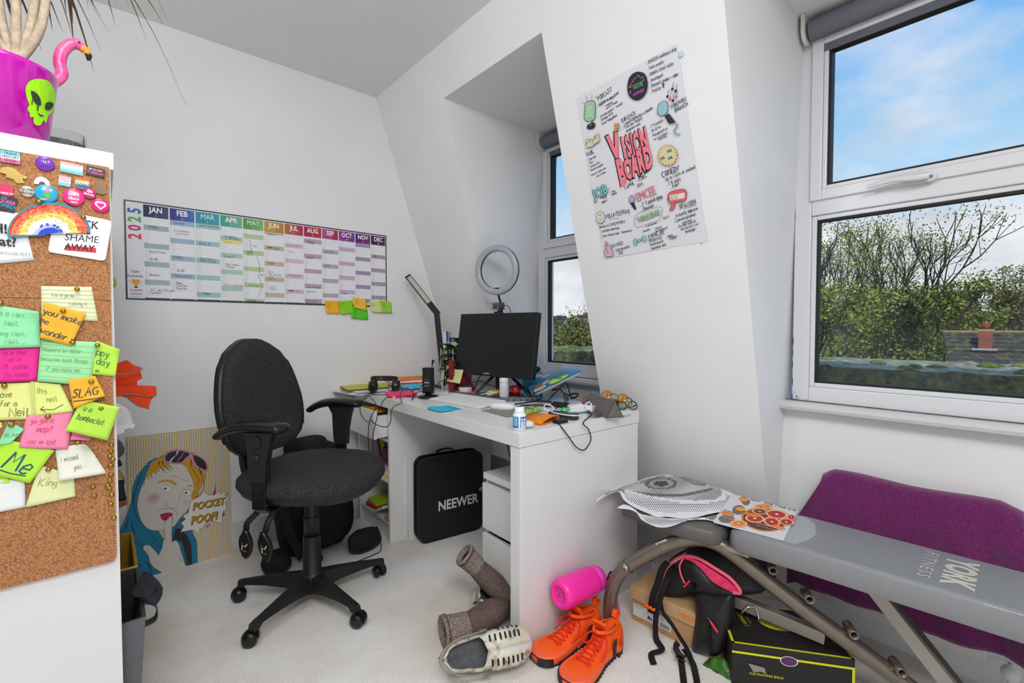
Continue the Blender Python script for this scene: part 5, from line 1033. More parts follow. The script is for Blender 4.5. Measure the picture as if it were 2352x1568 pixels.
# headphones
hp=thing('headphones','black over-ear headphones lying on the papers at the front left of the desk','headphones',(1.12,2.30,ZT))
hpl,hpr=A_(765,440,.768),A_(1110,425,.768)
hpl=V((1.068,2.330,.7665)); hpr=V((1.165,2.262,.7665))
pl=mat('#111112',.3,name='black_leatherette'); shn=mat('#17181a',.12,coat=.4)
ax=(V((.72,-.60,0))).normalized()
def cup(c,ax,mm):
    g=G().m(shn); q=ax.to_track_quat('Z','Y').to_matrix(); g.lathe([(.002,.022),(.020,.0215),(.030,.017),(.034,.008),(.034,.0)],28,c,q); g.build('ear_cup',hp)
    g=G().m(pl); g.lathe([(.033,0),(.0355,-.006),(.034,-.016),(.024,-.019),(.014,-.014),(.002,-.012)],28,c,q); g.build('ear_pad',hp)
cup(hpl,-ax,0); cup(hpr,ax,0)
g=G().m(pl); mid=(hpl+hpr)/2
g.strap(smooth([hpl+V((.0,.01,.032)),hpl+V((.01,.03,.036)),mid+V((.012,.05,.036)),hpr+V((.006,.02,.036)),hpr+V((0,0,.033))],6),.026,.010,(.3,.35,.9)); g.build('headband',hp)
g=G().m(shn); 
for c in (hpl,hpr): g.tube([c+V((0,0,-.002)),c+V((.003,.008,.034))],.008,8)
g.build('yoke',hp)
cab=mat('#101011',.45,name='black_cable')
# pink phone case / battery with white plug
ph=thing('phone','hot pink cased phone with a white charging plug at the front of the desk','phone',(1.12,2.13,ZT))
pf=[A_(962,560,.752),A_(968,590,.745),A_(1365,520,.745),A_(1355,495,.752)]
p0=V((1.042,2.094,0)); p1=V((1.185,2.075,0)); ex_=(p1-p0).normalized(); ey_=V((-ex_.y,ex_.x,0))
T_=Matrix((ex_,ey_,V((0,0,1)))).transposed().to_4x4(); T_.translation=V((p0.x,p0.y,ZT))@Matrix.Identity(3) if 0 else V((p0.x,p0.y,ZT))
g=G().m(mat('#ee1560',.35)); g.T=T_@Matrix.Rotation(R(10),4,'X'); g.rbox(0,.0,.001,.145,.072,.012,.01); g.build('case',ph,bev=.003)
g=G().m(mat('#e4e4e6',.35)); g.T=T_; g.tube([(.018,-.004,.007),(.018,-.026,.008)],.0042,10); g.tube(smooth([(.018,-.026,.008),(.012,-.040,.007),(-.002,-.040,.004),(-.015,-.03,.003)],5),.0022,8); g.build('charging_plug',ph)
slab('sticky_note_pad','small fluorescent pink note sheet under the pink phone','sticky note',[A_(940,520,.732),A_(1000,545,.732),A_(1090,500,.732),A_(1010,490,.732)],ZT+.0,.0035,'#fb7fae')
# crumpled turquoise paper by the mic
g=G().m(mat('#43b8de',.7)); o=A_(1330,470,.74)
def crm(u,v): return (o.x-.055+.13*u+.006*math.sin(9*v),o.y-.02+.06*v-.0*u+.004*math.sin(13*u),ZT+.006+.018*abs(math.sin(u*7+v*4))*(.4+v)+.004*math.sin(17*u+3*v))
g.grid(crm,20,8,sm=False); g.build('crumpled_note',None,'crumpled turquoise sticky notes between the phone and the microphone','sticky note',solid=.0006)
# microphone
mc=V((1.200,1.995,ZT)); mk=thing('microphone','black boxy desktop microphone on a round base','microphone',mc)
g=G().m(BLKM); g.lathe([(.048,0),(.050,.004),(.049,.010),(.040,.013),(.016,.015),(.012,.03),(.0,.031)],32,mc); g.build('base',mk)
mt_=Matrix.Translation(mc)@Matrix.Rotation(R(38),4,'Z')     # front faces the chair
g=G().m(mat('#0f0f10',.55,vary=.2,scale=400,bump=.4)); g.T=mt_; g.rings([[(x,y,z) for x,y in ((-.021,-.024),(.021,-.024),(.021,.024),(-.021,.024))] for z in (.034,.148)],sm=False); bod=g.build('body',mk,bev=.005,bseg=3)
g=G(); g.T=mt_@frame((-.0217,0,.065),(0,-1,0),(0,0,1)); g.m(mat('#dcdcdc',.4)); g.text('RØDE',0,.012,.0095,'#d9d9d9',bold=.02); g.rect(-.008,.022,-.0075,.029,'#cfcfcf'); g.rect(.005,.022,.0055,.029,'#cfcfcf'); g.rect(-.008,.029,.0055,.0295,'#cfcfcf'); g.line([(.012*math.cos(R(a)),-.012+.012*math.sin(R(a))) for a in range(20,161,10)],.0012,'#dcdcdc'); g.line([(0,-.012),(.0,-.006)],.001,'#bcbcbc'); g.build('front_markings',bod)
g=G().m(BLK); g.T=mt_
for s_ in (-1,1): g.box(-.009,s_*.0262-.002,.028,.009,s_*.0262+.002,.10)
g.box(-.009,-.028,.022,.009,.028,.030); g.build('cradle',mk,bev=.0012)
# pint glass + magnet-board pieces
gg=G().m(clear_glass('pint_glass',(.97,.985,.985),.1)); pgc=V((1.350,2.135,ZT))
gg.lathe([(.031,0),(.032,.006),(.030,.03),(.031,.075),(.036,.10),(.0385,.14),(.0385,.172),(.0368,.172),(.0365,.14),(.034,.10),(.029,.075),(.028,.012),(0,.010)],36,pgc,cap=False)
pg_=gg.build('pint_glass',None,'tall empty pint glass behind the microphone','glass')
g=G(); g.T=frame(pgc+V((-.022,-.0335,.118)),(.83,-.56,0),(0,0,1)); g.text('BULM',.016,.0,.022,'#2a2a2c',bold=.04,sx=.7); g.rect(.004,.014,.028,.018,'#c8402e'); g.text('ERS',.016,-.014,.007,'#4a4a4c'); g.text('EST. 1740',.012,-.065,.005,'#b05a50'); g.line([(0,-.055),(.012,-.048),(.024,-.055)],.0012,'#b05a50'); g.build('printed_logo',pg_)
slab('coaster','white square coaster slab beside the pint glass','coaster',[A_(1690,548),A_(1760,560),A_(1893,545),A_(1890,522),A_(1800,515)],ZT,.006,'#e9e6dc')
g=G().m(mat('#8c1f28',.4)); q=V((1.40,2.09,ZT)); g.T=Matrix.Translation(q)@Matrix.Rotation(R(20),4,'Z'); g.box(-.006,-.014,0,.006,.014,.17); g.build('packet',None,'slim dark red packet standing between pint glass and plant','packet',bev=.001)
# desk lamp: folding LED bar
H1=PX(1003,718,1.46); B1=PX(1022,880,1.46); HT=PX(936,634,1.46+.0); 
lampb=V((B1.x,B1.y,ZT)); lt=PY(936,633,2.47); H1=PY(1003,718,2.32); Bq=PY(1017,850,2.29)
lb=Bq+(Bq-H1).normalized()*((Bq.z-ZT-.012)/abs((Bq-H1).normalized().z))
DLmp=thing('desk_lamp','black folding LED desk lamp with its bar head raised towards the left','lamp',(lb.x,lb.y,ZT))
g=G().m(BLKM); g.T=Matrix.Translation((lb.x,lb.y,ZT)); g.rbox(-.05,-.05,0,.05,.05,.014,.02); g.build('base',DLmp,bev=.003)
g=G().m(BLKM); wd_=V((.72,-.69,0)); g.strap([lb,H1+(H1-lb).normalized()*.004],.032,.015,wd_); lp=g.build('arm',DLmp,bev=.002)
g=G().m(mat('#060606',.5)); d_=(H1-lb).normalized(); n_=wd_.cross(d_); n_=-n_ if n_.dot(EYE-lb)<0 else n_
g.strap([lb.lerp(H1,.35)+n_*.0062,lb.lerp(H1,.78)+n_*.0062],.008,.004,wd_); g.build('slot',lp)
g=G().m(BLKM); hd_=(lt-H1).normalized(); wh=V((.80,-.35,.25)); wh=(wh-hd_*wh.dot(hd_)).normalized(); g.strap([H1-hd_*.012,lt],.036,.012,wh); lh=g.build('lamp_head',DLmp,bev=.003)
nn=wh.cross(hd_); nn=-nn if nn.dot(EYE-H1)<0 else nn
g=G().m(mat('#b9b3ab',.35)); g.strap([H1.lerp(lt,.26)+nn*.0062,H1.lerp(lt,.96)+nn*.0062],.026,.002,wh); g.build('diffuser',lh)
g=G().m(mat('#0c0c0c',.4)); g.tube([H1-wh*.013,H1+wh*.013],.008,12); g.build('hinge',DLmp)
# peace lily in a red ribbed pot behind the monitor
lily=thing('potted_plant','peace lily with broad green leaves in a dark red pot behind the monitor','plant',(1.50,2.125,ZT))
g=G().m(mat('#8e2532',.4,name='red_ceramic')); pr_=[]
g.rings([[(1.50+r_*(1+.012*math.cos(20*2*pi*k/80))*math.cos(2*pi*k/80),2.125+r_*(1+.012*math.cos(20*2*pi*k/80))*math.sin(2*pi*k/80),z) for k in range(80)] for r_,z in ((.042,ZT+.03),(.046,ZT+.05),(.052,ZT+.115),(.048,ZT+.115),(.046,ZT+.1))]); g.lathe([(.058,0),(.062,.004),(.062,.028),(.05,.028),(.048,.006),(0,.006)],40,(1.50,2.125,ZT),cap=False); g.build('pot',lily)
g=G(); lm1=mat('#22501a',.3,vary=.2,scale=12,name='leaf_green'); lm2=mat('#376d26',.35,vary=.15,scale=10)
def bleaf(o,tip,w_,m_,curl=.25,stem_=True):
    o,tip=V(o),V(tip); d=tip-o; ln=d.length; side=d.cross(V((0,0,1))).normalized(); upn=side.cross(d).normalized(); g.m(m_)
    if stem_: g.tube([o-d*.0-V((0,0,0)),o],.0015,5)
    vs=[];n_=12
    for i in range(n_+1):
        t=i/n_; c=o+d*t+upn*ln*curl*(math.sin(pi*t)*.5); ww=w_*(math.sin(pi*(t**.8)))**.9+.0005
        vs+=[c-side*ww*.5+upn*.004*math.sin(pi*t),c-side*ww*.25-upn*.001,c-upn*.0035,c+side*ww*.25-upn*.001,c+side*ww*.5+upn*.004*math.sin(pi*t)]
    g.add(vs,[(5*i+a,5*i+a+1,5*i+a+6,5*i+a+5) for i in range(n_) for a in range(4)],True)
lf=[((1050,812),(1002,789),.085),((1050,818),(1007,826),.075),((1050,838),(1020,842),.07),((1052,852),(1024,866),.07),((1050,866),(1022,886),.065),((1048,838),(1030,880),.06),((1054,790),(1043,776),.05),((1056,800),(1022,806),.06),((1056,846),(1040,898),.06),((1052,826),(1014,850),.055)]
for i,(a,b_,w_) in enumerate(lf):
    o=PY(*a,2.17); t_=PY(*b_,2.16-.006*i); g.m(lm2); g.tube(smooth([V((1.50,2.125,ZT+.10)),(V((1.50,2.125,ZT+.10))+o)/2+V((0,0,.03)),o],4),.0025,6); bleaf(o,t_,w_,lm1 if i%2 else lm2)
rd=random.Random(8)
for i in range(16):
    a=R(rd.uniform(-10,130)); o=V((1.51,2.14,ZT+.11))+V((math.cos(a)*.05,math.sin(a)*.05,rd.uniform(.04,.13))); g.m(lm2); g.tube([V((1.50,2.125,ZT+.1)),o],.0022,6); bleaf(o,o+V((math.cos(a)*.085,math.sin(a)*.085,rd.uniform(-.04,.05))),.06,lm1 if i%2 else lm2)
g.m(mat('#4b3325',.95)); g.lathe([(0,0),(.046,0),(.0,.004)],20,(1.50,2.125,ZT+.1),cap=False)
g.build('leaves',lily)
# rulers standing in a mug behind the plant + black bracket
rl=thing('pen_pot','white pot of rulers and pens half hidden behind the peace lily','pen pot',(1.47,2.235,ZT))
g=G().m(mat('#e5dedd',.35)); g.lathe([(.036,0),(.038,.004),(.038,.105),(.035,.105),(.034,.01),(0,.008)],28,(1.47,2.235,ZT),cap=False); g.build('pot',rl)
def stick(a,b_,wd,th,h,Y=2.24,nm='ruler'): g=G().m(mat(h,.4)); g.strap([PY(*a,Y),PY(*b_,Y)],wd,th,(.75,-.66,0)); return g.build(nm,rl)
stick((1021,828),(1022,762),.013,.003,'#d9dbe0',2.245); q=stick((1030,828),(1027,761),.012,.004,'#28389a',2.235); stick((1036,828),(1033,763),.010,.003,'#8e8f92',2.24)
g=G(); g.T=frame(PY(1028.5,790,2.2318),(.75,-.66,.0),(-.03,0,1)); g.text('Helvetica',0,.0,.011,'#e8eaf6',rot=R(90),bold=.02); g.build('printed_name',q)
stick((1012,845),(1013,800),.007,.007,'#9fa2b0',2.22,'pen'); stick((1017,845),(1016,806),.006,.006,'#e0531e',2.215,'pen')
g=G().m(mat('#1a1a1a',.5)); c=PY(1040,780,2.16); g.T=frame(c,(.75,-.66,0),(0,0,1)); g.box(-.02,-.010,-.004,.02,.010,.004); g.box(-.012,.010,-.004,-.006,.014,.004); g.box(.004,.010,-.004,.01,.014,.004); g.m(mat('#dddddd',.4)); g.box(-.004,-.005,.004,.004,-.002,.005); g.box(-.004,.002,.004,.004,.005,.005); g.tube([(0,0,-.006),(0,-.05,-.006),(.0,-.2,-.0)],.004,8); g.build('clamp_bracket',None,'black clamp bracket showing at the left edge behind the monitor','clamp')
# --- monitor ---
mo=thing('monitor','black computer monitor with a blank screen turned towards the chair','monitor',(1.53,1.82,ZT))
MA=V((1.418,2.088,.83)); MB=V((1.514,1.587,.83)); mxn=(MB-MA).normalized(); mn=V((mxn.y,-mxn.x,0)); mn=mn if mn.x>0 else -mn
mu=(V((0,0,1))*math.cos(R(9))+mn*math.sin(R(9))).normalized(); mW=(MB-MA).length; mH=.323; TM=frame(MA,mxn,mu)  # z towards viewer
g=G().m(mat('#141415',.45)); g.T=TM; g.box(0,0,-.030,mW,mH,0); mb_=g.build('housing',mo,bev=.003)
g=G().m(mat('#18181a',.36,name='monitor_screen',spec=.4)); g.T=TM; g.box(.006,.026,.0,mW-.006,mH-.006,.0008); scr=g.build('screen',mo)
g=G(); g.T=TM@Matrix.Translation((0,0,.0006)); g.text('HUAWEI',mW*.44,.012,.0095,'#c9cacc',bold=.03); g.build('brand_lettering',mb_)
g=G().m(BLK); back_=MA.lerp(MB,.5)-mn*0+mn*.04+V((0,0,.12)); foot=MA.lerp(MB,.5)+mn*.075; foot.z=ZT
g.strap([V((foot.x,foot.y,ZT+.004)),V((foot.x,foot.y,ZT+.22))],.05,.016,tuple(mxn)); g.cb((foot.x-.012,foot.y,ZT+.2),(.05,.06,.05)); g.build('stand_neck',mo,bev=.002)
g=G().m(BLKM); T_=Matrix((mxn,-mn,V((0,0,1)))).transposed().to_4x4(); T_.translation=V((foot.x,foot.y,ZT)); g.T=T_; g.rbox(-.10,-.055,0,.12,.085,.006,.015); g.build('stand_base',mo,bev=.001)
# criss-cross black metal legs (tripod laptop riser / ring-light foot) under the monitor
rg=thing('ring_light','white ring light on a black tripod stand rising behind the monitor','ring light',(1.56,1.86,ZT))
gl1=[((1120,862),(1089,910)),((1116,865),(1178,905)),((1140,862),(1137,885)),((1196,868),(1175,882))]
hub_=V((1.57,1.875,ZT+.135))
for t_ in (V((1.415,1.905,ZT+.004)),V((1.60,1.68,ZT+.004)),V((1.655,2.02,ZT+.004))):
    g=G().m(BLK); g.strap([hub_,t_],.014,.006,(0,.6,.6)); g.tube([t_,t_+V((0,0,.006))],.006,8); g.build('leg',rg,bev=.001)
g=G().m(BLK)
rc=PX(1140,620,1.535); g.tube([V((1.57,1.875,ZT+.06)),V((1.572,1.88,1.20))],.008,12); g.tube([V((1.572,1.88,1.19)),rc+V((.012,.006,-.11))],.006,10); g.build('pole',rg)
rn=V((-.93,-.34,-.04)).normalized(); rx=rn.cross(V((0,0,1))).normalized(); ry=rx.cross(rn)
Rr=.112; rs=[];rs2=[]
for i in range(72):
    a=2*pi*i/72; cd_=rx*math.cos(a)+ry*math.sin(a)
    rs.append([rc+cd_*(Rr+.0165*math.cos(b_))+rn*(.011*math.sin(b_)) for b_ in [pi*k/9 for k in range(10)]])
    rs2.append([rc+cd_*(Rr+x)+rn*y for x,y in ((.0166,0),(.017,-.010),(-.017,-.010),(-.0166,0))])
g=G().m(mat('#a6a8b4',.25,coat=.3,name='ring_light_diffuser')); g.rings(rs,cap=False,closed=False,loop=True); g.build('diffuser_ring',rg)
g=G().m(BLKM); g.rings(rs2,cap=False,loop=True,sm=False); g.cb(rc-ry*.106-rn*.012,(.03,.03,.03)); g.build('ring_shell',rg)
# webcam clipped on the monitor
wc=thing('webcam','small dark grey webcam clipped on top of the monitor','webcam',TM@V((mW*.52,mH,-.01)))
wt=MA.lerp(MB,.50)+mu*(mH+.036)+mn*.006; wdv=V((-.93,-.36,-.05)).normalized(); wx=wdv.cross(V((0,0,1))).normalized(); wy=wx.cross(wdv); TWc=Matrix((wx,wy,wdv)).transposed().to_4x4(); TWc.translation=wt+wdv*.030
g=G().m(mat('#36373c',.4)); g.T=TWc; g.rbox(-.019,-.018,-.060,.019,.018,.0,.006); cb_=g.build('camera_body',wc,bev=.002)
g=G().m(mat('#6a6460',.4)); g.T=TWc; g.rbox(-.0175,-.0165,.0,.0175,.0165,.0012,.006); g.m(mat('#1b1b1d',.2)); g.lathe([(.010,.0012),(.010,.003),(.007,.003)],24); g.m(mat('#4a4a4c',.1)); g.lathe([(.0065,.0012),(.0065,.0033),(0,.0036)],20); g.build('lens_face',wc)
g=G().m(mat('#242528',.45)); q=TM@V((mW*.5,mH,0)); g.T=TM@Matrix.Translation((mW*.5,mH,0)); g.box(-.018,.0,-.034,.018,.008,.004); g.box(-.018,-.010,.0012,.018,.0,.0045); g.box(-.008,.008,-.022,.008,.018,-.010); g.build('clip',wc,bev=.0015)
g=G().m(cab); a=wt-wdv*.02; g.tube(smooth([a+V((.01,0,.0)),a+V((.03,-.022,.002)),a+V((.035,-.04,-.03)),a+V((.02,-.045,-.08))],6),.002,6); g.build('cable',wc)
# sticky note on the monitor's bottom left corner
Tn_=TM@Matrix.Translation((0,0,.002)); cC=lambda *a:[(980+a[i]/7.13,740+a[i+1]/7.13) for i in range(0,len(a),2)]
note(cC(450,768,606,778,556,1008,362,962),'#d9dd98','pale yellow note hanging from the lower left corner of the monitor',[('CATS',.1,.74,.0045),('COMMUNITY',.14,.50,.0046),('HALF AGREE?',.18,.24,.0044)],T=Tn_,grp=None,lift=.002,curl=.018,cw=.8,ink='#7c8052')
# keyboard
kb=[C_c(52,1282,.742),C_c(872,1428,.742),C_c(1215,1320,.748),C_c(372,1172,.748)]
k0,k1=V((1.160,1.925,0)),V((1.193,1.572,0)); kx=(k1-k0).normalized(); ky=V((-kx.y,kx.x,0)); ky=ky if ky.x>0 else -ky
TK=Matrix((kx,ky,kx.cross(ky))).transposed().to_4x4(); TK.translation=V((k0.x,k0.y,ZT)); kW,kD=(k1-k0).length,.185
key=thing('keyboard','slim white full-size keyboard with a grey back edge','keyboard',(1.26,1.75,ZT)); TK=TK@Matrix.Rotation(R(3.2),4,'X') if kx.cross(ky).z>0 else TK
g=G().m(mat('#e0e0e2',.35)); g.T=TK; g.rbox(0,0,.001,kW,kD-.018,.008,.004); g.build('key_tray',key,bev=.001)
g=G().m(mat('#7b7d82',.35,metal=.5)); g.T=TK; g.rbox(-.001,kD-.018,.001,kW+.001,kD,.014,.004); g.build('back_edge',key,bev=.001)
g=G().m(mat('#f2f2f4',.4)); g.T=TK; nr=6; ncol=17; pw=(kW-.012)/ncol; pd=(kD-.030)/nr
for j in range(nr):
    i=0
    while i<ncol:
        sp=5 if (j==0 and i==4) else 1; 
        g.box(.006+i*pw+.0012,.006+j*pd+.0012,.008,.006+(i+sp)*pw-.0012,.006+(j+1)*pd-.0012,.0105); i+=sp
g.build('keys',key)
g=G(); g.T=TK; g.lay=.0107
for j in range(1,5):
    for i in range(13): g.text('1234567890-=+ qwertyuiop[]_ asdfghjkl;#^! zxcvbnm,./<>?'.replace(' ','')[(j*13+i)%52],.006+(i+.5)*pw,.006+(j+.5)*pd,.006,'#8c8d92')
g.build('key_letters',key)
# mouse mat, mouse
slab('mouse_mat','grey marbled fabric mouse mat at the front right of the desk','mouse mat',[B_c(150,605),B_c(505,698),B_c(790,655),B_c(965,600),B_c(700,545),B_c(420,575)],ZT,.003,'#8c857e',r=.9,vary=.25,scale=90)
ms=thing('computer_mouse','low white computer mouse on the grey mat','mouse',(1.255,1.51,ZT+.003))
g=G().m(mat('#ebebed',.3)); T_=Matrix.Translation((1.262,1.502,ZT+.0035))@Matrix.Rotation(R(-62),4,'Z'); g.T=T_
g.rings([[(.056*k*(abs(math.cos(a))**.8)*math.copysign(1,math.cos(a)),.029*k*(abs(math.sin(a))**.8)*math.copysign(1,math.sin(a)),z) for a in [2*pi*i/32 for i in range(32)]] for k,z in ((.9,0),(1,.005),(.99,.011),(.93,.017),(.75,.0225),(.45,.025),(.1,.026))]); g.build('shell',ms)
g=G().m(mat('#c8c8ca',.4)); g.T=T_; g.box(.01,-.0004,.0245,.05,.0004,.0205); g.build('button_seam',ms)
# blue folded note stack at the desk front
for i,(P,zz,th,h) in enumerate((([A_(1575,778),A_(1770,830),A_(2078,786),A_(1890,738)],ZT,.004,'#17a9c9'),([A_(1580,765,.737),A_(1770,812,.737),A_(1960,785,.737),A_(1850,735,.737),A_(1620,742,.737)],ZT+.0044,.003,'#27bfdd'))):
    slab('sticky_note_pad',('lower turquoise note pad lying at the desk front','folded upper turquoise note on the pad at the desk front')[i],'sticky note',P,zz,th,h,'turquoise notes at the desk front')
# candle jar, pink note, post-it stack under monitor
g=G().m(mat('#dcdbd6',.35)); g.lathe([(.034,0),(.036,.004),(.036,.026),(.034,.028)],32,(1.463,2.052,ZT)); c_=g.build('candle_tin',None,'low round white tin with dark lid in front of the red pot','tin'); g=G().m(mat('#3b3533',.4)); g.lathe([(.0355,.0285),(.0355,.034),(0,.036)],32,(1.463,2.052,ZT)); g.build('lid',c_)
slab('sticky_note','bright pink paper sheet under the left leg of the monitor stand','sticky note',[C_c(545,1165),C_c(640,1190),C_c(850,1185),C_c(830,1110),C_c(700,1110)],ZT,.002,'#f5609c')
yl_=['#e2bd1e','#f0efe8','#e9c62a','#c9c6ba','#efefed','#bdbbb4']
for i,h in enumerate(yl_): 
    a=R(-20+9*i); c=V((1.50+.004*i,1.835,0)); P=[c+V((math.cos(a+t)*r_,math.sin(a+t)*r_,0)) for t,r_ in ((.5,.062),(2.64,.062),(3.64,.062),(5.78,.062))]; slab('note_card',('mustard card at the bottom of','white card second from the bottom of','yellow card third from the bottom of','beige card fourth from the bottom of','white card second from the top of','grey card on top of')[::-1][i]+' the small pile under the monitor','card',P,ZT+.0065+.0034*i,.003,yl_[::-1][i],'cards piled under the monitor')
# white supplement tub and red kitchen-timer apple
wb=V((1.478,1.748,ZT+.0062)); tb=thing('supplement_bottle','tall white screw-top tub standing under the right side of the monitor','bottle',wb)
g=G().m(mat('#dfe0e2',.35)); g.lathe([(.021,0),(.0225,.003),(.0225,.066),(.020,.070)],32,wb); g.build('bottle_body',tb)
g=G().m(mat('#e6e7e8',.3)); g.rings([[(wb.x+r_*(1+.02*(k%2))*math.cos(2*pi*k/48),wb.y+r_*(1+.02*(k%2))*math.sin(2*pi*k/48),wb.z+z) for k in range(48)] for r_,z in ((.0225,.071),(.0225,.090),(.021,.092),(.003,.0925))]); g.build('cap',tb)
g=G().m(mat('#b9bcc0',.5)); 
for k in range(7): g.rings([[(wb.x+.0228*math.cos(R(a)),wb.y+.0228*math.sin(R(a)),wb.z+.012+k*.007+dz) for a in range(190,250 if k%2 else 265,6)] for dz in (0,.0014)],cap=False,closed=False)
g.build('label_print',tb)
ap_=V((1.575,1.775,ZT+.028)); at_=thing('kitchen_timer','shiny red apple-shaped kitchen timer beside the white tub','kitchen timer',(ap_.x,ap_.y,ZT))
g=G().m(mat('#b3121f',.15,coat=.7)); g.rings([[(ap_.x+r_*math.cos(2*pi*k/32),ap_.y+r_*math.sin(2*pi*k/32),ap_.z+z) for k in range(32)] for r_,z in ((.010,-.0275),(.024,-.024),(.030,-.008),(.031,.006),(.026,.020),(.014,.025),(.004,.021))]); g.build('apple_body',at_)
g=G().m(mat('#e9dede',.5)); 
for k in range(22): a=2*pi*k/22; g.cb((ap_.x+.0306*math.cos(a),ap_.y+.0306*math.sin(a),ap_.z-.002),(.0014,.0014,.005)); 
g.build('minute_marks',at_)
# usb hub with cables
h0,h1=V((1.398,1.660,0)),V((1.530,1.570,0)); hx=(h1-h0).normalized(); hy=V((-hx.y,hx.x,0)); TH=Matrix((hx,hy,V((0,0,1)))).transposed().to_4x4(); TH.translation=V((h0.x,h0.y,ZT)); 
hub2=thing('docking_station','flat grey metal docking hub with ports below the laptop','docking hub',(h0+h1)/2+V((0,0,ZT)))
g=G().m(mat('#85878c',.3,metal=.7)); g.T=TH; g.rbox(0,0,.001,(h1-h0).length,.05,.0165,.004); hb=g.build('casing',hub2,bev=.001)
g=G().m(mat('#2a2a2d',.5)); g.T=TH
for x in (.012,.045,.075,.105,.130): g.box(x,-.0006,.004,x+.015,.0006,.0095)
g.build('ports',hb)
# laptop on its stand
la,lc,ld,lbp=V((1.647,1.782,.781)),V((1.818,1.658,.880)),V((1.602,1.363,.880)),V((1.430,1.486,.781))
lx=(lbp-la).normalized(); ly=(lc-la).normalized(); TL=frame(la,-lx if 0 else ly,lx) ; 
TL=frame(la,lx,ly)
if TL.col[2][2]<0: pass
nl=V(TL.col[2][:3]); LW,LD=(lbp-la).length,(lc-la).length; s_=1 if nl.z>0 else -1
lap=thing('laptop','closed laptop with blue and pink cover and stickers, tilted up on a clear stand','laptop',(la+ld)/2)
g=G().m(mat('#a3a7ad',.3,metal=.8)); g.T=TL; g.prism([(x,y) for x,y in ((.012,0),(LW-.012,0),(LW-.004,.004),(LW,.012),(LW,LD-.012),(LW-.012,LD),(.012,LD),(0,LD-.012),(0,.012),(.004,.004))],-.010*s_ if s_>0 else .0, 0 if s_>0 else .010); g.build('base',lap)
cov=bpy.data.materials.new('laptop_cover_gradient'); cov.use_nodes=True; n=cov.node_tree; b=n.nodes['Principled BSDF']; b.inputs['Roughness'].default_value=.35
t=n.nodes.new('ShaderNodeTexCoord'); sp_=n.nodes.new('ShaderNodeSeparateXYZ'); rp=n.nodes.new('ShaderNodeValToRGB'); n.links.new(t.outputs['Generated'],sp_.inputs[0]); n.links.new(sp_.outputs[0],rp.inputs[0]); ee=rp.color_ramp.elements; ee[0].position=.0; ee[0].color=(*lin('#0f5f88'),1); ee[1].position=1; ee[1].color=(*lin('#d49a98'),1)
for p_,c in ((.5,'#1272a0'),(.68,'#6f9db5'),(.8,'#b9aab0')): q=ee.new(p_); q.color=(*lin(c),1)
n.links.new(rp.outputs[0],b.inputs['Base Color'])
g=G().m(cov); g.T=TL; z0,z1_=(.0005,.008) if s_>0 else (-.008,-.0005); g.prism([(.010,.001),(LW-.010,.001),(LW-.001,.010),(LW-.001,LD-.010),(LW-.010,LD-.001),(.010,LD-.001),(.001,LD-.010),(.001,.010)],z0,z1_); lid=g.build('lid',lap)
mL=mapper(TL@Matrix.Translation((0,0,.0085*s_)),1190,860,14.7)
# stickers on the lid: mapped from the photo
def stk_(st,h,cl=3,off=.0003):
    g=G(); g.T=TL; P=pp(mL,st,cl); g.m(mat(h,.35)); 
    g.lay=.0083*s_+off*s_; g.poly(P if s_>0 else P[::-1]); g.build('sticker',lid)
g=G(); g.T=TL
stk_('1020,290 1080,230 1200,150 1400,80 1560,20 1660,0 1700,20 1560,120 1420,200 1300,260 1150,310 1060,310','#a6f016'); stk_('1210,160 1280,120 1400,80 1340,130 1260,155','#2b3a2a',3,.0006); stk_('1360,160 1400,110 1490,85 1440,140','#2b3a2a',3,.0006)
stk_('535,570 560,510 700,430 840,370 920,360 925,395 840,470 700,540 580,575','#eef0f0'); stk_('570,545 600,505 720,430 860,385 900,385 860,430 720,510 610,550','#e7a43a',3,.0006)
stk_('545,460 640,380 740,310 770,320 720,360 600,460','#c9563a'); stk_('640,440 720,370 800,325 790,345 700,410','#3f8a3a',3,.0005); stk_('800,330 830,280 920,220 1000,190 1080,180 1030,230 960,290 860,350','#c4b7bd'); stk_('750,105 860,55 1000,0 1080,0 960,60 800,125','#dfe3ea'); stk_('580,195 640,155 700,140 690,160 630,200','#dfe3ea')
g=G().m(clear_glass('acrylic',(.93,.95,.96),.12)); 
st_=thing('laptop_stand','clear acrylic laptop stand with chrome front lip holding the tilted laptop','stand',(1.63,1.58,ZT))
off_=nl*(-.014*s_)
def st(q): return TL@V(q)
g.T=TL; g.box(.04,-.004,-.016*s_,LW-.04,LD*.9,-.0125*s_); g.T=None
mid=(la+lbp)/2; g.build('support_plate',st_)
for kx_ in (.07,LW-.07):
    g=G().m(clear_glass('acrylic_leg',(.9,.92,.93),.12)); p1_=st((kx_,LD*.75,-.018*s_)); p0_=st((kx_,.05,-.018*s_)); g.strap([V((min(1.655,p0_.x+.02),p0_.y,ZT+.003)),p1_],.03,.005,tuple(lx)); g.build('leg',st_)
g=G().m(mat('#c9cbcf',.12,metal=1)); g.T=TL
for kx_ in (.004,LW-.004-.06): g.strap([(kx_+.03,-.003,-.014*s_),(kx_+.03,-.006,-.004*s_),(kx_+.03,-.005,.010*s_),(kx_+.03,.001,.0125*s_)],.055,.002,(1,0,0))
g.build('front_lip',st_,bev=.0005)
g=G().m(mat('#b9bcc0',.1,metal=1)); q=st((LW*.45,.03,-.03*s_)); g.tube([q+V((-.02,.015,-.005)),q+V((.02,-.015,-.005))],.014,16); g.build('hinge_barrel',st_)
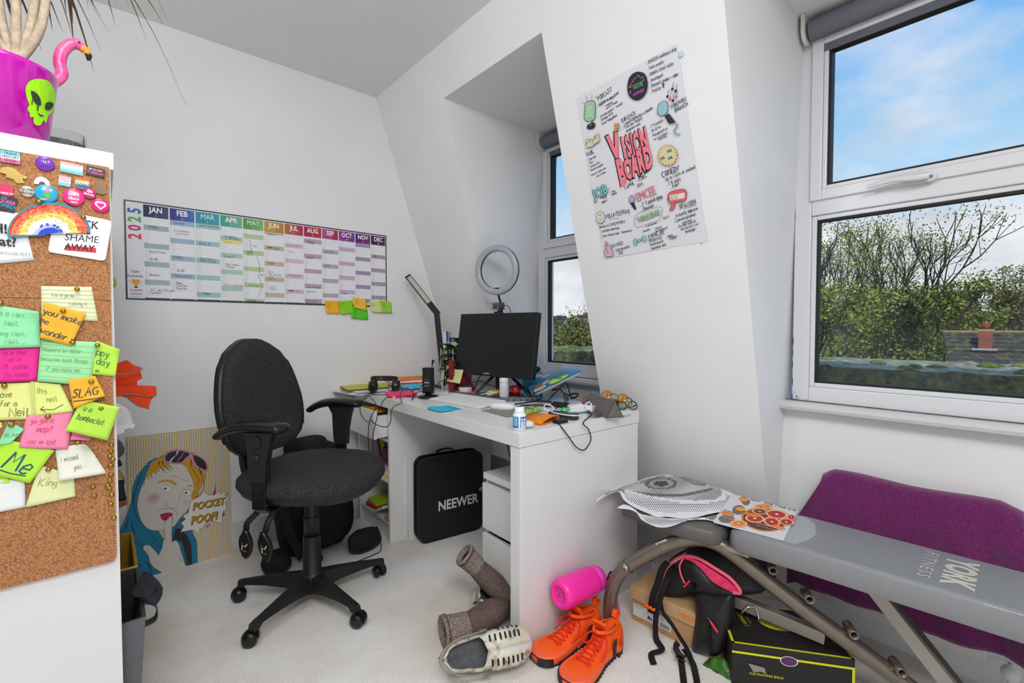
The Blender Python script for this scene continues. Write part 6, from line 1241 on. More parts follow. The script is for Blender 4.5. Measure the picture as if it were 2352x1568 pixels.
# teal box behind the monitor
bx=V((1.625,1.70,ZT)); 
g=G().m(mat('#1d8ea6',.5)); g.T=Matrix.Translation((1.628,1.735,ZT))@Matrix.Rotation(R(12),4,'Z'); g.box(-.03,-.07,0,.03,.05,.118); g.m(mat('#dfa3ad',.5)); g.box(-.0305,-.0705,.098,.0305,.0505,.110); g.m(mat('#b9bccd',.5)); g.box(-.0308,.012,.001,-.030,.045,.09); g.build('card_box',None,'teal cardboard box with a pink stripe behind the right edge of the monitor','box',bev=.001)
g=G().m(mat('#1b1b1d',.8,vary=.3,scale=30)); g.ell((1.64,1.70,ZT+.135),(.028,.035,.016)); g.build('pouch',None,'small black pouch on top of the teal box','pouch')
# --- front right corner ---
pbq=V((1.056,1.168,ZT)); pb_=thing('pill_bottle','small white pill bottle with blue label at the front corner of the desk','bottle',pbq)
g=G().m(mat('#e9eaec',.25,name='white_plastic')); g.lathe([(.020,0),(.0225,.003),(.0228,.048),(.0215,.053),(.0175,.058),(.0155,.060)],36,pbq); bb=g.build('bottle_body',pb_)
g=G().m(mat('#eeeff0',.3)); g.rings([[(pbq.x+r_*math.cos(2*pi*k/60)*(1+.012*(k%2)),pbq.y+r_*math.sin(2*pi*k/60)*(1+.012*(k%2)),pbq.z+z) for k in range(60)] for r_,z in ((.0172,.0605),(.0172,.066),(.0160,.067),(.0160,.076),(.0150,.078),(.012,.0785))]); g.m(mat('#1577c4',.4)); g.lathe([(.012,.0785),(.0005,.0788)],24,pbq,cap=False); g.build('cap',pb_)
def cyl_(c,r_,a0,a1,z0,z1_,h,n_=14): g.m(mat(h,.4) if isinstance(h,str) else h); g.rings([[V((c.x+r_*math.cos(R(a0+(a1-a0)*k/n_)),c.y+r_*math.sin(R(a0+(a1-a0)*k/n_)),c.z+z)) for k in range(n_+1)] for z in (z0,z1_)],cap=False,closed=False)
g=G(); fa=math.degrees(math.atan2(-pbq.y,-pbq.x))
cyl_(pbq,.0230,fa-88,fa-8,.010,.047,'#1583cf'); cyl_(pbq,.0230,fa+8,fa+95,.010,.047,'#1583cf')
cyl_(pbq,.0231,fa-80,fa-20,.014,.044,'#7fc0e2'); cyl_(pbq,.02315,fa-88,fa-12,.010,.0145,'#1c3f96')
for k in range(8): cyl_(pbq,.0232,fa-74,fa-26-((k*7)%18),.0175+.0032*k,.0187+.0032*k,'#2f86b8',8)
cyl_(pbq,.0231,fa+15,fa+60,.011,.031,'#e6ecf2')
for k in range(9): cyl_(pbq,.0232,fa+24+k*3.2,fa+25.6+k*3.2,.015,.029,'#8a8fb0',2)
for a in (22,48): g.m(mat('#dfeef6',.4)); p=V((pbq.x+.0234*math.cos(R(fa+a)),pbq.y+.0234*math.sin(R(fa+a)),pbq.z+.037)); g.ell(p,(.0035,.0035,.0042),n=10,m_=6)
g.build('label',bb)
g=G().m(mat('#e8e8ea',.2)); g.ell((1.092,1.172,ZT+.0135),(.026,.019,.013),rotz(-50)); g.build('earbud_case',None,'rounded white earbud charging case beside the pill bottle','case')
# wallet
wl=thing('wallet','orange leather folded wallet on the right side of the desk','wallet',(1.20,1.22,ZT))
wm=mat('#e0820f',.55,vary=.08,scale=90,bump=.25,name='orange_leather')
W4=[B_c(905,830,.742),B_c(1180,755,.742),B_c(1050,650,.756),B_c(720,690,.756)]
T_=Matrix.Translation((1.205,1.225,ZT))@Matrix.Rotation(R(14),4,'Z')
g=G().m(wm); g.T=T_; g.strap(smooth([(-.07,-.045,.003),(0,-.045,.003),(.06,-.045,.004),(.071,-.045,.010),(.062,-.045,.017),(0,-.045,.020),(-.055,-.045,.019),(-.07,-.045,.017)],4),.098,.004,(0,1,0)); 
g=G().m(wm); g.T=T_
prof=smooth([(-.062,0,.002),(0,0,.002),(.052,0,.003),(.062,0,.010),(.052,0,.018),(0,0,.019),(-.045,0,.013),(-.064,0,.006)],5)
g.rings([[(p.x,-.05+.0*p.y,p.z) for p in prof],[(p.x,.05,p.z) for p in prof]],cap=False,closed=False,sm=True); g.build('leather_flap',wl,solid=.0035,solidoff=0)
g=G().m(mat('#7a2c10',.6)); g.T=T_; g.box(-.030,-.046,.0045,.050,.046,.0115); g.build('card_sleeve',wl,bev=.002)
# snack sachets
for i,(P,lb_) in enumerate((([B_c(715,610),B_c(740,665),B_c(850,640),B_c(810,580)],'left green printed snack sachet behind the wallet'),([B_c(815,580),B_c(855,640),B_c(960,622),B_c(890,555)],'right green printed snack sachet behind the wallet'))):
    o=sum(P,V())/4; g=G(); u_=(P[3]-P[0])/2; v_=(P[1]-P[0])/2; m1=mat('#77b52a',.35,vary=.3,scale=60,h2='#b5d95a',bump=.3)
    g.m(m1); g.grid(lambda u,v:tuple(P[0].lerp(P[3],u).lerp(P[1].lerp(P[2],u),v)+V((0,0,.004+.012*math.sin(pi*u)*math.sin(pi*v)+.0015*math.sin(20*u)))),14,10)
    g.grid(lambda u,v:tuple(P[0].lerp(P[3],1-u).lerp(P[1].lerp(P[2],1-u),v)+V((0,0,.0035))),2,2)
    g.m(mat('#1f3a14',.5)); g.grid(lambda u,v:tuple(P[0].lerp(P[3],.3+.4*u).lerp(P[1].lerp(P[2],.3+.4*u),.25+.35*v)+V((0,0,.0045+.012*math.sin(pi*(.3+.4*u))*math.sin(pi*(.25+.35*v))))),6,4)
    g.build('snack_sachet',None,lb_,'sachet','green snack sachets behind the wallet')
g=G(); c=V((1.245,1.150,ZT)); g.T=Matrix.Translation(c)@Matrix.Rotation(R(2),4,'Z'); g.m(mat('#f0b51e',.4)); g.rbox(-.024,-.012,.0,.028,.022,.011,.004); g.m(mat('#151515',.4)); g.rbox(-.028,-.014,.001,.022,.020,.0135,.004); g.build('battery_pack',None,'small black gadget with a yellow rim right of the wallet','gadget',bev=.001)
pbk=thing('power_bank','dark grey rounded power bank wrapped in a white cable','power bank',(1.31,1.21,ZT))
T_=Matrix.Translation((1.315,1.205,ZT))@Matrix.Rotation(R(-68),4,'Z')
g=G().m(mat('#2b2c31',.35)); g.T=T_; g.rbox(-.058,-.028,.001,.058,.028,.022,.02); g.build('casing',pbk,bev=.005,bseg=3)
wcm=mat('#e4e5e9',.4,name='white_cable')
g=G().m(wcm); g.T=T_; g.tube(smooth([(-.04,-.02,.024),(-.02,-.03,.022),(.03,-.0302,.019),(.058,-.02,.018),(.064,0,.016),(.052,.018,.016),(.03,.022,.018)],6),.0024,8); g.tube(smooth([(-.05,-.02,.024),(-.075,-.01,.035),(-.08,.02,.045),(-.055,.03,.035),(-.045,.0,.026),(-.07,-.02,.03),(-.09,.01,.02),(-.08,.04,.012)],8),.0024,8); g.tube([(.03,.021,.019),(.01,.020,.02)],.004,8); g.build('wrapped_cable',pbk)
# lip balm, card, chargers
g=G().m(mat('#18c43c',.3)); c=V((1.375,1.255,ZT+.014)); g.ell(c,(.017,.017,.0145)); g.m(mat('#dfe8df',.5)); g.cb((c.x-.009,c.y-.010,c.z+.006),(.008,.008,.006),rotz(40)); g.build('lip_balm',None,'bright green egg-shaped lip balm behind the power bank','lip balm')
def card_(g,z): g.T=frame((1.43,1.335,z),(.80,-.60,0),(.60,.80,0)); g.lay=.0004; g.text("Don't Be",-.002,.008,.017,'#d6d6d6',bold=.03,shear=.2); g.text('MAGGIE',-.006,-.010,.013,'#d6d6d6',bold=.03,shear=.2); g.T=None
slab('slogan_card','black card with bold white slogan starting with Dont, behind the white chargers','card',[B_c(1070,550),B_c(1125,485),B_c(1340,505),B_c(1300,575)],ZT,.002,'#161617',art=card_)
CHG='white mains chargers in the pile'
def charger(c,rz,d,lb_,pins=True,ry=0):
    q=thing('charger',lb_,'charger',c,CHG); g=G().m(mat('#e3e5e9',.3)); g.T=Matrix.Translation(c)@Matrix.Rotation(R(rz),4,'Z')@Matrix.Rotation(R(ry),4,'Y'); g.box(-d[0]/2,-d[1]/2,0,d[0]/2,d[1]/2,d[2]); g.build('housing',q,bev=.004,bseg=3)
    if pins:
        g=G().m(mat('#c9cacc',.2,metal=1)); g.T=Matrix.Translation(c)@Matrix.Rotation(R(rz),4,'Z')@Matrix.Rotation(R(ry),4,'Y')
        for y in (-.008,.008): g.box(d[0]/2,y-.002,d[2]*.5-.001,d[0]/2+.014,y+.002,d[2]*.5+.001)
        g.build('plug_pins',q)
    return q
charger((1.435,1.245,ZT+.006),-35,(.06,.05,.028),'large white cube charger tilted on the pile of cables',ry=-6)
charger((1.478,1.215,ZT+.004),20,(.045,.042,.026),'smaller white charger with pins right of the large charger',ry=8)
g=G().m(wcm); g.tube(smooth([(1.49,1.25,ZT+.02),(1.53,1.26,ZT+.03),(1.545,1.22,ZT+.035),(1.52,1.19,ZT+.02),(1.50,1.21,ZT+.012),(1.515,1.235,ZT+.03)],8),.0045,8); g.build('white_cable',None,'thick coiled white cable beside the smaller charger','cable')
g=G().m(clear_glass('plastic_bag',(.85,.86,.88),.2)); g.m(mat('#5b5b60',.15,vary=.5,scale=30,bump=1,alpha=.75)); g.grid(lambda u,v:(1.40+.13*u+.012*v,1.12+.055*v,ZT+.004+.014*abs(math.sin(9*u+4*v))*math.sin(pi*v)+.006*math.sin(23*u)*math.sin(pi*v)),24,10,sm=False); g.build('plastic_packet',None,'crinkled clear grey plastic packet in front of the chargers','packet')
# glasses cases and glasses
tc_=thing('glasses_case','grey tweed triangular glasses case at the right edge of the desk','case',(1.50,1.19,ZT))
F0,F1=V((1.437,1.100,ZT+.001)),V((1.535,1.300,ZT+.001)); dy=(F1-F0).normalized(); dx_=V((dy.y,-dy.x,0)); wv_=.075; hh=.066
tm=mat('#7c7873',.95,vary=.5,scale=160,bump=.6,name='grey_tweed',h2='#5a5652')
g=G().m(tm); tri=[(0,0),(wv_,0),(wv_/2,hh)]
g.rings([[F0+dy*t+dx_*a+V((0,0,b_)) for a,b_ in tri] for t in (0,(F1-F0).length)],sm=False); tcb=g.build('case_body',tc_,bev=.003)
g=G().m(mat('#2b2a29',.5)); P=[F0+dx_*a+V((0,0,b_))-dy*.0015 for a,b_ in tri]; g.tube(P+[P[0]],.0013,6); g.build('seam',tc_)
bc=thing('glasses_case','brown leather half-open glasses case behind the grey tweed case','case',(1.62,1.27,ZT))
q0,q1=V((1.60,1.345,ZT)),V((1.655,1.205,ZT)); dy=(q1-q0).normalized(); dx_=V((-dy.y,dy.x,0)); dx_=dx_ if dx_.x>0 else -dx_
g=G().m(mat('#8a5540',.45,vary=.1,scale=30,name='brown_leather')); n_=14
g.rings([[q0+dy*t*(q1-q0).length+dx_*(-.028+.056*(.5-.5*math.cos(a)))+V((0,0,.004+.040*abs(math.sin(a))**.75*(1-.15*t))) for a in [pi*k/n_ for k in range(n_+1)]]+[q0+dy*t*(q1-q0).length+dx_*(.028)+V((0,0,.002)),q0+dy*t*(q1-q0).length-dx_*.028+V((0,0,.002))] for t in (0,.3,.6,1)],cap=True); g.build('case_body',bc)
g=G().m(mat('#191513',.6)); q=q1+dy*.0008; g.add([q+dx_*(-.022+.044*(.5-.5*math.cos(a)))+V((0,0,.006+.030*abs(math.sin(a))**.75)) for a in [pi*k/12 for k in range(13)]],[tuple(range(13))]); g.build('opening_shade',bc)  # flat dark patch paints the shade inside the open end
sgl=thing('sunglasses','amber-lensed sunglasses lying behind the brown case','sunglasses',(1.655,1.26,ZT+.03))
amb=mat('#b57d1e',.1,alpha=.8,coat=.5); 
g=G().m(amb)
for (x,y,X_) in ((1844,395,1.70),(2060,440,1.71)):
    c=PX(1080+x/5.88,840+y/5.88,X_-.03); g.lathe([(.0,.002),(.014,.0015),(.021,.0),(.0225,-.0015)],24,c,(V((-.75,-.5,.45))).to_track_quat('Z','Y').to_matrix(),cap=False)
g.build('lenses',sgl,solid=.0014)
g=G().m(mat('#4a2a16',.3)); a=PX(1080+1844/5.88,840+395/5.88,1.67); b_=PX(1080+2060/5.88,840+440/5.88,1.68); g.tube(smooth([a+V((.0,-.02,.006)),(a+b_)/2+V((0,0,.012)),b_+V((0,.02,.006))],4),.0016,6); g.tube(smooth([b_+V((0,-.02,.008)),b_+V((.0,-.045,.0)),b_+V((-.01,-.05,-.02))],5),.0018,6); g.build('frame',sgl)
gg_=thing('glasses','dark green tortoiseshell reading glasses at the back right corner of the desk','glasses',(1.63,1.135,ZT))
gm=mat('#24402a',.25,vary=.4,scale=90,h2='#101a12')
def rim(c,ax,r_): 
    M=Matrix.Translation(c)@ax.to_track_quat('Z','Y').to_matrix().to_4x4(); g.tube([M@V((r_*1.1*math.cos(t),r_*math.sin(t),0)) for t in [2*pi*i/20 for i in range(21)]],.0022,6,cap=False)
g=G().m(gm); c1_,c2_=V((1.612,1.150,ZT+.022)),V((1.640,1.118,ZT+.024)); rim(c1_,V((-.5,-.8,.3)),.017); rim(c2_,V((-.5,-.8,.3)),.017); g.tube([(c1_+c2_)/2+V((-.004,.003,0)),(c1_+c2_)/2+V((.004,-.003,0))],.002,6); g.build('rims',gg_)
g=G().m(gm); g.tube(smooth([c2_+V((.012,-.01,.004)),c2_+V((.012,.01,-.008)),c2_+V((-.02,.05,-.018))],4),.002,6); g.tube(smooth([c1_+V((-.012,.012,.004)),c1_+V((.01,.03,-.01)),c1_+V((.02,.05,-.018))],4),.002,6); g.build('temples',gg_)
slab('tablet','thin white-edged tablet under the sunglasses at the back corner','tablet',[V((1.545,1.165,0)),V((1.648,1.145,0)),V((1.655,1.245,0)),V((1.575,1.262,0))],ZT,.007,'#d9dbe0',edge='#202124') if 0 else None
slab('envelope','stiff white envelope under the glasses at the desk corner','envelope',[B_c(1955,690),B_c(2190,640),B_c(2180,600),B_c(2000,600)],ZT,.003,'#e6e6e6')
g=G().m(mat('#4a5a66',.4)); g.tube([B_c(1990,640,.737),B_c(2030,635,.737)],.005,10); g.build('plastic_tube',None,'small slate-blue tube by the tip of the tweed case','tube')
# desk cables, each its own thing
def cable(P,r_,lb_,mm=cab): g=G().m(mm); g.tube(smooth(P,8),r_,8); return g.build('cable',None,lb_,'cable','cables on the desk')
zc=ZT+.003
def PXd(x,y,X): return PX(x,y,min(X,.978) if y>922 else X)
cable([hpl+V((-.012,-.02,-.028)),V((1.045,2.29,ZT+.004)),V((1.012,2.27,ZT+.003)),PXd(864,930,1.005),PXd(851,960,1.0),PXd(846,990,.995),PXd(847,1025,.99),PXd(850,1040,.985),PXd(852,1060,1.0)],.0019,'black headphone cable hanging over the desk front, left strand')
cable([V((1.165,2.01,zc)),V((1.13,2.08,zc)),A_(1040,600,.735),A_(960,610,.735),PXd(878,925,1.010),PXd(868,950,1.004),PXd(862,975,1.0),PXd(857,1000,.995),PXd(857,1040,.99)],.0019,'black microphone cable hanging over the desk front, right strand')
cable([A_(1000,568,.74),A_(800,562,.735),A_(690,580,.735),PXd(830,925,1.008),PXd(827,940,1.002),PXd(831,955,.998),PXd(840,966,.996),PXd(847,969,.995),PXd(852,964,.996),PXd(860,972,.996),PXd(875,979,.996),PXd(890,979,.998),PXd(897,968,1.002),PXd(898,948,1.008),A_(1050,780,.733),A_(1090,730,.734),A_(1190,680,.734),A_(1170,590,.745),A_(1200,500,.765),A_(1270,465,.775),A_(1340,500,.762),A_(1365,560,.742),A_(1350,640,.734),A_(1365,610,.734),A_(1380,560,.742),A_(1470,515,.75),A_(1580,540,.742)],.0019,'long black cable looping in front of the open drawer and up to the microphone')
cable([A_(1690,440,.78),A_(1760,380,.79),A_(1850,340,.795),A_(1930,370,.785),A_(1980,440,.76),A_(2000,540,.733)],.0019,'black cable arching between the pint glass and the keyboard')
cable([C_c(760,1130,.745),C_c(740,1060,.77),C_c(730,1000,.79),C_c(800,970,.80),C_c(900,965,.80),C_c(1050,1030,.78),C_c(1200,1080,.765),C_c(1380,1160,.74),C_c(1500,1200,.733)],.0022,'black cable tangled around the red pot and monitor legs')
cable([C_c(770,1110,.74),C_c(820,1010,.77),C_c(860,900,.82),C_c(890,870,.83)],.003,'short black lead rising behind the monitor')
cable([B_c(650,320,.77),B_c(720,320,.775),B_c(780,345,.765),B_c(810,370,.75),B_c(860,420,.745)],.0022,'thin black cable in front of the teal box')
cable([B_c(650,340,.76),B_c(690,370,.75),B_c(740,420,.738)],.0026,'black cable running down past the red timer')
cable([B_c(600,515,.742),B_c(700,505,.745),B_c(850,480,.748),B_c(1000,478,.745),B_c(1100,490,.735)],.0032,'thick black cable curving right from the dock')
cable([B_c(680,535,.735),B_c(850,528,.736),B_c(980,535,.735),B_c(1070,550,.735)],.0032,'second thick black cable below it on the mat')
cable([B_c(905,460,.738),B_c(950,440,.742),B_c(970,400,.75)],.0028,'short black cable at the right end of the dock')
cable([PZ(1278,892,.80),PZ(1268,896,.79),PZ(1285,894,.80),PZ(1296,904,.79),PZ(1304,920,.77),PZ(1303,906,.775),PZ(1296,905,.775),PZ(1297,918,.765),PZ(1303,926,.75)],.0030,'knotted black cable hanging behind the laptop stand')
cable([PX(1302,880,1.66),PX(1308,900,1.655),PZ(1312,912,.75)],.0026,'straight black cable dropping below the laptop')
cable([PZ(1304,908,.775),PZ(1318,904,.785),PZ(1328,905,.785),PZ(1322,912,.775),PZ(1312,914,.765)],.0042,'looped thick black cable right of the laptop')
cable([B_c(1150,575,.735),B_c(1250,535,.745),B_c(1350,532,.75),B_c(1500,580,.745),B_c(1640,640,.738),PX(1377,974,1.30) if 0 else dl(.30,-.008,.728),dl(.325,-.012,.70),dl(.335,-.014,.66),dl(.30,-.014,.63),dl(.26,-.012,.645),dl(.22,-.010,.69),dl(.19,-.006,.725),dl(.20,.02,.734)],.0022,'black cable looping over the right edge of the desk')
g=G().m(wcm); g.tube(smooth([C_c(1050,1125,.742),C_c(980,1160,.74),C_c(900,1180,.736),C_c(860,1190,.734)],6),.0024,8); g.tube([C_c(1055,1118,.745),C_c(1000,1148,.742)],.0048,8); g.build('white_cable',None,'white USB lead beside the pile of cards under the monitor','cable')
g=G().m(mat('#b87a3a',.6)); g.T=Matrix.Translation((1.305,1.40,ZT+.004)); g.box(-.02,-.015,0,.02,.015,.006); g.build('wooden_block',None,'tiny terracotta block behind the snack sachets','block',bev=.001)
# =================== IN THE DESK SHELVES / UNDER THE DESK ===================
def inb(name,lb_,cat,x0,y0,z0,x1,y1,z1_,h,grp=None,rot=None,edge=None,**k):
    g=G(); g.T=DT@Matrix.Translation(((x0+x1)/2,(y0+y1)/2,z0))
    if rot: g.T=g.T@Matrix.Rotation(R(rot[0]),4,'X')@Matrix.Rotation(R(rot[1]),4,'Y')@Matrix.Rotation(R(rot[2]),4,'Z')
    a,b_,c=(x1-x0)/2,(y1-y0)/2,z1_-z0
    if edge: g.m(mat(edge,.7)); g.box(-a+.002,-b_+.002,c*.12,a-.001,b_-.001,c*.88); g.m(mat(h,.5)); g.box(-a,-b_,0,a,b_,c*.12); g.box(-a,-b_,c*.88,a,b_,c)
    else: g.m(mat(h,.5,**k)); g.box(-a,-b_,0,a,b_,c)
    return g.build(name,None,lb_,cat,grp,bev=.001)
sh=.3125; GS='papers and books on the upper desk shelf'
inb('magazine','yellow magazine, bottom of the pile on the upper desk shelf','magazine',.03,1.06,sh,.3,1.33,sh+.008,'#e8cf12',GS)
inb('paper_sheaf','thick white paper sheaf on the yellow magazine in the desk shelf','papers',.04,1.05,sh+.0085,.32,1.32,sh+.030,'#dfdfe4',GS,vary=.05)
inb('envelope','lilac-white envelopes near the top of the desk shelf pile','envelopes',.05,1.045,sh+.0305,.30,1.30,sh+.042,'#c9c4dc',GS)
inb('folder','magenta folder on top of the pile on the upper desk shelf','folder',.06,1.04,sh+.0425,.31,1.30,sh+.048,'#c455a5',GS)
inb('toiletry_bag','dark brown leather bag above the magenta folder in the desk shelf','bag',.07,1.04,sh+.0485,.30,1.20,sh+.125,'#4a2318',bump=.3)
inb('pencil_case','small blue pencil case at the back of the upper desk shelf','case',.08,1.05,sh+.1255,.25,1.12,sh+.150,'#3a4f8e')
for i,(y,h,lb_) in enumerate(((1.30,'#1c1c1e','black marker pen standing in the desk shelf'),(1.275,'#b9902a','brass-coloured pen standing in the desk shelf'),(1.245,'#d9c21a','yellow highlighter standing in the desk shelf'))):
    g=G().m(mat(h,.4)); g.T=DT; g.tube([(.12,y,sh+.001),(.09,y+.01,sh+.165)],.007,10); g.build('marker_pen',None,lb_,'pen','pens standing in the desk shelf')
s2=.1025; GL='clutter on the lower desk shelf'
inb('folder','red plastic folder on the lower desk shelf','folder',.03,1.19,s2+.002,.26,1.33,s2+.022,'#c22420',GL,(0,0,6))
inb('folder','lime green plastic folder leaning on the red one on the lower desk shelf','folder',.04,1.20,s2+.0225,.30,1.335,s2+.034,'#a9c61e',GL,(0,-2,-6))
inb('laptop','silver laptop lying slanted on the lower desk shelf','laptop',.015,1.09,s2+.020,.27,1.20,s2+.034,'#c9cace',GL,(-26,0,4))
inb('phone_case','slate blue phone case on the lower desk shelf','case',.06,1.035,s2+.0005,.20,1.105,s2+.013,'#5a6f8e',GL)
inb('wooden_ornament','light brown curved wooden piece at the front of the lower desk shelf','ornament',.02,1.03,s2+.0005,.06,1.075,s2+.016,'#b98765',GL)
inb('envelope','brown padded envelope standing at the back of the lower desk shelf','envelope',.20,1.03,s2+.0335,.21,1.14,s2+.17,'#b5622a',GL)
inb('tray','black document tray at the back of the lower desk shelf','tray',.42,1.05,s2,.60,1.34,s2+.09,'#18181a')
g=G().m(mat('#e8b21a',.5)); g.T=DT; g.box(-.03,1.12,.640,.05,1.30,.655); g.m(mat('#b8620e',.5)); g.ell((.0,1.14,.661),(.03,.015,.01)); g.build('ribbon',None,'yellow and orange strip sticking out of the open desk drawer','ribbon')
# on the drawer unit
us=.5025
def onu(name,lb_,cat,x0,y0,x1,y1,z0,z1_,h,grp='books stacked on the drawer unit',edge=None,rz=0):
    g=G(); g.T=UT@Matrix.Translation(((x0+x1)/2,(y0+y1)/2,0))@Matrix.Rotation(R(rz),4,'Z'); a,b_=(x1-x0)/2,(y1-y0)/2
    if edge: g.m(mat(edge,.8)); g.box(-a+.003,-b_,z0+.002,a,b_-.003,z1_-.002)
    g.m(mat(h,.5)); 
    if edge: g.box(-a,-b_,z0,a,b_,z0+.0018); g.box(-a,-b_,z1_-.0018,a,b_,z1_)
    else: g.box(-a,-b_,z0,a,b_,z1_)
    return g.build(name,None,lb_,cat,grp)
onu('folder','purple plastic folder at the front of the drawer unit top','folder',-.004,.01,.20,.10,us,us+.002,'#5a1fae',None)
zz=us+.0025
for i,(h,th,lb_) in enumerate((('#7a6a9c',.006,'thin lilac booklet at the bottom'),('#e9e6ee',.022,'thick white-paged paperback second from the bottom'),('#3b3f7a',.024,'navy paperback third from the bottom'),('#c8cad0',.018,'pale grey paperback in the middle'),('#8e2c4a',.016,'maroon paperback above the grey one'),('#d9d4cc',.014,'cream paperback near the top'),('#b04a5c',.012,'dusky pink paperback on top'))):
    onu('paperback_book',lb_+' of the book stack on the drawer unit','book',.12+.006*(i%3),.012,.26+.004*(i%2),.118-.006*i,zz,zz+th,h,edge='#d9d4cc'); zz+=th+.0006
g=G().m(mat('#cfcfcd',.4)); q=UT@V((.30,.20,0)); g.T=UT@Matrix.Translation((.33,.215,us+.001)); g.box(-.035,-.04,0,.035,.04,.12); g.m(mat('#3b3d48',.5)); g.box(-.036,-.02,.05,-.035,.02,.09); g.build('small_carton',None,'pale carton with a dark label at the back of the drawer unit top','box')
g=G().m(mat('#181512',.8,vary=.3,scale=20,bump=.5)); g.T=UT; g.grid(lambda u,v:(.47-.02*math.sin(v*3),.10+.13*u,.50+.178*v+.006*math.sin(9*u)),10,8); g.build('black_cloth',None,'black cloth hanging in the gloom behind the drawer unit','cloth',solid=.004) if 0 else None
g=G().m(mat('#bdb7a8',.5)); a=dl(.55,.60,.66); g.tube(smooth([dl(.30,.40,.68),dl(.30,.36,.63),dl(.28,.30,.60),dl(.25,.20,.615),dl(.24,.12,.625),dl(.24,.056,.63)],8),.0022,6); g.build('cable',None,'pale cable drooping under the desk top above the drawer unit','cable')
g=G().m(cab); g.tube(smooth([dl(.50,.60,.68),dl(.47,.60,.60),dl(.45,.61,.50),dl(.47,.6,.42),dl(.5,.58,.34)],6),.0028,6); g.build('cable',None,'black cable hanging behind the black padded case under the desk','cable')
sw_=thing('sewing_machine','pale machine with a black dial standing dimly behind the black case under the desk','machine',dl(.5,.38,0))
g=G().m(mat('#a8b0b4',.4)); g.T=DT@Matrix.Translation((.53,.40,0)); g.box(-.05,-.07,0,.05,.07,.40); g.build('body',sw_,bev=.01)
g=G().m(mat('#14161c',.3)); g.T=DT@Matrix.Translation((.478,.42,.37))@Matrix.Rotation(R(-90),4,'Y'); g.lathe([(.022,-.002),(.022,.006),(.012,.010)],20); g.m(mat('#cfd2d6',.4)); g.lathe([(.005,.0101),(.004,.011)],10); g.build('dial',sw_)
# =================== WORKOUT BENCH ===================
stl=mat('#7d746a',.32,metal=.75,vary=.06,scale=40,name='bronze_grey_tube'); stl2=mat('#a29c95',.4,metal=.55,name='pale_steel')
vin=mat('#85878a',.42,vary=.03,scale=200,bump=.1,name='grey_vinyl'); vinl=mat('#a3a7a6',.42); vind=mat('#5d5a58',.45)
be=thing('workout_bench','grey vinyl workout bench on an arched metal tube frame along the window wall','bench',(1.55,.45,0))
def dome(g,P,z0,z1,rr_=.022):
    c=sum((V((x,y,0)) for x,y in P),V())/len(P); f=lambda k,z:[(c.x+(x-c.x)*(1-k*.1),c.y+(y-c.y)*(1-k*.06),z) for x,y in P]
    g.rings([f(.4,z0),f(0,z0+.006),f(-.05,(z0+z1)/2),f(.05,z1-.012),f(.5,z1-.003),f(1.0,z1)])
P=[(1.475,.02),(1.445,.44),(1.425,.60),(1.445,.628),(1.50,.638),(1.62,.630),(1.70,.60),(1.722,.52),(1.742,.02),(1.742,-.45),(1.70,-.50),(1.52,-.50),(1.478,-.45)]
g=G().m(vin); dome(g,P,.395,.462); pd_=g.build('back_pad',be)
g=G().m(vinl); g.T=Matrix.Translation((0,0,.4623)); g.poly([(1.462,.455),(1.447,.59),(1.50,.622),(1.62,.615),(1.685,.585),(1.700,.50),(1.66,.462),(1.58,.437),(1.52,.440)][::-1]); g.build('pale_panel',pd_)
g=G().m(mat('#b9bbbb',.5)); g.tube([(1.476,y,.456) for y in (.02,.2,.4,.55)],.0013,6); g.build('stitching',pd_)
g=G(); g.T=frame((1.610,.155,.4628),(.06,.998,0),(-1,.06,0)); g.T=frame((1.600,.150,.4628),(-1,-.02,0),(0,-1,0)); g.m(mat('#c9c4b4',.5)); g.text('YORK',.0,.018,.078,'#cbc6b6',bold=.05,sx=.85); g.text('FITNESS',.0,-.040,.036,'#c3c0b6',bold=.0,sx=1.2,sp=1.25); g.build('brand_print',pd_)
g=G().m(vind); P=[(1.385,.985),(1.37,.80),(1.395,.665),(1.42,.650),(1.66,.650),(1.685,.665),(1.70,.80),(1.69,.985),(1.66,1.0),(1.41,1.0)]; dome(g,P[::-1],.402,.452); g.build('seat_pad',be)
A0,B0=V((1.325,.954,0)),V((1.60,.30,0)); nb=V(((B0-A0).y,-(B0-A0).x,0))
px=[(1405,1458),(1401,1420),(1401,1390),(1406,1355),(1418,1325),(1438,1302),(1470,1282),(1520,1256),(1560,1242),(1600,1236),(1640,1244),(1680,1268),(1740,1316),(1850,1402),(1960,1482),(2060,1556)]
P=[PP(x,y,A0,nb) for x,y in px]; P.append(P[-1]+(P[-1]-P[-2])*1.4); P[-1].z=max(.03,P[-1].z)
g=G().m(stl); g.tube(smooth(P,5),.0235,20); mt=g.build('main_tube',be)
g=G().m(mat('#1b1b1c',.6)); g.tube([P[0]-V((0,0,P[0].z-.001)),P[0]+V((0,0,.045))],.0275,16); g.build('rubber_foot',mt)
g=G().m(stl); d_=(P[6]-P[5]).normalized(); g.tube([P[5]-d_*.012,P[5]+d_*.012],.026,20); g.m(mat('#c3c7c9',.2,metal=1)); q=P[5]-V((.020,.014,-.012)); g.lathe([(.012,0),(.012,.004),(.008,.005),(.007,.012),(.0,.013)],8,q,(V((-.75,-.5,.35))).to_track_quat('Z','Y').to_matrix()); g.build('joint_collar',mt)
g=G(); g.T=frame(P[7]+V((-.013,-.009,.019)),P[8]-P[6],(-.2,-.2,1)); g.m(mat('#c9c7c2',.4)); g.rect(-.02,-.010,.02,.010); g.L().rect(-.016,.0,-.002,.006,'#8a8782'); g.rect(.0,-.006,.014,.002,'#55524f'); g.build('rating_label',mt)
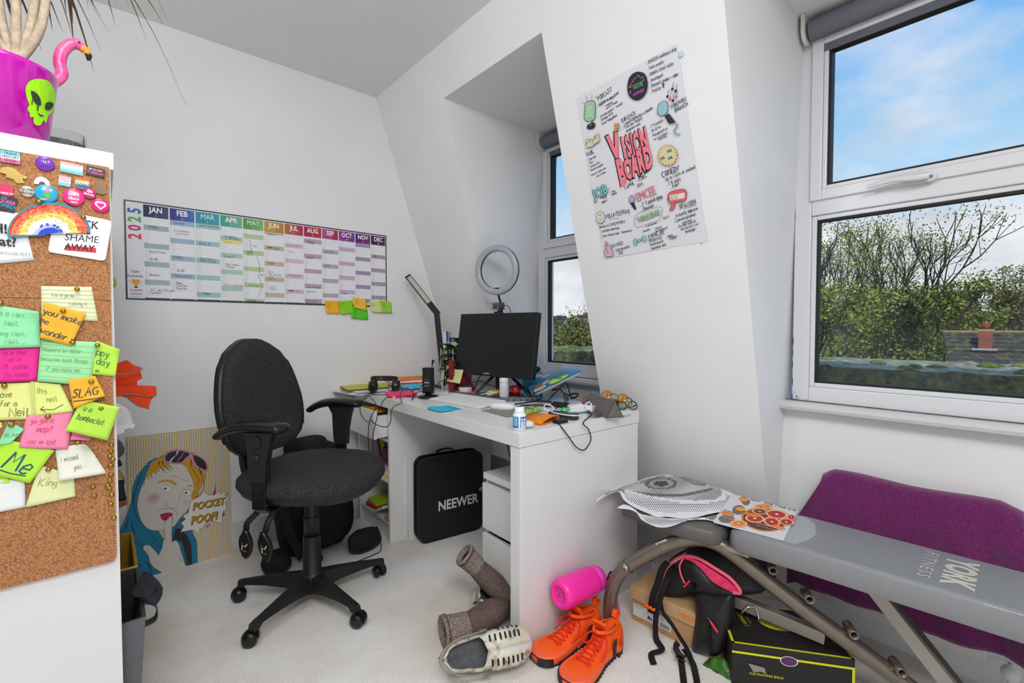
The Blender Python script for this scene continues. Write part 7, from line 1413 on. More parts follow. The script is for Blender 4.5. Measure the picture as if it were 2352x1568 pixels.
for i,(x,y) in enumerate(((1777,1305),(1860,1370),(1960,1450),(2068,1535))):
    o=PP(x,y,A0,nb)-nb.normalized()*0; ax=V((-.80,-.42,.10)).normalized(); o=o+V((.012,.012,0)); g=G().m(stl); q=ax.to_track_quat('Z','Y').to_matrix(); g.lathe([(.0125,-.02),(.0125,.045),(.0085,.045),(.0085,.0)],18,o,q,cap=False); g.build('hook_peg',be)
g=G().m(stl2); a=PX(1500,1300,1.55) if 0 else V((1.585,.90,.20)); 
a_,b_=PP(1505,1298,V((1.50,.9,0)),nb),PP(1895,1460,V((1.52,.45,0)),nb)
a_=PZ(1500,1300,.20); b_=PZ(1895,1462,.16)
g.strap([a_,a_.lerp(b_,.5),b_],.036,.03,(0,0,1)); lr=g.build('lower_rail',be,bev=.002)
g=G().m(mat('#c9ccce',.25,metal=1)); c=a_.lerp(b_,.62)+V((-.02,-.012,.0)); g.tube(smooth([c+V((-.018,.028,-.02)),c+V((-.02,.022,-.008)),c+V((-.012,.012,.008)),c+V((0,0,.012)),c+V((.006,-.012,.004)),c+V((0,-.02,-.018)),c+V((.004,-.014,-.03))],6),.003,8); g.build('pin_clip',lr)
g=G().m(stl2); s0=PX(1955,1338,1.62); s1=PX(2190,1585,1.62); g.strap([V((1.62,s0.y,.40)),V((1.62,s1.y,max(.02,s1.z)))],.034,.02,(0,.5,.6)); g.m(mat('#3a3634',.5)); g.strap([V((1.632,s0.y-.006,.40)),V((1.632,s1.y-.006,max(.02,s1.z)))],.046,.004,(0,.5,.6)); g.build('rear_strut',be)
g=G().m(vind); c=PZ(1645,1226,.405); g.tube([c+V((-.012,-.01,0)),c+V((.06,.04,0))],.016,16); g.m(stl2); g.box(1.46,.64,.385,1.62,.66,.40); g.build('pivot_bar',be)
g=G().m(stl2); g.cb((1.46,.70,.395),(.05,.26,.012)); g.cb((1.55,.3,.388),(.05,.7,.012)); g.build('under_rail',be)
g=G().m(mat('#dadada',.3)); c=PZ(1548,1218,.400); g.ell(c,(.006,.006,.005)); g.build('bolt_cap',be)
# eye cut-out posters
TE=frame((0,0,.4575),(1,0,0),(0,1,0)); mE=mapper(TE,1360,1050,2.688)
def eyez(u,v): # droops past the pad's end and curls upward near the wall
    return -.030*max(0,(v-1.0)/.12)**2*1.0
def sheet(g,st,lift,h='#e6e7ea'):
    P=pp(mE,st,2); n_=len(P); tr=[[P[i] for i in t] for t in tessellate_polygon([[V((a,b_,0)) for a,b_ in P]])]
    for _ in range(2):
        nx=[]
        for a,b_,c in tr:
            m=lambda p,q_:((p[0]+q_[0])/2,(p[1]+q_[1])/2); ab,bc,ca=m(a,b_),m(b_,c),m(c,a); nx+=[(a,ab,ca),(ab,b_,bc),(ca,bc,c),(ab,bc,ca)]
        tr=nx
    g.m(mat(h,.55)); vs=[];fs=[]
    for t in tr:
        ar=(t[1][0]-t[0][0])*(t[2][1]-t[0][1])-(t[2][0]-t[0][0])*(t[1][1]-t[0][1])
        if abs(ar)<1e-12: continue
        if ar<0: t=(t[0],t[2],t[1])
        k=len(vs); vs+=[(a,b_,lift+eyez(a,b_)) for a,b_ in t]; fs.append((k,k+1,k+2))
    g.add(vs,fs)
def inp(x,y,P):
    c=False
    for i in range(len(P)):
        (x1,y1),(x2,y2)=P[i],P[i-1]
        if (y1>y)!=(y2>y) and x<(x2-x1)*(y-y1)/(y2-y1)+x1: c=not c
    return c
def dots(g,reg,lift,fn,sx_=11,sy_=11,h='#1c1c1e',asp=.8):
    R_=[tuple(float(a) for a in t.split(',')) for t in reg.split()]; g.m(mat(h,.6)); x0=min(p[0] for p in R_); x1=max(p[0] for p in R_); y0=min(p[1] for p in R_); y1=max(p[1] for p in R_)
    j=0; y=y0
    while y<y1:
        x=x0+(sx_/2)*(j%2)
        while x<x1:
            if inp(x,y,R_):
                r_=fn(x,y)
                if r_>.5:
                    pts=[mE(x+r_*math.cos(t),y+r_*asp*math.sin(t)) for t in [2*pi*k/6 for k in range(6)]]; pts=pts if (pts[1][0]-pts[0][0])*(pts[2][1]-pts[0][1])-(pts[2][0]-pts[0][0])*(pts[1][1]-pts[0][1])>0 else pts[::-1]
                    g.add([(a,b_,lift+eyez(a,b_)) for a,b_ in pts],[tuple(range(6))])
            x+=sx_
        y+=sy_*.8; j+=1
EG='eye-shaped halftone posters on the bench'
g=G(); g.T=TE; sheet(g,'155,312 190,292 230,300 275,330 300,350 420,372 560,380 700,370 778,352 782,378 760,396 700,385 600,388 520,415 460,432 400,430 340,405 300,380 275,342 230,322 190,318',.0006)
dots(g,'290,350 420,380 560,385 690,378 600,388 520,410 440,425 380,418 330,395',.0012,lambda x,y:3.4-abs(y-395)*.05,9,10); dots(g,'690,352 770,350 772,380 730,385 680,368',.0012,lambda x,y:4.2,9,10)
g.build('cutout_poster',None,'lower halftone eye cut-out poster, mostly hidden under the other one','poster',EG,solid=.0006)
OUTL='205,47 250,60 330,95 400,102 470,110 600,145 680,168 760,190 860,225 925,262 945,292 935,314 890,330 800,342 700,362 640,378 560,385 500,378 450,372 400,376 340,350 270,320 220,290 190,262 178,235 160,205 120,212 70,235 36,270 28,266 48,236 84,205 126,170 145,120 170,70'
g=G(); g.T=TE; sheet(g,OUTL,.0040)
def eye_(x,y):
    # darkness of the printed eye at crop pixel
    d=0; ex,ey=(x-425)/1.0,(y-168)/1.0
    r_=math.hypot(ex/46,ey/18); ir=math.hypot(ex/100,ey/38)
    if r_<1: d=1
    elif ir<1: d=.35+.45*(ir>.78)
    low=232+18*math.sin((x-250)/480*pi)-max(0,(x-560))*.11; 
    d=max(d,1-abs(y-(low-8))/16 if 250<x<745 else 0); up_=150-34*math.sin(max(0,min(1,(x-300)/330))*pi)+max(0,(x-520))*.16
    d=max(d,.75-abs(y-up_)/22 if 300<x<700 else 0); d=max(d,.28+.12*math.sin(x/60+y/30))
    return max(0,min(1,d))
g.m(mat('#1c1c1e',.6)); cellx=9.5
ER=[(150,168),(200,150),(300,128),(420,112),(560,125),(700,160),(800,205),(808,235),(760,262),(640,270),(500,262),(380,245),(280,222),(210,195)]
x=150
while x<812:
    y=108
    while y<272:
        y2=y+7; xx=x+ (y-190)*-.28
        if inp(xx,y,ER):
            w0=cellx*.86*eye_(xx,y)**.8; w1=cellx*.86*eye_(xx-2,y2)**.8; x2=xx-7*.28
            q_=[mE(xx-w0/2,y),mE(xx+w0/2,y),mE(x2+w1/2,y2),mE(x2-w1/2,y2)][::-1]; g.add([(a,b_,.0047+eyez(a,b_)) for a,b_ in q_],[(0,1,2,3)])
        y=y2
    x+=cellx
dots(g,'180,75 230,70 330,110 300,128 200,150 140,160 150,120',.0047,lambda x,y:1.8,13,12); dots(g,'60,222 120,186 160,180 205,200 200,228 160,200 110,208 70,225',.0047,lambda x,y:4.6,11,11)
dots(g,'195,215 300,238 420,268 560,290 700,292 820,270 830,240 800,225 860,245 925,280 925,305 860,322 760,335 640,345 540,350 440,352 360,335 280,300 210,262 190,235',.0047,lambda x,y:(4.3-abs(y-(300-(x-500)**2*.0003))*.035),13,13)
g.build('cutout_poster',None,'upper halftone eye cut-out poster in black and white, lying on the bench','poster',EG,solid=.0006)
# magazine
TMg=frame((0,0,.4665),(1,0,0),(0,1,0)); mM=mapper(TMg,1360,1050,2.688)
g=G(); g.T=TMg; c4=[mM(862,226),mM(1272,326),mM(1182,508),mM(750,396)]
M_=c4 if (c4[1][0]-c4[0][0])*(c4[2][1]-c4[0][1])-(c4[2][0]-c4[0][0])*(c4[1][1]-c4[0][1])>0 else c4[::-1]
g.m(mat('#e2e2e4',.5,name='magazine_pages')); g.prism(M_,-.0035,-.0002); g.L(); g.poly(M_,'#d9d8dc')
def el(x,y,rx,ry,h,rot=0,k=1): g.L(k); P=[mM(x+rx*math.cos(t)*math.cos(R(rot))-ry*math.sin(t)*math.sin(R(rot)),y+rx*math.cos(t)*math.sin(R(rot))+ry*math.sin(t)*math.cos(R(rot))) for t in [2*pi*i/26 for i in range(26)]][::-1]; g.poly(P,h)
for x,y,rx,ry in ((950,275,26,22),(905,325,40,30),(830,380,50,26)): el(x,y,rx,ry,'#7a6a68')
el(1060,385,140,72,'#c07a2e',8); el(1060,388,128,62,'#5a3026',8,.5)
for x,y,rx,ry,a in ((1005,378,62,27,5),(1140,352,72,28,8),(1110,398,54,30,12),(1200,400,48,22,8),(1060,305,58,16,3),(1035,335,52,20,6),(905,410,56,22,3),(1230,372,28,18,0)):
    el(x,y,rx,ry,'#e88a2a',a,.6); el(x,y,rx*.88,ry*.86,'#f3e1cc',a,.4); el(x,y,rx*.78,ry*.76,'#c4301e' if x not in (905,1060,1035) else '#ee8a22' if x!=1035 else '#8a4a30',a,.4)
    for k in range(9): t=2*pi*k/9; g.line([mM(x,y),mM(x+rx*.72*math.cos(t+R(a)),y+ry*.7*math.sin(t))],.0009,'#e9a08a')
    el(x,y,rx*.16,ry*.16,'#f6ddd0',a,.3)
for x,y in ((935,262),(915,322)): el(x,y,30,13,'#ee9a1e',8,.5)
for x,y in ((835,350),(985,358),(1150,435)): el(x,y,44,12,'#e8821e',14,.5)
g.L(6); tr_=math.atan2(mM(1272,326)[1]-mM(862,226)[1],mM(1272,326)[0]-mM(862,226)[0])
for i,ch in enumerate('W NO DRINKER'):
    if ch!=' ': a,b_=mM(935+i*28.5,250+i*7.2); g.text(ch,a,b_,.026,'#4d6258',bold=.0,rot=tr_,sx=.8)
a,b_=mM(835,362); g.text('DRY LONDON',a,b_,.008,'#fbf0e8',bold=.02,rot=tr_); a,b_=mM(832,376); g.text('& LOW NO COCKTAILS',a,b_,.006,'#fbf0e8',bold=.02,rot=tr_); a,b_=mM(1100,430); g.text('THE COCKTAIL ISSUE',a,b_,.008,'#fbf0e8',bold=.02,rot=tr_); a,b_=mM(1095,444); g.text('WHAT TO SERVE THIS WEEKEND',a,b_,.005,'#fbf0e8',bold=.02,rot=tr_); a,b_=mM(850,338); g.text('FOOD',a,b_,.014,'#4f7a3a',bold=.03,rot=tr_)
g.build('magazine',None,'magazine with sliced blood oranges on its cover and green title letters on the bench','magazine')
# =================== RADIATOR AND TOWEL ===================
rdt=thing('radiator','white panel radiator under the large window, mostly behind the bench','radiator',(1.93,.33,.1))
rw=mat('#dcdad6',.35)
g=G().m(rw); g.box(1.905,.095,.105,1.925,.50,.545); g.m(mat('#c9c6c1',.5)); g.box(1.926,.10,.12,1.97,.495,.53); g.build('panel',rdt,bev=.004)
g=G().m(mat('#dedede',.3)); c=PX(1858,1340,1.90); c=V((1.915,.575,.17)); g.lathe([(.018,0),(.020,.01),(.020,.04),(.016,.052),(.0,.054)],20,c,(V((-.6,.2,.5))).to_track_quat('Z','Y').to_matrix()); g.tube([(1.93,.575,.0),(1.93,.575,.16),(1.93,.50,.16)],.008,10); g.build('thermostat_valve',rdt)
g=G().m(mat('#dedede',.3)); g.lathe([(.020,0),(.021,.01),(.019,.03),(.0,.032)],20,(1.90,.045,.11),(V((-1,0,.1))).to_track_quat('Z','Y').to_matrix()); g.tube([(1.92,.045,.0),(1.92,.045,.13),(1.92,.095,.13)],.008,10); g.build('lockshield_valve',rdt)
twm=mat('#6d1a5e',.95,vary=.3,scale=150,bump=.9,name='purple_towelling',sheen=.35)
def tow(u,v):
    # u along the radiator, v from the back over the top down the front
    y=.505-.475*u; s_=v*.545-.10
    if s_<0: x=1.935; z=.562+s_
    elif s_<.045: t=s_/.045; x=1.935-.05*t; z=.562+.012*math.sin(pi*t)
    else:
        d=s_-.045; x=1.885-.02*min(1,d/.1)-.03*d; z=.562-d; y+=( .50*min(d,.2)*(1-u)**2 if d>0 else 0)-(.20*d*u**3)
        x+=.010*math.sin(u*14+v*2)*min(1,d/.12)+.012*math.sin(u*31+1)*min(1,d/.2)*.6
        if u>.85: x-=.05*(u-.85)/.15*min(1,d/.1)
    z+=.004*math.sin(u*9)-(.018*max(0,u-.9)/.1)-(.02*max(0,.06-u)/.06)
    return (x,y,z)
g=G().m(twm); g.grid(tow,60,48); towel=g.build('towel',None,'deep purple bath towel draped over the radiator behind the bench','towel',solid=.007)
g=G().m(mat('#7c2a6c',.8))
for k in range(9):
    for sgn in (1,-1):
        q=[]
        for i in range(7):
            v_=.34+.030*k*0+.16*i/6; u_=.004+.012*k*0+.010*(i if (i%2)==0 else i)/6*0+.006+.003*k
            p=tow(u_,v_+.004*(i%2)); q.append((p[0]-.003,p[1],p[2]))
        if sgn==1: g.tube(q,.0009,4)
g.build('woven_border',towel)
# =================== BOXES UNDER THE BENCH ===================
kr=mat('#c19a6b',.8,vary=.05,scale=30,name='kraft_card')
sb=thing('shoebox','kraft brown shoebox with white label and orange brand name under the bench','box',(1.56,.83,0))
TS=Matrix.Translation((1.450,.985,0))@Matrix.Rotation(R(-87),4,'Z')   # local x along the front, y into depth
g=G().m(kr); g.T=TS; g.box(0,.002,0,.32,.20,.115); bx_=g.build('box_body',sb,bev=.001)
g=G().m(mat('#c8a274',.8,vary=.05,scale=30)); g.T=TS; g.box(-.005,-.004,.080,.325,.205,.128); ld_=g.build('lid',sb,bev=.002)
FS=TS@frame((0,-.0002,0),(1,0,0),(0,0,1))
g=G(); g.T=FS@Matrix.Translation((0,0,.001)); g.L(3); g.rect(.006,.022,.155,.066,'#e2e2e4')
g.L(); g.text('MOAB SPEED 2',.010,.060,.0065,'#2a2a2c','LEFT',bold=.02); g.text('MID GTX',.010,.054,.0055,'#2a2a2c','LEFT'); g.text('ALTERED',.062,.058,.0045,'#55555a','LEFT'); g.poly([(.064,.038),(.070,.046),(.074,.041),(.084,.036),(.084,.032),(.064,.032)],'#4a4a4e'); g.rect(.060,.027,.088,.0285,'#c85a9a'); g.text('M 8.5  UK 8',.098,.056,.005,'#2a2a2c','LEFT'); 
for k in range(12): g.rect(.112+.003*k,.026,.1132+.003*k+(k%3)*.0005,.040,'#3a3a3e')
for r_,c_ in ((0,0),(1,0),(2,1),(0,2)): pass
g.build('size_label',bx_)
g=G(); g.T=FS@Matrix.Translation((0,0,.0045)); g.L(2); g.text('MERRELL',.225,.103,.0225,'#e8801e',bold=.03,sx=.95); g.build('brand_lettering',ld_)
dm=thing('shoebox','black shoebox with yellow edges and oval logo under the bench','box',(1.58,.54,0))
TD=Matrix.Translation((1.405,.602,0))@Matrix.Rotation(math.atan2(-.811,.585),4,'Z')
bkc=mat('#1f1e1c',.6,name='black_card'); ye='#d9d816'
g=G().m(bkc); g.T=TD; g.box(.002,.002,0,.323,.22,.126); db_=g.build('box_body',dm,bev=.001)
g=G().m(bkc); g.T=TD; g.box(0,0,.1005,.325,.222,.130); dl_=g.build('lid',dm,bev=.001)
g=G(); g.T=TD@Matrix.Translation((0,0,.130)); g.L(2); w_=.0075
g.rect(.0,.0,.325,w_,ye); g.rect(.0,.215,.325,.222,ye); g.rect(0,0,w_,.222,ye); g.rect(.325-w_,0,.325,.222,ye); g.L(); g.circ(.17,.135,.062,ye,ry=.042,rot=R(6)); g.L(); g.text('Docalc',.17,.137,.036,'#1d1c1a',rot=R(180),shear=.25,sx=.8); g.text('{ WMAN }',.060,.130,.020,ye,rot=R(100),sx=.8); g.text('CO OLD',.078,.130,.009,ye,rot=R(100)); g.build('lid_print',dl_)
g=G(); g.T=TD@frame((0,-.0002,0),(1,0,0),(0,0,1))@Matrix.Translation((0,0,.0008)); g.L(2); g.rect(0,.1005,.325,.107,ye); g.rect(.318,0,.325,.1,ye); g.rect(0,.0,.325,.006,ye); g.L(); g.circ(.155,.098,.024,'#e3e1dc',ry=.015); g.L(); g.circ(.155,.098,.0215,'#5c2a66',ry=.0132); g.text('CULTIVATING BOLD',.095,.045,.010,ye,bold=.01); g.L(); g.poly([(.045,.075),(.09,.068),(.095,.050),(.08,.055),(.06,.05)],'#8f8c88'); g.build('front_print',db_)
g=G(); g.m(mat('#3c7a24',.25,vary=.4,scale=40,h2='#234a18',bump=.4)); c=PZ(1660,1528,.02); g.grid(lambda u,v:(c.x-.02+.05*u,c.y-.045+.10*v,.003+.035*math.sin(pi*u)*math.sin(pi*v)+.004*math.sin(19*v)),10,14); g.build('plastic_packet',None,'crinkly green plastic packet between the black bag and the black shoebox','packet')
# =================== RUNNING BACKPACK draped over the shoebox ===================
rb=thing('running_backpack','black running backpack with coral-pink lined opening, slumped on the shoebox','backpack',(1.55,.78,.13))
nyl=mat('#18181c',.5,vary=.4,scale=30,bump=.5,name='black_ripstop'); crl=mat('#f0627a',.6,name='coral_trim'); pkm=mat('#ec3b6e',.6,vary=.2,scale=60,bump=.3)
kg=lambda x,y:(1400+x/2.9875,1200+y/2.9875)
XB=1.475
def bp_(x,y,dx=0): return PX(*kg(x,y),XB+dx)
def pillow(g,st,depth,dx,puff=.03,cl=3):
    P=[tuple(float(a) for a in t.split(',')) for t in st.split()]; P=[(p.x,p.y) for p in smooth([(a,b_,0) for a,b_ in P+[P[0]]],cl)][:-1]
    A=[bp_(a,b_,dx) for a,b_ in P]; c=sum(A,V())/len(A)
    rs=[]
    for k,d in ((.25,-puff),(.6,-puff*.85),(.85,-puff*.45),(1.0,0),(1.0,depth*.6),(.8,depth)): rs.append([c+(p-c)*k+V((d,0,0)) for p in A])
    g.rings(rs)
g=G().m(nyl); pillow(g,'375,320 400,270 460,215 560,170 680,168 800,190 900,250 990,330 1050,420 1060,470 1000,490 900,495 800,470 600,490 520,470 440,500 385,490 375,400',.16,.06,.045); g.build('main_compartment',rb)
g=G().m(mat('#1b1b1f',.7,vary=.3,scale=200,bump=.3)); pillow(g,'372,300 430,330 520,320 560,360 590,430 560,470 470,500 380,512 366,480 372,400',.05,.005,.02); g.build('mesh_back_panel',rb)
g=G().m(pkm); P=[bp_(a,b_,-.012) for a,b_ in ((500,235),(560,240),(640,280),(740,345),(820,400),(870,450),(892,480),(840,478),(760,440),(690,395),(640,350),(590,300),(540,262))]
c=sum(P,V())/len(P); g.rings([P,[c+(p-c)*.85+V((.02,0,-.002)) for p in P],[c+(p-c)*.3+V((.035,0,0)) for p in P]]); g.build('pink_lining',rb)
g=G().m(crl); g.tube([bp_(a,b_,-.016) for a,b_ in [(p.x,p.y) for p in smooth([(372,380,0),(380,330,0),(420,280,0),(480,238,0),(540,228,0),(620,250,0),(720,310,0),(820,375,0),(880,440,0),(896,482,0),(850,478,0)],4)]],.0055,8); g.build('coral_piping',rb)
g=G().m(crl); g.tube([bp_(a,b_,-.014) for a,b_ in [(p.x,p.y) for p in smooth([(510,240,0),(482,290,0),(488,350,0),(515,415,0)],5)]],.0035,6); g.m(mat('#f0243c',.5)); 
for k in range(7): g.ell(bp_(548-k*6,400+k*6.5,-.022),(.0035,.0035,.0035),n=8,m_=5)
g.build('zip_pull',rb)
g=G().m(nyl); pillow(g,'515,262 560,262 640,330 700,400 780,450 860,490 830,510 700,500 600,470 585,400 520,392 500,330',.03,-.012,.014); g.build('folded_flap',rb)
g=G().m(crl); g.strap([bp_(428,262,-.012),bp_(525,206,-.012)],.007,.003,(1,0,0)); g.m(mat('#dcdcdc',.5)); g.T=frame(bp_(468,252,-.02),bp_(490,236,-.02)-bp_(446,264,-.02),(0,0,1)); g.text('OSPREY',0,0,.012,'#d8d8d8',bold=.02); g.T=None; g.build('brand_tab',rb)
g=G().m(mat('#1a1a1f',.42,vary=.35,scale=25,bump=.7)); pillow(g,'585,500 640,475 700,490 780,500 830,500 832,570 828,700 800,790 780,860 770,890 720,915 640,900 580,896 565,860 575,760 590,650',.05,-.02,.022); fp_=g.build('hanging_pocket',rb)
g=G().m(mat('#0b0b0c',.7)); g.strap([bp_(672,660,-.044),bp_(680,760,-.046),bp_(690,870,-.042)],.012,.002,(0,1,0)); g.m(mat('#f0364e',.5))
for k in range(8): g.ell(bp_(696+k*6,684+k*9,-.050),(.0038,.0038,.0038),n=8,m_=5)
g.m(mat('#3f9ad0',.5)); g.tube([bp_(672,650,-.048),bp_(694,678,-.05)],.0012,5); g.build('pocket_zip',fp_)
blm=mat('#131315',.75,vary=.2,scale=200)
def bstrap(pts,nm,w_=.019): g=G().m(blm); g.strap(smooth(pts,5),w_,.002,(0,-.9,.1)); return g.build(nm,rb)
F=lambda x,y,X:PX(*kg(x,y),X)
bstrap([F(400,270,1.44),F(360,320,1.42),F(330,420,1.42),F(300,500,1.42),F(285,580,1.425)],'shoulder_strap',.024)
bstrap([F(400,370,1.43),F(360,480,1.42),F(325,600,1.42),F(315,720,1.415),F(322,800,1.40),F(360,870,1.37),V((1.335,.83,.006)),V((1.30,.80,.004))],'shoulder_strap',.020)
bstrap([F(350,540,1.43),F(370,620,1.43),F(430,700,1.42),F(480,780,1.42),F(540,880,1.41),PZ(1590,1520,.012)],'hip_strap',.014)
bstrap([F(470,820,1.40),F(455,860,1.39),PZ(1563,1510,.02),PZ(1568,1545,.006),PZ(1572,1580,.005)],'hip_strap',.019)
bstrap([PZ(1570,1490,.05),PZ(1590,1520,.02),PZ(1598,1550,.006),PZ(1604,1585,.005)],'hip_strap',.019)
g=G().m(mat('#0f0f10',.35)); q=PZ(1565,1503,.035); g.cb(q,(.022,.026,.006),Euler((.2,.5,.3)).to_matrix()); g.cb(q+V((-.004,0,-.012)),(.020,.028,.004),Euler((.2,.5,.3)).to_matrix()); g.build('buckle',rb)
g=G().m(mat('#f0661a',.45)); a,b_=F(246,568,1.412),F(306,602,1.412)
for k in range(6): g.ell(a.lerp(b_,k/5)+V((0,0,.003*(k%2))),(.006,.005,.0055),n=8,m_=6)
g.m(mat('#151515',.4)); g.strap([a+V((.004,-.008,-.012)),b_+V((.004,0,-.010))],.012,.006,(0,0,1)); g.build('orange_clip',rb)
# =================== SNEAKERS, WATER BOTTLE ===================
orn=mat('#ff5c0a',.6,vary=.05,scale=200,bump=.15,name='neon_orange_mesh'); ors=mat('#ff6a3c',.5,name='orange_midsole'); orr=mat('#e8280c',.6); bsl=mat('#2b2a2c',.7,vary=.3,scale=90,bump=.5)
def shoe_outline(t):  # half widths along the shoe, t 0 heel .. 1 toe
    L_=(.030+.012*math.sin(min(1,t/.2)*pi/2)) if t<.2 else .036 if t<.45 else .036+.014*math.sin((t-.45)/.35*pi/2) if t<.8 else .050*math.sqrt(max(0,1-((t-.8)/.2)**2.2))
    return max(.002,L_)
def sneaker(label,T,length=.285,tongue=True):
    s=thing('sneaker',label,'shoe',T.translation,'neon orange running shoes')
    N_=26; ts=[.0,.01,.03]+[i/20 for i in range(1,20)]+[.97,.985,.995,1]
    def ht(t): # top of upper
        return .092-.010*math.sin(t*6) if t<.30 else .086-.046*((t-.30)/.38)**.9 if t<.68 else .040+.002 if t<.72 else .044-.022*((t-.72)/.28)**1.6
    rs=[]
    for t in ts:
        w_=shoe_outline(t); x=(t-.5)*length; h=ht(t); n_=20; ring=[]
        if t<.02: h*=.92
        for k in range(n_+1):
            a=pi*k/n_; ww=w_*(1-.22*math.sin(a)**2*(1 if t<.6 else .5)); y=ww*math.copysign(abs(math.cos(a))**(.55 if t<.36 else 1),math.cos(a)); z=.020+(h-.020)*math.sin(a)**(.5 if t<.36 else .75)
            ring.append((x+(-.012 if t<.03 else 0)*math.sin(a)*0,y,z))
        rs.append(ring)
    g=G().m(orn); g.T=T; g.rings(rs,cap=False,closed=False); g.add(rs[0],[tuple(range(len(rs[0])))]); u=g.build('upper',s)
    # opening: dark collar hole
    g=G().m(mat('#a82a10',.8)); g.T=T; g.rings([[((-.27+.0)*length+.052*math.cos(a)*k,.024*math.sin(a)*k,.086+dz+.006*math.cos(a)) for a in [2*pi*i/24 for i in range(24)]] for k,dz in ((1.0,.004),(.86,.006),(.8,-.002),(.6,-.03),(.05,-.045))],cap=False); g.build('collar_lining',s)
    g=G().m(orn); g.T=T; g.tube([(-.27*length+.056*math.cos(a),.0275*math.sin(a),.088+.010*math.cos(a)) for a in [2*pi*i/28 for i in range(29)]],.0062,8,cap=False); g.build('collar',s)
    g=G().m(orn); g.T=T; g.strap(smooth([(-.055,0,.082),(-.048,0,.102),(-.040,0,.120)],4),.046,.009,(0,1,0)); g.m(orr); g.T=T@frame((-.036,0,.113),(0,1,0),(-.3,0,1)); g.lay=.006; g.text('METCON',0,0,.007,'#7a1206'); g.T=T; g.build('tongue',s,bev=.003)
    g=G().m(orn); g.T=T; g.strap(smooth([(-.5*length+.004,0,.075),(-.5*length-.012,0,.095),(-.5*length-.008,0,.112),(-.5*length+.006,0,.113),(-.5*length+.014,0,.098)],4),.016,.003,(0,1,0)); g.build('pull_tab',s)
    g=G().m(ors); g.T=T
    f=lambda k,z,e=0:[((t-.5)*length*(1+.01*k)+0,(sg)*shoe_outline(t)*(1+.06*k),z+(.010*max(0,(t-.8)/.2) if z<.01 else 0)) for sg,rg in ((1,ts[2:-1]),(-1,ts[2:-1][::-1])) for t in rg]
    g.rings([f(-.6,.006),f(.9,.010),f(1.2,.022),f(.4,.032),f(-1,.034)]); g.build('midsole',s)
    g=G().m(bsl); g.T=T
    g.rings([f(-.8,.0),f(.5,.0015),f(.5,.0095)])
    for sg in (-1,1):
        for i in range(12): t=.12+.06*i; g.cb(((t-.5)*length,sg*shoe_outline(t)*1.03,.006),(.010,.006,.012))
    g.rings([[((t-.5)*length+.004,sg*shoe_outline(t)*1.10,z+.004*max(0,(t-.8)/.2)) for sg,rg in ((1,(.86,.92,.96,.985)),(-1,(.985,.96,.92,.86))) for t in rg] for z in (.004,.028)]); g.build('outsole',s)
    g=G().m(mat('#2e2b2d',.55)); g.T=T; g.rings([[((-.5)*length-.003+.0*z+ (.075*(1-abs(a_)) if 0 else 0)+ (abs(a_)**2)*.085,.042*a_*(1 if abs(a_)<.9 else .98),z) for a_ in [-1+i/8 for i in range(17)]] for z in (.012,.030,.058-.0)],cap=False,closed=False); hc=g.build('heel_counter',s,solid=.004,solidoff=0)
    g=G(); 
    for sg in (1,-1):
        g.T=T@frame((-.5*length+.035,sg*.0405,.038),(sg*-1,-.25,0),(0,0,1)); g.m(orr); g.lay=.0035; g.rect(-.012,-.014,.010,.014,'#e8543a'); g.lay=.004; g.poly([(-.004,.004),(-.001,-.006),(.004,-.007),(.008,.002),(.003,-.003),(.0,-.002)],'#221f20')
    g.T=T; g.build('heel_badge',s)
    g=G(); g.m(orr); g.T=T
    def top(t,yf): w_=shoe_outline(t)*.8; h=ht(t); return ((t-.5)*length,yf*w_,.020+(h-.020)*max(.2,1-abs(yf)**2*.75)**.5+.0035)
    for i in range(6):
        t=.40+.055*i; t2=t+.05
        g.tube([top(t,-.72),top(t+.02,-.3),top(t+.03,.3),top(t2,.72)],.0021,6); g.tube([top(t,.72),top(t+.02,.3),top(t+.03,-.3),top(t2,-.72)],.0021,6)
    b0=V(top(.38,0))+V((0,0,.004))
    for sg in (1,-1): g.tube(smooth([b0,b0+V((.012,.022*sg,.006)),b0+V((.040,.034*sg,-.008)),b0+V((.045,.014*sg,-.010)),b0+V((.015,.004*sg,.002)),b0],6),.0023,6); g.tube(smooth([b0,b0+V((.0,.03*sg,.0)),b0+V((.02,.042*sg,-.028)),b0+V((.05,.045*sg,-.040))],5),.0023,6)
    g.ell(b0,(.006,.007,.005)); g.build('laces',s)
    g=G(); g.T=T@frame((.42*length,-.016,.0355),(-.2,1,0),(1,0,.6)); g.m(mat('#1f1c1c',.5)); g.lay=.004; g.poly([(-.012,.002),(-.008,-.004),(.0,-.003),(.014,.006),(.0,.001),(-.007,.000)]); g.build('tick_mark',s)
    return s
def TR(x,y,z,rz,rx=0,ry=0): return Matrix.Translation((x,y,z))@Matrix.Rotation(R(rz),4,'Z')@Matrix.Rotation(R(ry),4,'Y')@Matrix.Rotation(R(rx),4,'X')
sneaker('left neon orange sneaker against the desk side, under the pink bottle',TR(1.160,1.045,0,176,0,0))
sneaker('right neon orange sneaker, nearer the bench leg, with black heel badge visible',TR(1.155,.930,0,186,0,0))
bo=thing('water_bottle','fluorescent pink insulated water bottle lying on the left sneaker against the desk','bottle',(1.24,1.06,.14))
C0,C1=PY(1292,1366,1.062),PY(1392,1337,1.062); C0.z=.172; ax=(C1-C0); ax=V((C1.x-C0.x,-.012,-.006)).normalized(); q=ax.to_track_quat('Z','Y').to_matrix(); c0=V((C0.x-.022,1.060,.176)); bl=.202
pkb=mat('#ff2fa8',.28,name='fluorescent_pink_paint')
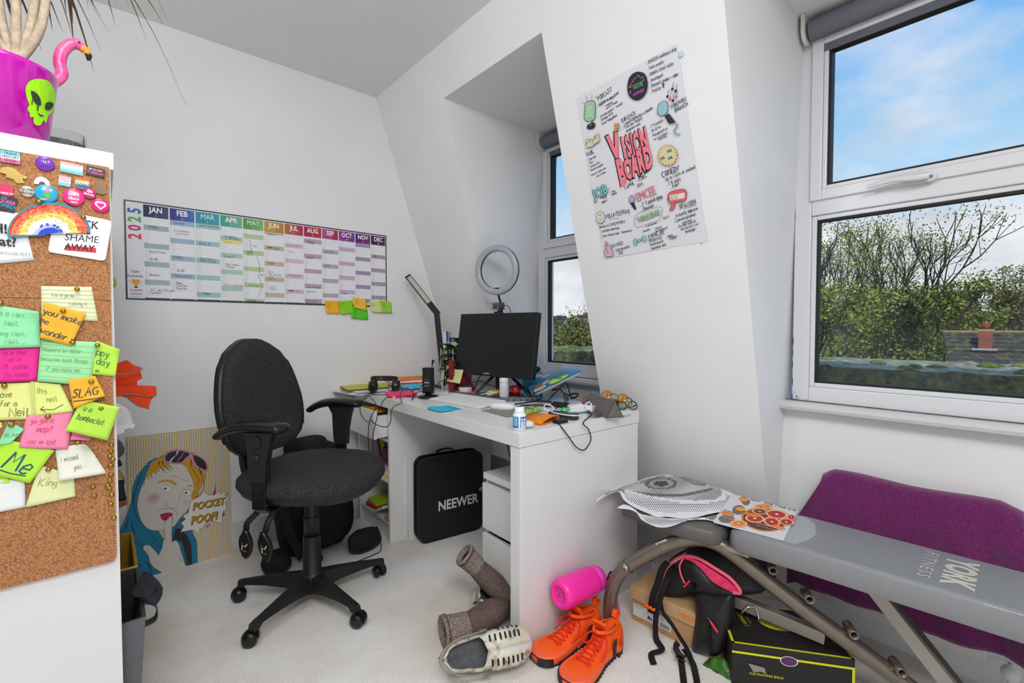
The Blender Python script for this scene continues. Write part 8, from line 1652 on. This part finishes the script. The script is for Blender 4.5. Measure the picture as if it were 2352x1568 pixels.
g=G().m(pkb); g.lathe([(.0,.004),(.030,.004),(.032,.0),(.041,.002),(.0485,.010),(.050,.02),(.050,bl-.048),(.046,bl-.036),(.041,bl-.032)],44,c0,q,cap=False); bb_=g.build('flask',bo)
g=G().m(mat('#f03fb0',.35)); g.lathe([(.041,bl-.032),(.044,bl-.030),(.044,bl-.008),(.041,bl-.002),(.03,bl),(0,bl+.001)],40,c0,q,cap=False); g.build('screw_cap',bo)
g=G(); Mq=Matrix.Translation(c0)@q.to_4x4()@Matrix.Rotation(pi,4,'X'); g.T=Mq; g.lay=-.0032
g.m(mat('#8c1a6a',.5)); 
for r_,n_ in ((.022,40),(.016,44)):
    for k in range(n_):
        if n_==40 or k%2: a,b_=2*pi*k/n_,2*pi*(k+1)/n_; g.add([(r_*math.cos(a),r_*math.sin(a),.0005-.0045+.0006),(r_*math.cos(b_),r_*math.sin(b_),-.0034),((r_-.0007)*math.cos(b_),(r_-.0007)*math.sin(b_),-.0034),((r_-.0007)*math.cos(a),(r_-.0007)*math.sin(a),-.0034)],[(0,1,2,3),(3,2,1,0)])
g.lay=-.0033; g.text('SHINE',0,.004,.006,'#6a1250',bold=.02,rot=R(0)); g.text('Q',.0,-.005,.009,'#6a1250',bold=.03); g.build('base_print',bb_)
g=G().m(mat('#151517',.5)); cp=c0+ax*(bl+.001); g.tube([cp+V((-.004,-.036,.006)),cp+V((.012,-.030,.004))],.003,6); g.tube([cp+V((.030+.017*math.cos(a),-.030,.001+.019*math.sin(a))) for a in [2*pi*i/20 for i in range(21)]],.0036,8,cap=False); g.build('ring_handle',bo)
g=G().m(mat('#f4459c',.6)); s0=cp+V((.030,-.034,-.016)); g.strap(smooth([s0,s0+V((.012,-.004,-.035)),s0+V((.020,-.008,-.085)),s0+V((.026,-.012,-.125))],5),.016,.003,(-.6,.6,0)); g.m(mat('#5a5a66',.6)); g.strap(smooth([s0+V((-.004,.004,0)),s0+V((.006,-.0,-.035)),s0+V((.012,-.004,-.085)),s0+V((.022,-.01,-.127))],5),.016,.003,(-.6,.6,0)); g.m(mat('#18181a',.6)); 
for k in range(5): g.cb(s0+V((.009+.0018*k,-.004,-.026-.009*k)),(.014,.014,.007))
g.build('wrist_strap',bo)
# =================== CLOGS AND SLIPPER BOOTS ===================
clm=bpy.data.materials.new('marbled_clog_foam'); clm.use_nodes=True; n=clm.node_tree; b=n.nodes['Principled BSDF']; b.inputs['Roughness'].default_value=.35
t=n.nodes.new('ShaderNodeTexCoord'); wv=n.nodes.new('ShaderNodeTexNoise'); wv.inputs['Scale'].default_value=14; wv.inputs['Detail'].default_value=3; wv.inputs['Distortion'].default_value=2.2; rp=n.nodes.new('ShaderNodeValToRGB'); n.links.new(t.outputs['Object'],wv.inputs[0]); n.links.new(wv.outputs[0],rp.inputs[0]); ee=rp.color_ramp.elements; ee[0].position=.36; ee[0].color=(*lin('#a08a72'),1); ee[1].position=.62; ee[1].color=(*lin('#dcdcd4'),1); q_=ee.new(.46); q_.color=(*lin('#c9c7bf'),1); q_=ee.new(.54); q_.color=(*lin('#d9d3b0'),1); n.links.new(rp.outputs[0],b.inputs['Base Color'])
def clog(label,T,length=.29):
    s=thing('clog',label,'clog',T.translation,'marbled foam clogs'); ts=[i/30 for i in range(31)]
    def hw(t): return .040*math.sin(min(1,(t+.02)/.16)*pi/2) if t<.16 else .040+.014*math.sin(min(1,(t-.16)/.5)*pi/2) if t<.75 else .054*math.sqrt(max(.0008,1-((t-.75)/.252)**2.4))
    def hh_(t): return .068-.006*t if t<.12 else .066-.020*math.sin((t-.12)/.3*pi)*.9 if t<.42 else .066+.026*math.sin((t-.42)/.3*pi/2) if t<.62 else .088-.052*((t-.62)/.38)**1.5
    rs=[]
    for t in ts:
        x=(t-.5)*length; w_=hw(t); h=hh_(t); a0=0 if t>.46 else (1.02 if t>.05 else .7)*min(1,(.46-t)/.05); ring=[]
        # open top from the heel to the instep: wall from the left rim round under the sole to the right rim
        rib=1+.022*math.sin(t*58) if t>.5 else 1+.02*math.sin(t*40)
        n_=28
        for k in range(n_+1):
            a=(pi/2+a0)+(2*pi-2*a0)*k/n_
            cx=math.cos(a); sz=math.sin(a)
            y=w_*math.copysign(abs(cx)**.75,cx)*(rib if sz>-.2 else 1); z=h*.5+h*.5*math.copysign(abs(sz)**(.8 if sz>0 else .45),sz)*(rib if sz>0 else 1)
            ring.append((x,y,z))
        rs.append(ring)
    g=G().m(clm); g.T=T; g.rings(rs,cap=False,closed=False); body=g.build('clog_body',s,solid=.007,solidoff=-1)
    g=G().m(mat('#55585a',.7,vary=.2,scale=60)); g.T=T; g.rings([[((t-.5)*length,sg*hw(t)*.86,.0095) for sg,rg in ((1,ts[2:-2]),(-1,ts[2:-2][::-1])) for t in rg],[((t-.5)*length,sg*hw(t)*.84,.013) for sg,rg in ((1,ts[2:-2]),(-1,ts[2:-2][::-1])) for t in rg]]); g.build('footbed',s)
    g=G().m(mat('#1d1c1b',.8)); g.T=T
    for i in range(7):
        t=.50+.055*i
        for a,ln in ((.55,.30),(-.55,.30)):
            pts=[]
            for j in range(4):
                aa=pi/2+a+ln*(j/3-.5)*(1 if a>0 else -1)*1.4; w_,h=hw(t),hh_(t); cx,sz=math.cos(aa),math.sin(aa); pts.append(((t-.5)*length,w_*math.copysign(abs(cx)**.75,cx)*1.01,h*.5+h*.5*abs(sz)**.8*1.01+.0012))
            g.tube(pts,.0030,6)
        if i>1:
            for a in (1.15,1.35): 
                aa=pi/2-a; w_,h=hw(t),hh_(t); cx,sz=math.cos(aa),math.sin(aa); g.ell(((t-.5)*length,w_*math.copysign(abs(cx)**.75,cx)*1.0,h*.5+h*.5*abs(sz)**.8),(.0032,.0026,.0032),n=8,m_=5)
    g.build('vent_slots',body)
    for sg in (1,-1):
        pass
    g=G().m(mat('#8f897d',.5)); g.T=T; 
    P=smooth([(-.06*length,-hw(.44)*1.06,.055),(-.16*length,-hw(.34)*1.12,.060),(-.30*length,-hw(.2)*1.15,.060),(-.46*length,-.030,.060),(-.535*length,0,.060),(-.46*length,.030,.060),(-.30*length,hw(.2)*1.15,.060),(-.06*length,hw(.44)*1.06,.055)],5)
    g.strap(P,.020,.0035,(0,0,1)); g.build('heel_strap',s,bev=.001)
    g=G().m(mat('#6a6d6f',.45)); g.T=T
    for sg in (1,-1): g.lathe([(.0,-.002),(.013,0),(.013,.005),(.008,.007),(0,.0075)],18,(-.05*length,sg*hw(.45)*1.04,.055),Matrix.Rotation(R(-90*sg),3,'X'))
    g.build('strap_rivet',s); return s
clog('marbled cream and grey foam clog at the front, tipped on its side with grey strap',TR(.895,1.145,.054,-24,56,0))
clog('matching marbled clog half hidden behind the slipper boots and the desk leg',TR(1.150,1.395,.046,8,42,0))
felt=mat('#66564f',.95,vary=.25,scale=120,bump=.4,name='brown_felt'); knit=mat('#b09f96',.95,vary=.35,scale=230,bump=.9,name='marled_knit',h2='#685650')
def slipper(label,pts,rad,cuff,cr):
    s=thing('slipper_boot',label,'slipper',pts[0],'brown felt slipper boots'); g=G().m(felt); g.tube(smooth(pts,6),[rad[min(len(rad)-1,int(i/6))]+(rad[min(len(rad)-1,int(i/6)+1)]-rad[min(len(rad)-1,int(i/6))])*((i%6)/6) for i in range((len(pts)-1)*6+1)],20,flat=(1,.82)); g.build('felt_foot',s)
    g=G().m(knit); C=smooth(cuff,5); n_=len(C); g2=[]
    a=(C[-1]-C[0]).normalized(); x=a.cross(V((0,0,1))).normalized(); y=x.cross(a)
    for i,c in enumerate(C):
        r_=cr*(1.0+.14*i/n_); g2.append([c+(x*math.cos(t)*(1+.05*math.cos(2*t))+y*math.sin(t)*.85)*r_*(1+.025*math.cos(18*t)) for t in [2*pi*k/72 for k in range(72)]])
    lp=[[C[-1]+(p-C[-1])*1.04-a*.01 for p in g2[-1]],[C[-1]+(p-C[-1])*1.0+a*.004 for p in g2[-1]],[C[-1]+(p-C[-1])*.80+a*.004 for p in g2[-1]],[C[-1]+(p-C[-1])*.70-a*.012 for p in g2[-1]]]
    g.rings(g2[:-1]+lp,cap=False); g.m(mat('#2a201d',.95)); g.rings([lp[-1],[C[-1]+(p-C[-1])*.66-a*.035 for p in g2[-1]],[C[-1]+(p-C[-1])*.1-a*.042 for p in g2[-1]]],cap=False); g.build('knitted_cuff',s); return s  # inner rings coloured dark to paint the shade inside the cuff
slipper('brown felt slipper boot lying on its side, cuff towards the camera, behind the front clog',[V((.905,1.295,.05)),V((.96,1.285,.055)),V((1.03,1.28,.062)),V((1.08,1.275,.058))],[.042,.048,.052,.034],[V((.925,1.29,.05)),V((.885,1.30,.05)),V((.845,1.315,.052))],.050)
slipper('brown felt slipper boot propped upright against the drawers, knitted cuff on top',[V((1.035,1.40,.185)),V((1.06,1.375,.15)),V((1.09,1.34,.11)),V((1.12,1.30,.075)),V((1.14,1.275,.055))],[.038,.045,.050,.048,.03],[V((1.045,1.392,.175)),V((1.025,1.408,.200)),V((1.005,1.420,.225))],.042)
g=G().m(mat('#7e756c',.95,vary=.15,scale=100,bump=.5)); g.grid(lambda u,v:(.80+.09*u,1.18+.10*v,.003+.018*math.sin(pi*u)*math.sin(pi*v)),10,10); g.build('sock',None,'flat grey-brown sock on the carpet behind the front clog','sock')
# =================== OUTSIDE THE WINDOWS ===================
# parapet gutter with moss right outside
mos=mat('#6d6848',.95,vary=.5,scale=14,bump=1,h2='#a8a58c',name='mossy_felt_roof'); hedge=mat('#26301f',.95,vary=.5,scale=30,bump=1)
g=G().m(mos); g.grid(lambda u,v:(3.03+.95*v,6-9*u,.86+.012*noise.noise(V((u*60,v*9,0)))+.02*noise.noise(V((u*200,v*30,3)))),180,16); structure(g,'trim_outer_roof_edge')
g=G().m(mat('#2b2f1f',.95,vary=.6,scale=25,bump=1,h2='#5a5f3e')); g.grid(lambda u,v:(3.02+.01*noise.noise(V((u*90,v*9,1))),6-9*u,.86-1.2*v),90,8); structure(g,'trim_outer_roof_face')
rdm=random.Random(11); mo_=[mat('#5c6a2e',.95,vary=.4,scale=60,bump=1),mat('#7c7a3e',.95,vary=.4,scale=60,bump=1)]
g=G()
for i in range(70): 
    x=rdm.uniform(3.04,3.9); y=rdm.uniform(-1,5); g.m(mo_[i%2]); r_=rdm.uniform(.03,.09); g.ell((x,y,.865),(r_*.7,r_,.012+.018*rdm.random()),n=10,m_=6)
g.build('moss','' or None,'cushions of green moss dotted along the flat roof edge outside','moss',kind='stuff')
g=G().m(mat('#4d5a3c',1,vary=.4,scale=.05)); g.box(4,-120,-9,260,160,-8); g.build('ground',kind='structure')
# far wooded ridge
rdm=random.Random(4)
def ridge(name,x,y0,y1,h0,h1,col,sc,lb):
    g=G().m(mat(col[0],1,vary=.4,scale=.25,h2=col[1],bump=1)); n_=150
    top=[h0+(h1-h0)*i/n_+1.6*noise.noise(V((i*.12,x,0)))+.9*noise.noise(V((i*.6,x,2)))+.5*noise.noise(V((i*2.1,x,5))) for i in range(n_+1)]
    g.grid(lambda u,v:(x+14*v+2*noise.noise(V((u*40,v*6,x))),y0+(y1-y0)*u,(-8 if v==0 else -8+(top[int(u*n_)]+8)*min(1,v*1.6)**.5)),n_,8,sm=False)
    g.build(name,None,lb,'trees',kind='stuff')
ridge('distant_woodland',120,-60,160,4.5,5.5,('#2b352c','#3b4638'),.2,'dark green wooded ridge along the horizon')
ridge('middle_woodland',62,-35,110,-.8,1.0,('#3d5228','#6d7d36'),.4,'nearer line of green woodland below the horizon')
# trees: trunk and branches as a part, foliage as a part
barkm=mat('#3b3530',.95,vary=.3,scale=8,name='bark'); 
def mkleaf(c): return [mat(h,.7,name='spring_leaf') for h in c]
def tree(label,base,h,seed,leafc,nleaf,spread=.42,lsize=.10,depth=5,lean=(0,0),r0=.02,first=.3,ln0=.30):
    rd=random.Random(seed); t=thing('tree',label,'tree',base,'trees outside the windows'); g=G().m(barkm); tips=[]; segs=[]
    def br(o,d,ln,r_,k):
        e_=o+d*ln*.5+V((rd.gauss(0,1),rd.gauss(0,1),0))*ln*.05; f=e_+(d+V((rd.gauss(0,.12),rd.gauss(0,.12),.05))).normalized()*ln*.5
        if r_>.004*h/10: g.tube([o,e_,f],[r_,r_*.85,r_*.68],5 if k<2 else 4,cap=False)
        else: g.tube([o,f],[r_,r_*.7],3,cap=False)
        segs.append((e_,f,k)); 
        if k>=depth: tips.append((f,ln)); return
        n_=2 if k==0 else rd.choice((2,3,3))
        for i in range(n_):
            a=rd.uniform(0,2*pi); sp_=rd.uniform(.45,1.0)*spread*1.5; sd=d.cross(V((math.cos(a),math.sin(a),.3))).normalized(); nd=(d+sd*sp_+V((0,0,.10))).normalized(); br(f,nd,ln*rd.uniform(.66,.86),r_*.62,k+1)
        if k>0 and rd.random()<.6: a=rd.uniform(0,2*pi); sd=d.cross(V((math.cos(a),math.sin(a),.3))).normalized(); br(e_,(d*.6+sd*.8).normalized(),ln*.6,r_*.45,k+2)
    b_=V(base); H0=h
    for ps in (0,1):
        rd=random.Random(seed); g=G().m(barkm); tips=[]; segs=[]; br(b_,V((lean[0],lean[1],1)).normalized(),h*first,h*r0,0)
        if ps==0: h=h*H0/(max(f.z for _,f,_ in segs)-b_.z)
    g.build('trunk_and_branches',t)
    g=G(); lm=mkleaf(leafc); gs=[]
    for i in range(nleaf):
        f,ln=tips[rd.randrange(len(tips))] if rd.random()<.7 else ((lambda s_:(s_[0].lerp(s_[1],rd.random()),.8))(segs[rd.randrange(len(segs)//3,len(segs))]))
        s_=h*.03; p=f+V((rd.gauss(0,s_),rd.gauss(0,s_),rd.gauss(0,s_*.8))); a=V((rd.gauss(0,1),rd.gauss(0,1),rd.gauss(0,1))).normalized()*lsize*rd.uniform(.6,1.2); c=a.cross(V((rd.gauss(0,1),rd.gauss(0,1),rd.gauss(0,1)))).normalized()*lsize*.6
        g.m(lm[i%len(lm)]); g.add([p-a,p+c,p+a,p-c],[(0,1,2,3)])
    g.build('foliage',t,kind='stuff'); return t
def at(x,y,d): p=PD(x,y,d); return p
LG=('#7b8530','#5e6a28','#959b40'); LD=('#4e5b29','#3a4722','#68742f'); LO=('#77763a','#5d6230','#8a8546')
def tat(x,ybase,ytop,d): b_=PD(x,ybase,d); tp=PD(x,ytop,d); b_.z=-8; return (b_.x,b_.y,-8),tp.z+8
for (lb,x,yt,d,seed,lc,nl,kw) in (
 ('tall thinly leaved tree at the left edge of the large window',1900,520,30,3,LG,2600,dict(spread=.26,lsize=.075,first=.36)),
 ('second tall sparse tree just right of the one at the frame',1962,500,32,5,LG,3000,dict(spread=.28,lsize=.08,first=.34)),
 ('large sparse tree with branches reaching right across the sky',2035,512,27,8,LG,2400,dict(spread=.40,lsize=.07,first=.36,lean=(.05,-.38))),
 ('dense bright green tree below the sparse ones, left half of the window',1920,655,25,21,LG,9000,dict(spread=.45,lsize=.10,first=.36)),
 ('dense olive-green tree in the middle of the large window',2035,655,24,23,LD+LG,9000,dict(spread=.5,lsize=.10,first=.36)),
 ('bushy green tree right of the middle, reaching the tiled roof',2125,715,27,29,LG,7000,dict(spread=.5,lsize=.10,first=.4)),
 ('round half-bare tree behind the brick chimney',2235,645,36,31,LG,1600,dict(spread=.42,lsize=.09,first=.42)),
 ('brownish green tree cut by the right edge of the photo',2362,612,34,37,LO,6000,dict(spread=.34,lsize=.10,first=.36)),
 ('low green tree under the half-bare one',2205,728,42,41,LD,6000,dict(spread=.5,lsize=.13,first=.4)),
 ('small slender tree seen through the narrow window',1338,672,26,43,LO,900,dict(spread=.26,lsize=.06,first=.5)),
 ('dense olive bush filling the lower part of the narrow window',1318,758,22,47,LD+LO,7000,dict(spread=.4,lsize=.08,first=.42)),
 ('grey-green bush at the right of the narrow window',1362,738,21,53,LD+LO,6000,dict(spread=.36,lsize=.08,first=.42)),
 ('leafy bush at the lower left of the narrow window',1276,778,22,59,LD,5000,dict(spread=.36,lsize=.08,first=.45))):
    bb_,h_=tat(x,900,yt,d); tree(lb,bb_,h_,seed,lc,nl,**kw)
# neighbouring house: tiled roof with brick chimney
hs=thing('house','low house with dark mossy tiled roof and a brick chimney beyond the large window','house',(24,-4,-8))
til=bpy.data.materials.new('mossy_roof_tiles'); til.use_nodes=True; n=til.node_tree; b=n.nodes['Principled BSDF']; b.inputs['Roughness'].default_value=.9
t=n.nodes.new('ShaderNodeTexCoord'); br_=n.nodes.new('ShaderNodeTexBrick'); br_.inputs['Scale'].default_value=3.2; br_.inputs['Color1'].default_value=(*lin('#54504a'),1); br_.inputs['Color2'].default_value=(*lin('#3f3b38'),1); br_.inputs['Mortar'].default_value=(*lin('#22201f'),1); br_.inputs['Mortar Size'].default_value=.03
nz_=n.nodes.new('ShaderNodeTexNoise'); nz_.inputs['Scale'].default_value=5; nz_.inputs['Detail'].default_value=6; rp=n.nodes.new('ShaderNodeValToRGB'); rp.color_ramp.elements[0].position=.52; rp.color_ramp.elements[1].position=.60; mx_=n.nodes.new('ShaderNodeMixRGB'); mx_.inputs[2].default_value=(*lin('#66603a'),1)
n.links.new(t.outputs['Object'],nz_.inputs[0]); n.links.new(t.outputs['UV'],br_.inputs[0]); n.links.new(nz_.outputs[0],rp.inputs[0]); n.links.new(rp.outputs[0],mx_.inputs[0]); n.links.new(br_.outputs[0],mx_.inputs[1]); n.links.new(mx_.outputs[0],b.inputs['Base Color'])
rL=PD(2165,768,18); rR=rL+V((3,-16,0)); eL=PD(2095,838,12.5)
rdir=(rR-rL); rdir.z=0; rdir=rdir.normalized(); dn=V((-abs(rdir.y),0,0)); dn=V((rdir.y,-rdir.x,0)); dn=dn if dn.x<0 else -dn
g=G().m(til); ez=rL.z-2.2; A=rL; B_=rL+rdir*16; C=B_+dn*4.5-V((0,0,2.2)); D=A+dn*4.5-V((0,0,2.2))
nr_=16
for i in range(nr_):
    a0,a1=A.lerp(D,i/nr_),A.lerp(D,(i+1)/nr_); b0,b1=B_.lerp(C,i/nr_),B_.lerp(C,(i+1)/nr_); u_=V((0,0,.035)); g.add([a0,b0,b1+u_,a1+u_,a1],[(0,1,2,3),(3,2,4)] if 0 else [(0,1,2,3)])
rf_=g.build('tiled_roof',hs,solid=.12)
me=rf_.data; uvl=me.uv_layers.new(name='UVMap')
for p in me.polygons:
    for li,vi in zip(p.loop_indices,p.vertices): co=V(me.vertices[vi].co)+OFF[rf_.name]-A; uvl.data[li].uv=(co.dot(rdir)*1.3,co.dot(dn)*1.5)
g=G().m(mat('#7a6a50',.9,vary=.4,scale=9,h2='#a08838')); g.tube([A+V((0,0,.05)),B_+V((0,0,.05))],.11,8); g.build('ridge_tiles',hs)
g=G().m(mat('#8a5a44',.9)); W0=D+V((.3,0,-.05)); g.add([D,C,C-V((0,0,4)),D-V((0,0,4))],[(0,1,2,3)]); g.build('wall',hs)
brk=bpy.data.materials.new('red_brick'); brk.use_nodes=True; n=brk.node_tree; b=n.nodes['Principled BSDF']; b.inputs['Roughness'].default_value=.9; t=n.nodes.new('ShaderNodeTexCoord'); br_=n.nodes.new('ShaderNodeTexBrick'); br_.inputs['Scale'].default_value=6; br_.inputs['Color1'].default_value=(*lin('#8c3a26'),1); br_.inputs['Color2'].default_value=(*lin('#6f2c1e'),1); br_.inputs['Mortar'].default_value=(*lin('#b59a88'),1); n.links.new(t.outputs['Object'],br_.inputs[0]); 
mpn=n.nodes.new('ShaderNodeMapping'); mpn.inputs['Rotation'].default_value=(pi/2,0,0); n.links.new(t.outputs['Object'],mpn.inputs[0]); n.links.new(mpn.outputs[0],br_.inputs[0]); n.links.new(br_.outputs[0],b.inputs['Base Color'])
nr2=rdir.cross(D-A); cc=PP(2263,808,A,nr2)+V((0,0,.42)); g=G().m(brk); g.cb((cc.x,cc.y,cc.z-.2),(.34,.34,1.0)); g.cb((cc.x,cc.y,cc.z+.36),(.40,.40,.07)); ch_=g.build('chimney',hs)
g=G().m(mat('#8b929a',.5)); g.cb((cc.x-.12,cc.y,cc.z-.42),(.60,.62,.07),Euler((0,R(20),0)).to_matrix()); g.build('lead_flashing',hs)
g=G().m(mat('#8a4a36',.9)); g.lathe([(.10,0),(.12,.05),(.11,.16)],14,(cc.x,cc.y,cc.z+.44)); g.build('chimney_pot',ch_)
# far white and brick building, and roofs seen through the narrow window
fb=thing('house','distant white-windowed brick house on the ridge in the large window','house',PD(2185,700,55))
c=PD(2186,697,56); g=G().m(mat('#7d4c40',.9)); g.cb(c,(3,4.2,1.2)); g.build('wall',fb); g=G().m(mat('#4c4440',.9)); g.cb(c+V((0,0,1.0)),(3.4,4.8,.8)); g.build('roof',fb)
g=G().m(mat('#6d443a',.9)); g.cb(c-V((0,0,3.6)),(2.8,4,6.2)); g.build('lower_wall',fb)
g=G().m(mat('#e9e9ea',.6)); 
for k in range(3): g.cb(c+V((-1.55,-1.3+1.3*k,.0)),(.1,.7,.5))
g.build('window',fb)
for i,(x,y,d,lb) in enumerate(((1300,752,38,'left gabled house with brown roof seen through the narrow window'),(1325,742,44,'right gabled house behind it in the narrow window'))):
    h=thing('house',lb,'house',PD(x,y,d)); c=PD(x,y,d); s_=d/38
    g=G().m(mat('#8f7358',.95,vary=.15,scale=2)); g.rings([[c+V((dx,-1.5*s_,-1.2)),c+V((dx,0,.5)),c+V((dx,1.5*s_,-1.2))] for dx in (0,4)],sm=False); g.build('roof',h); g=G().m(mat('#c7c3bd',.8)); 
    for sg in (-1,1): g.strap([c+V((-.05,sg*1.6*s_,-1.3)),c+V((-.05,0,.55))],.10,.05,(0,1,0))
    g.build('bargeboard',h); g=G().m(mat('#b8aea2',.9)); g.cb(c+V((2,0,-4.2)),(3.8,2.6*s_,6)); g.build('wall',h)
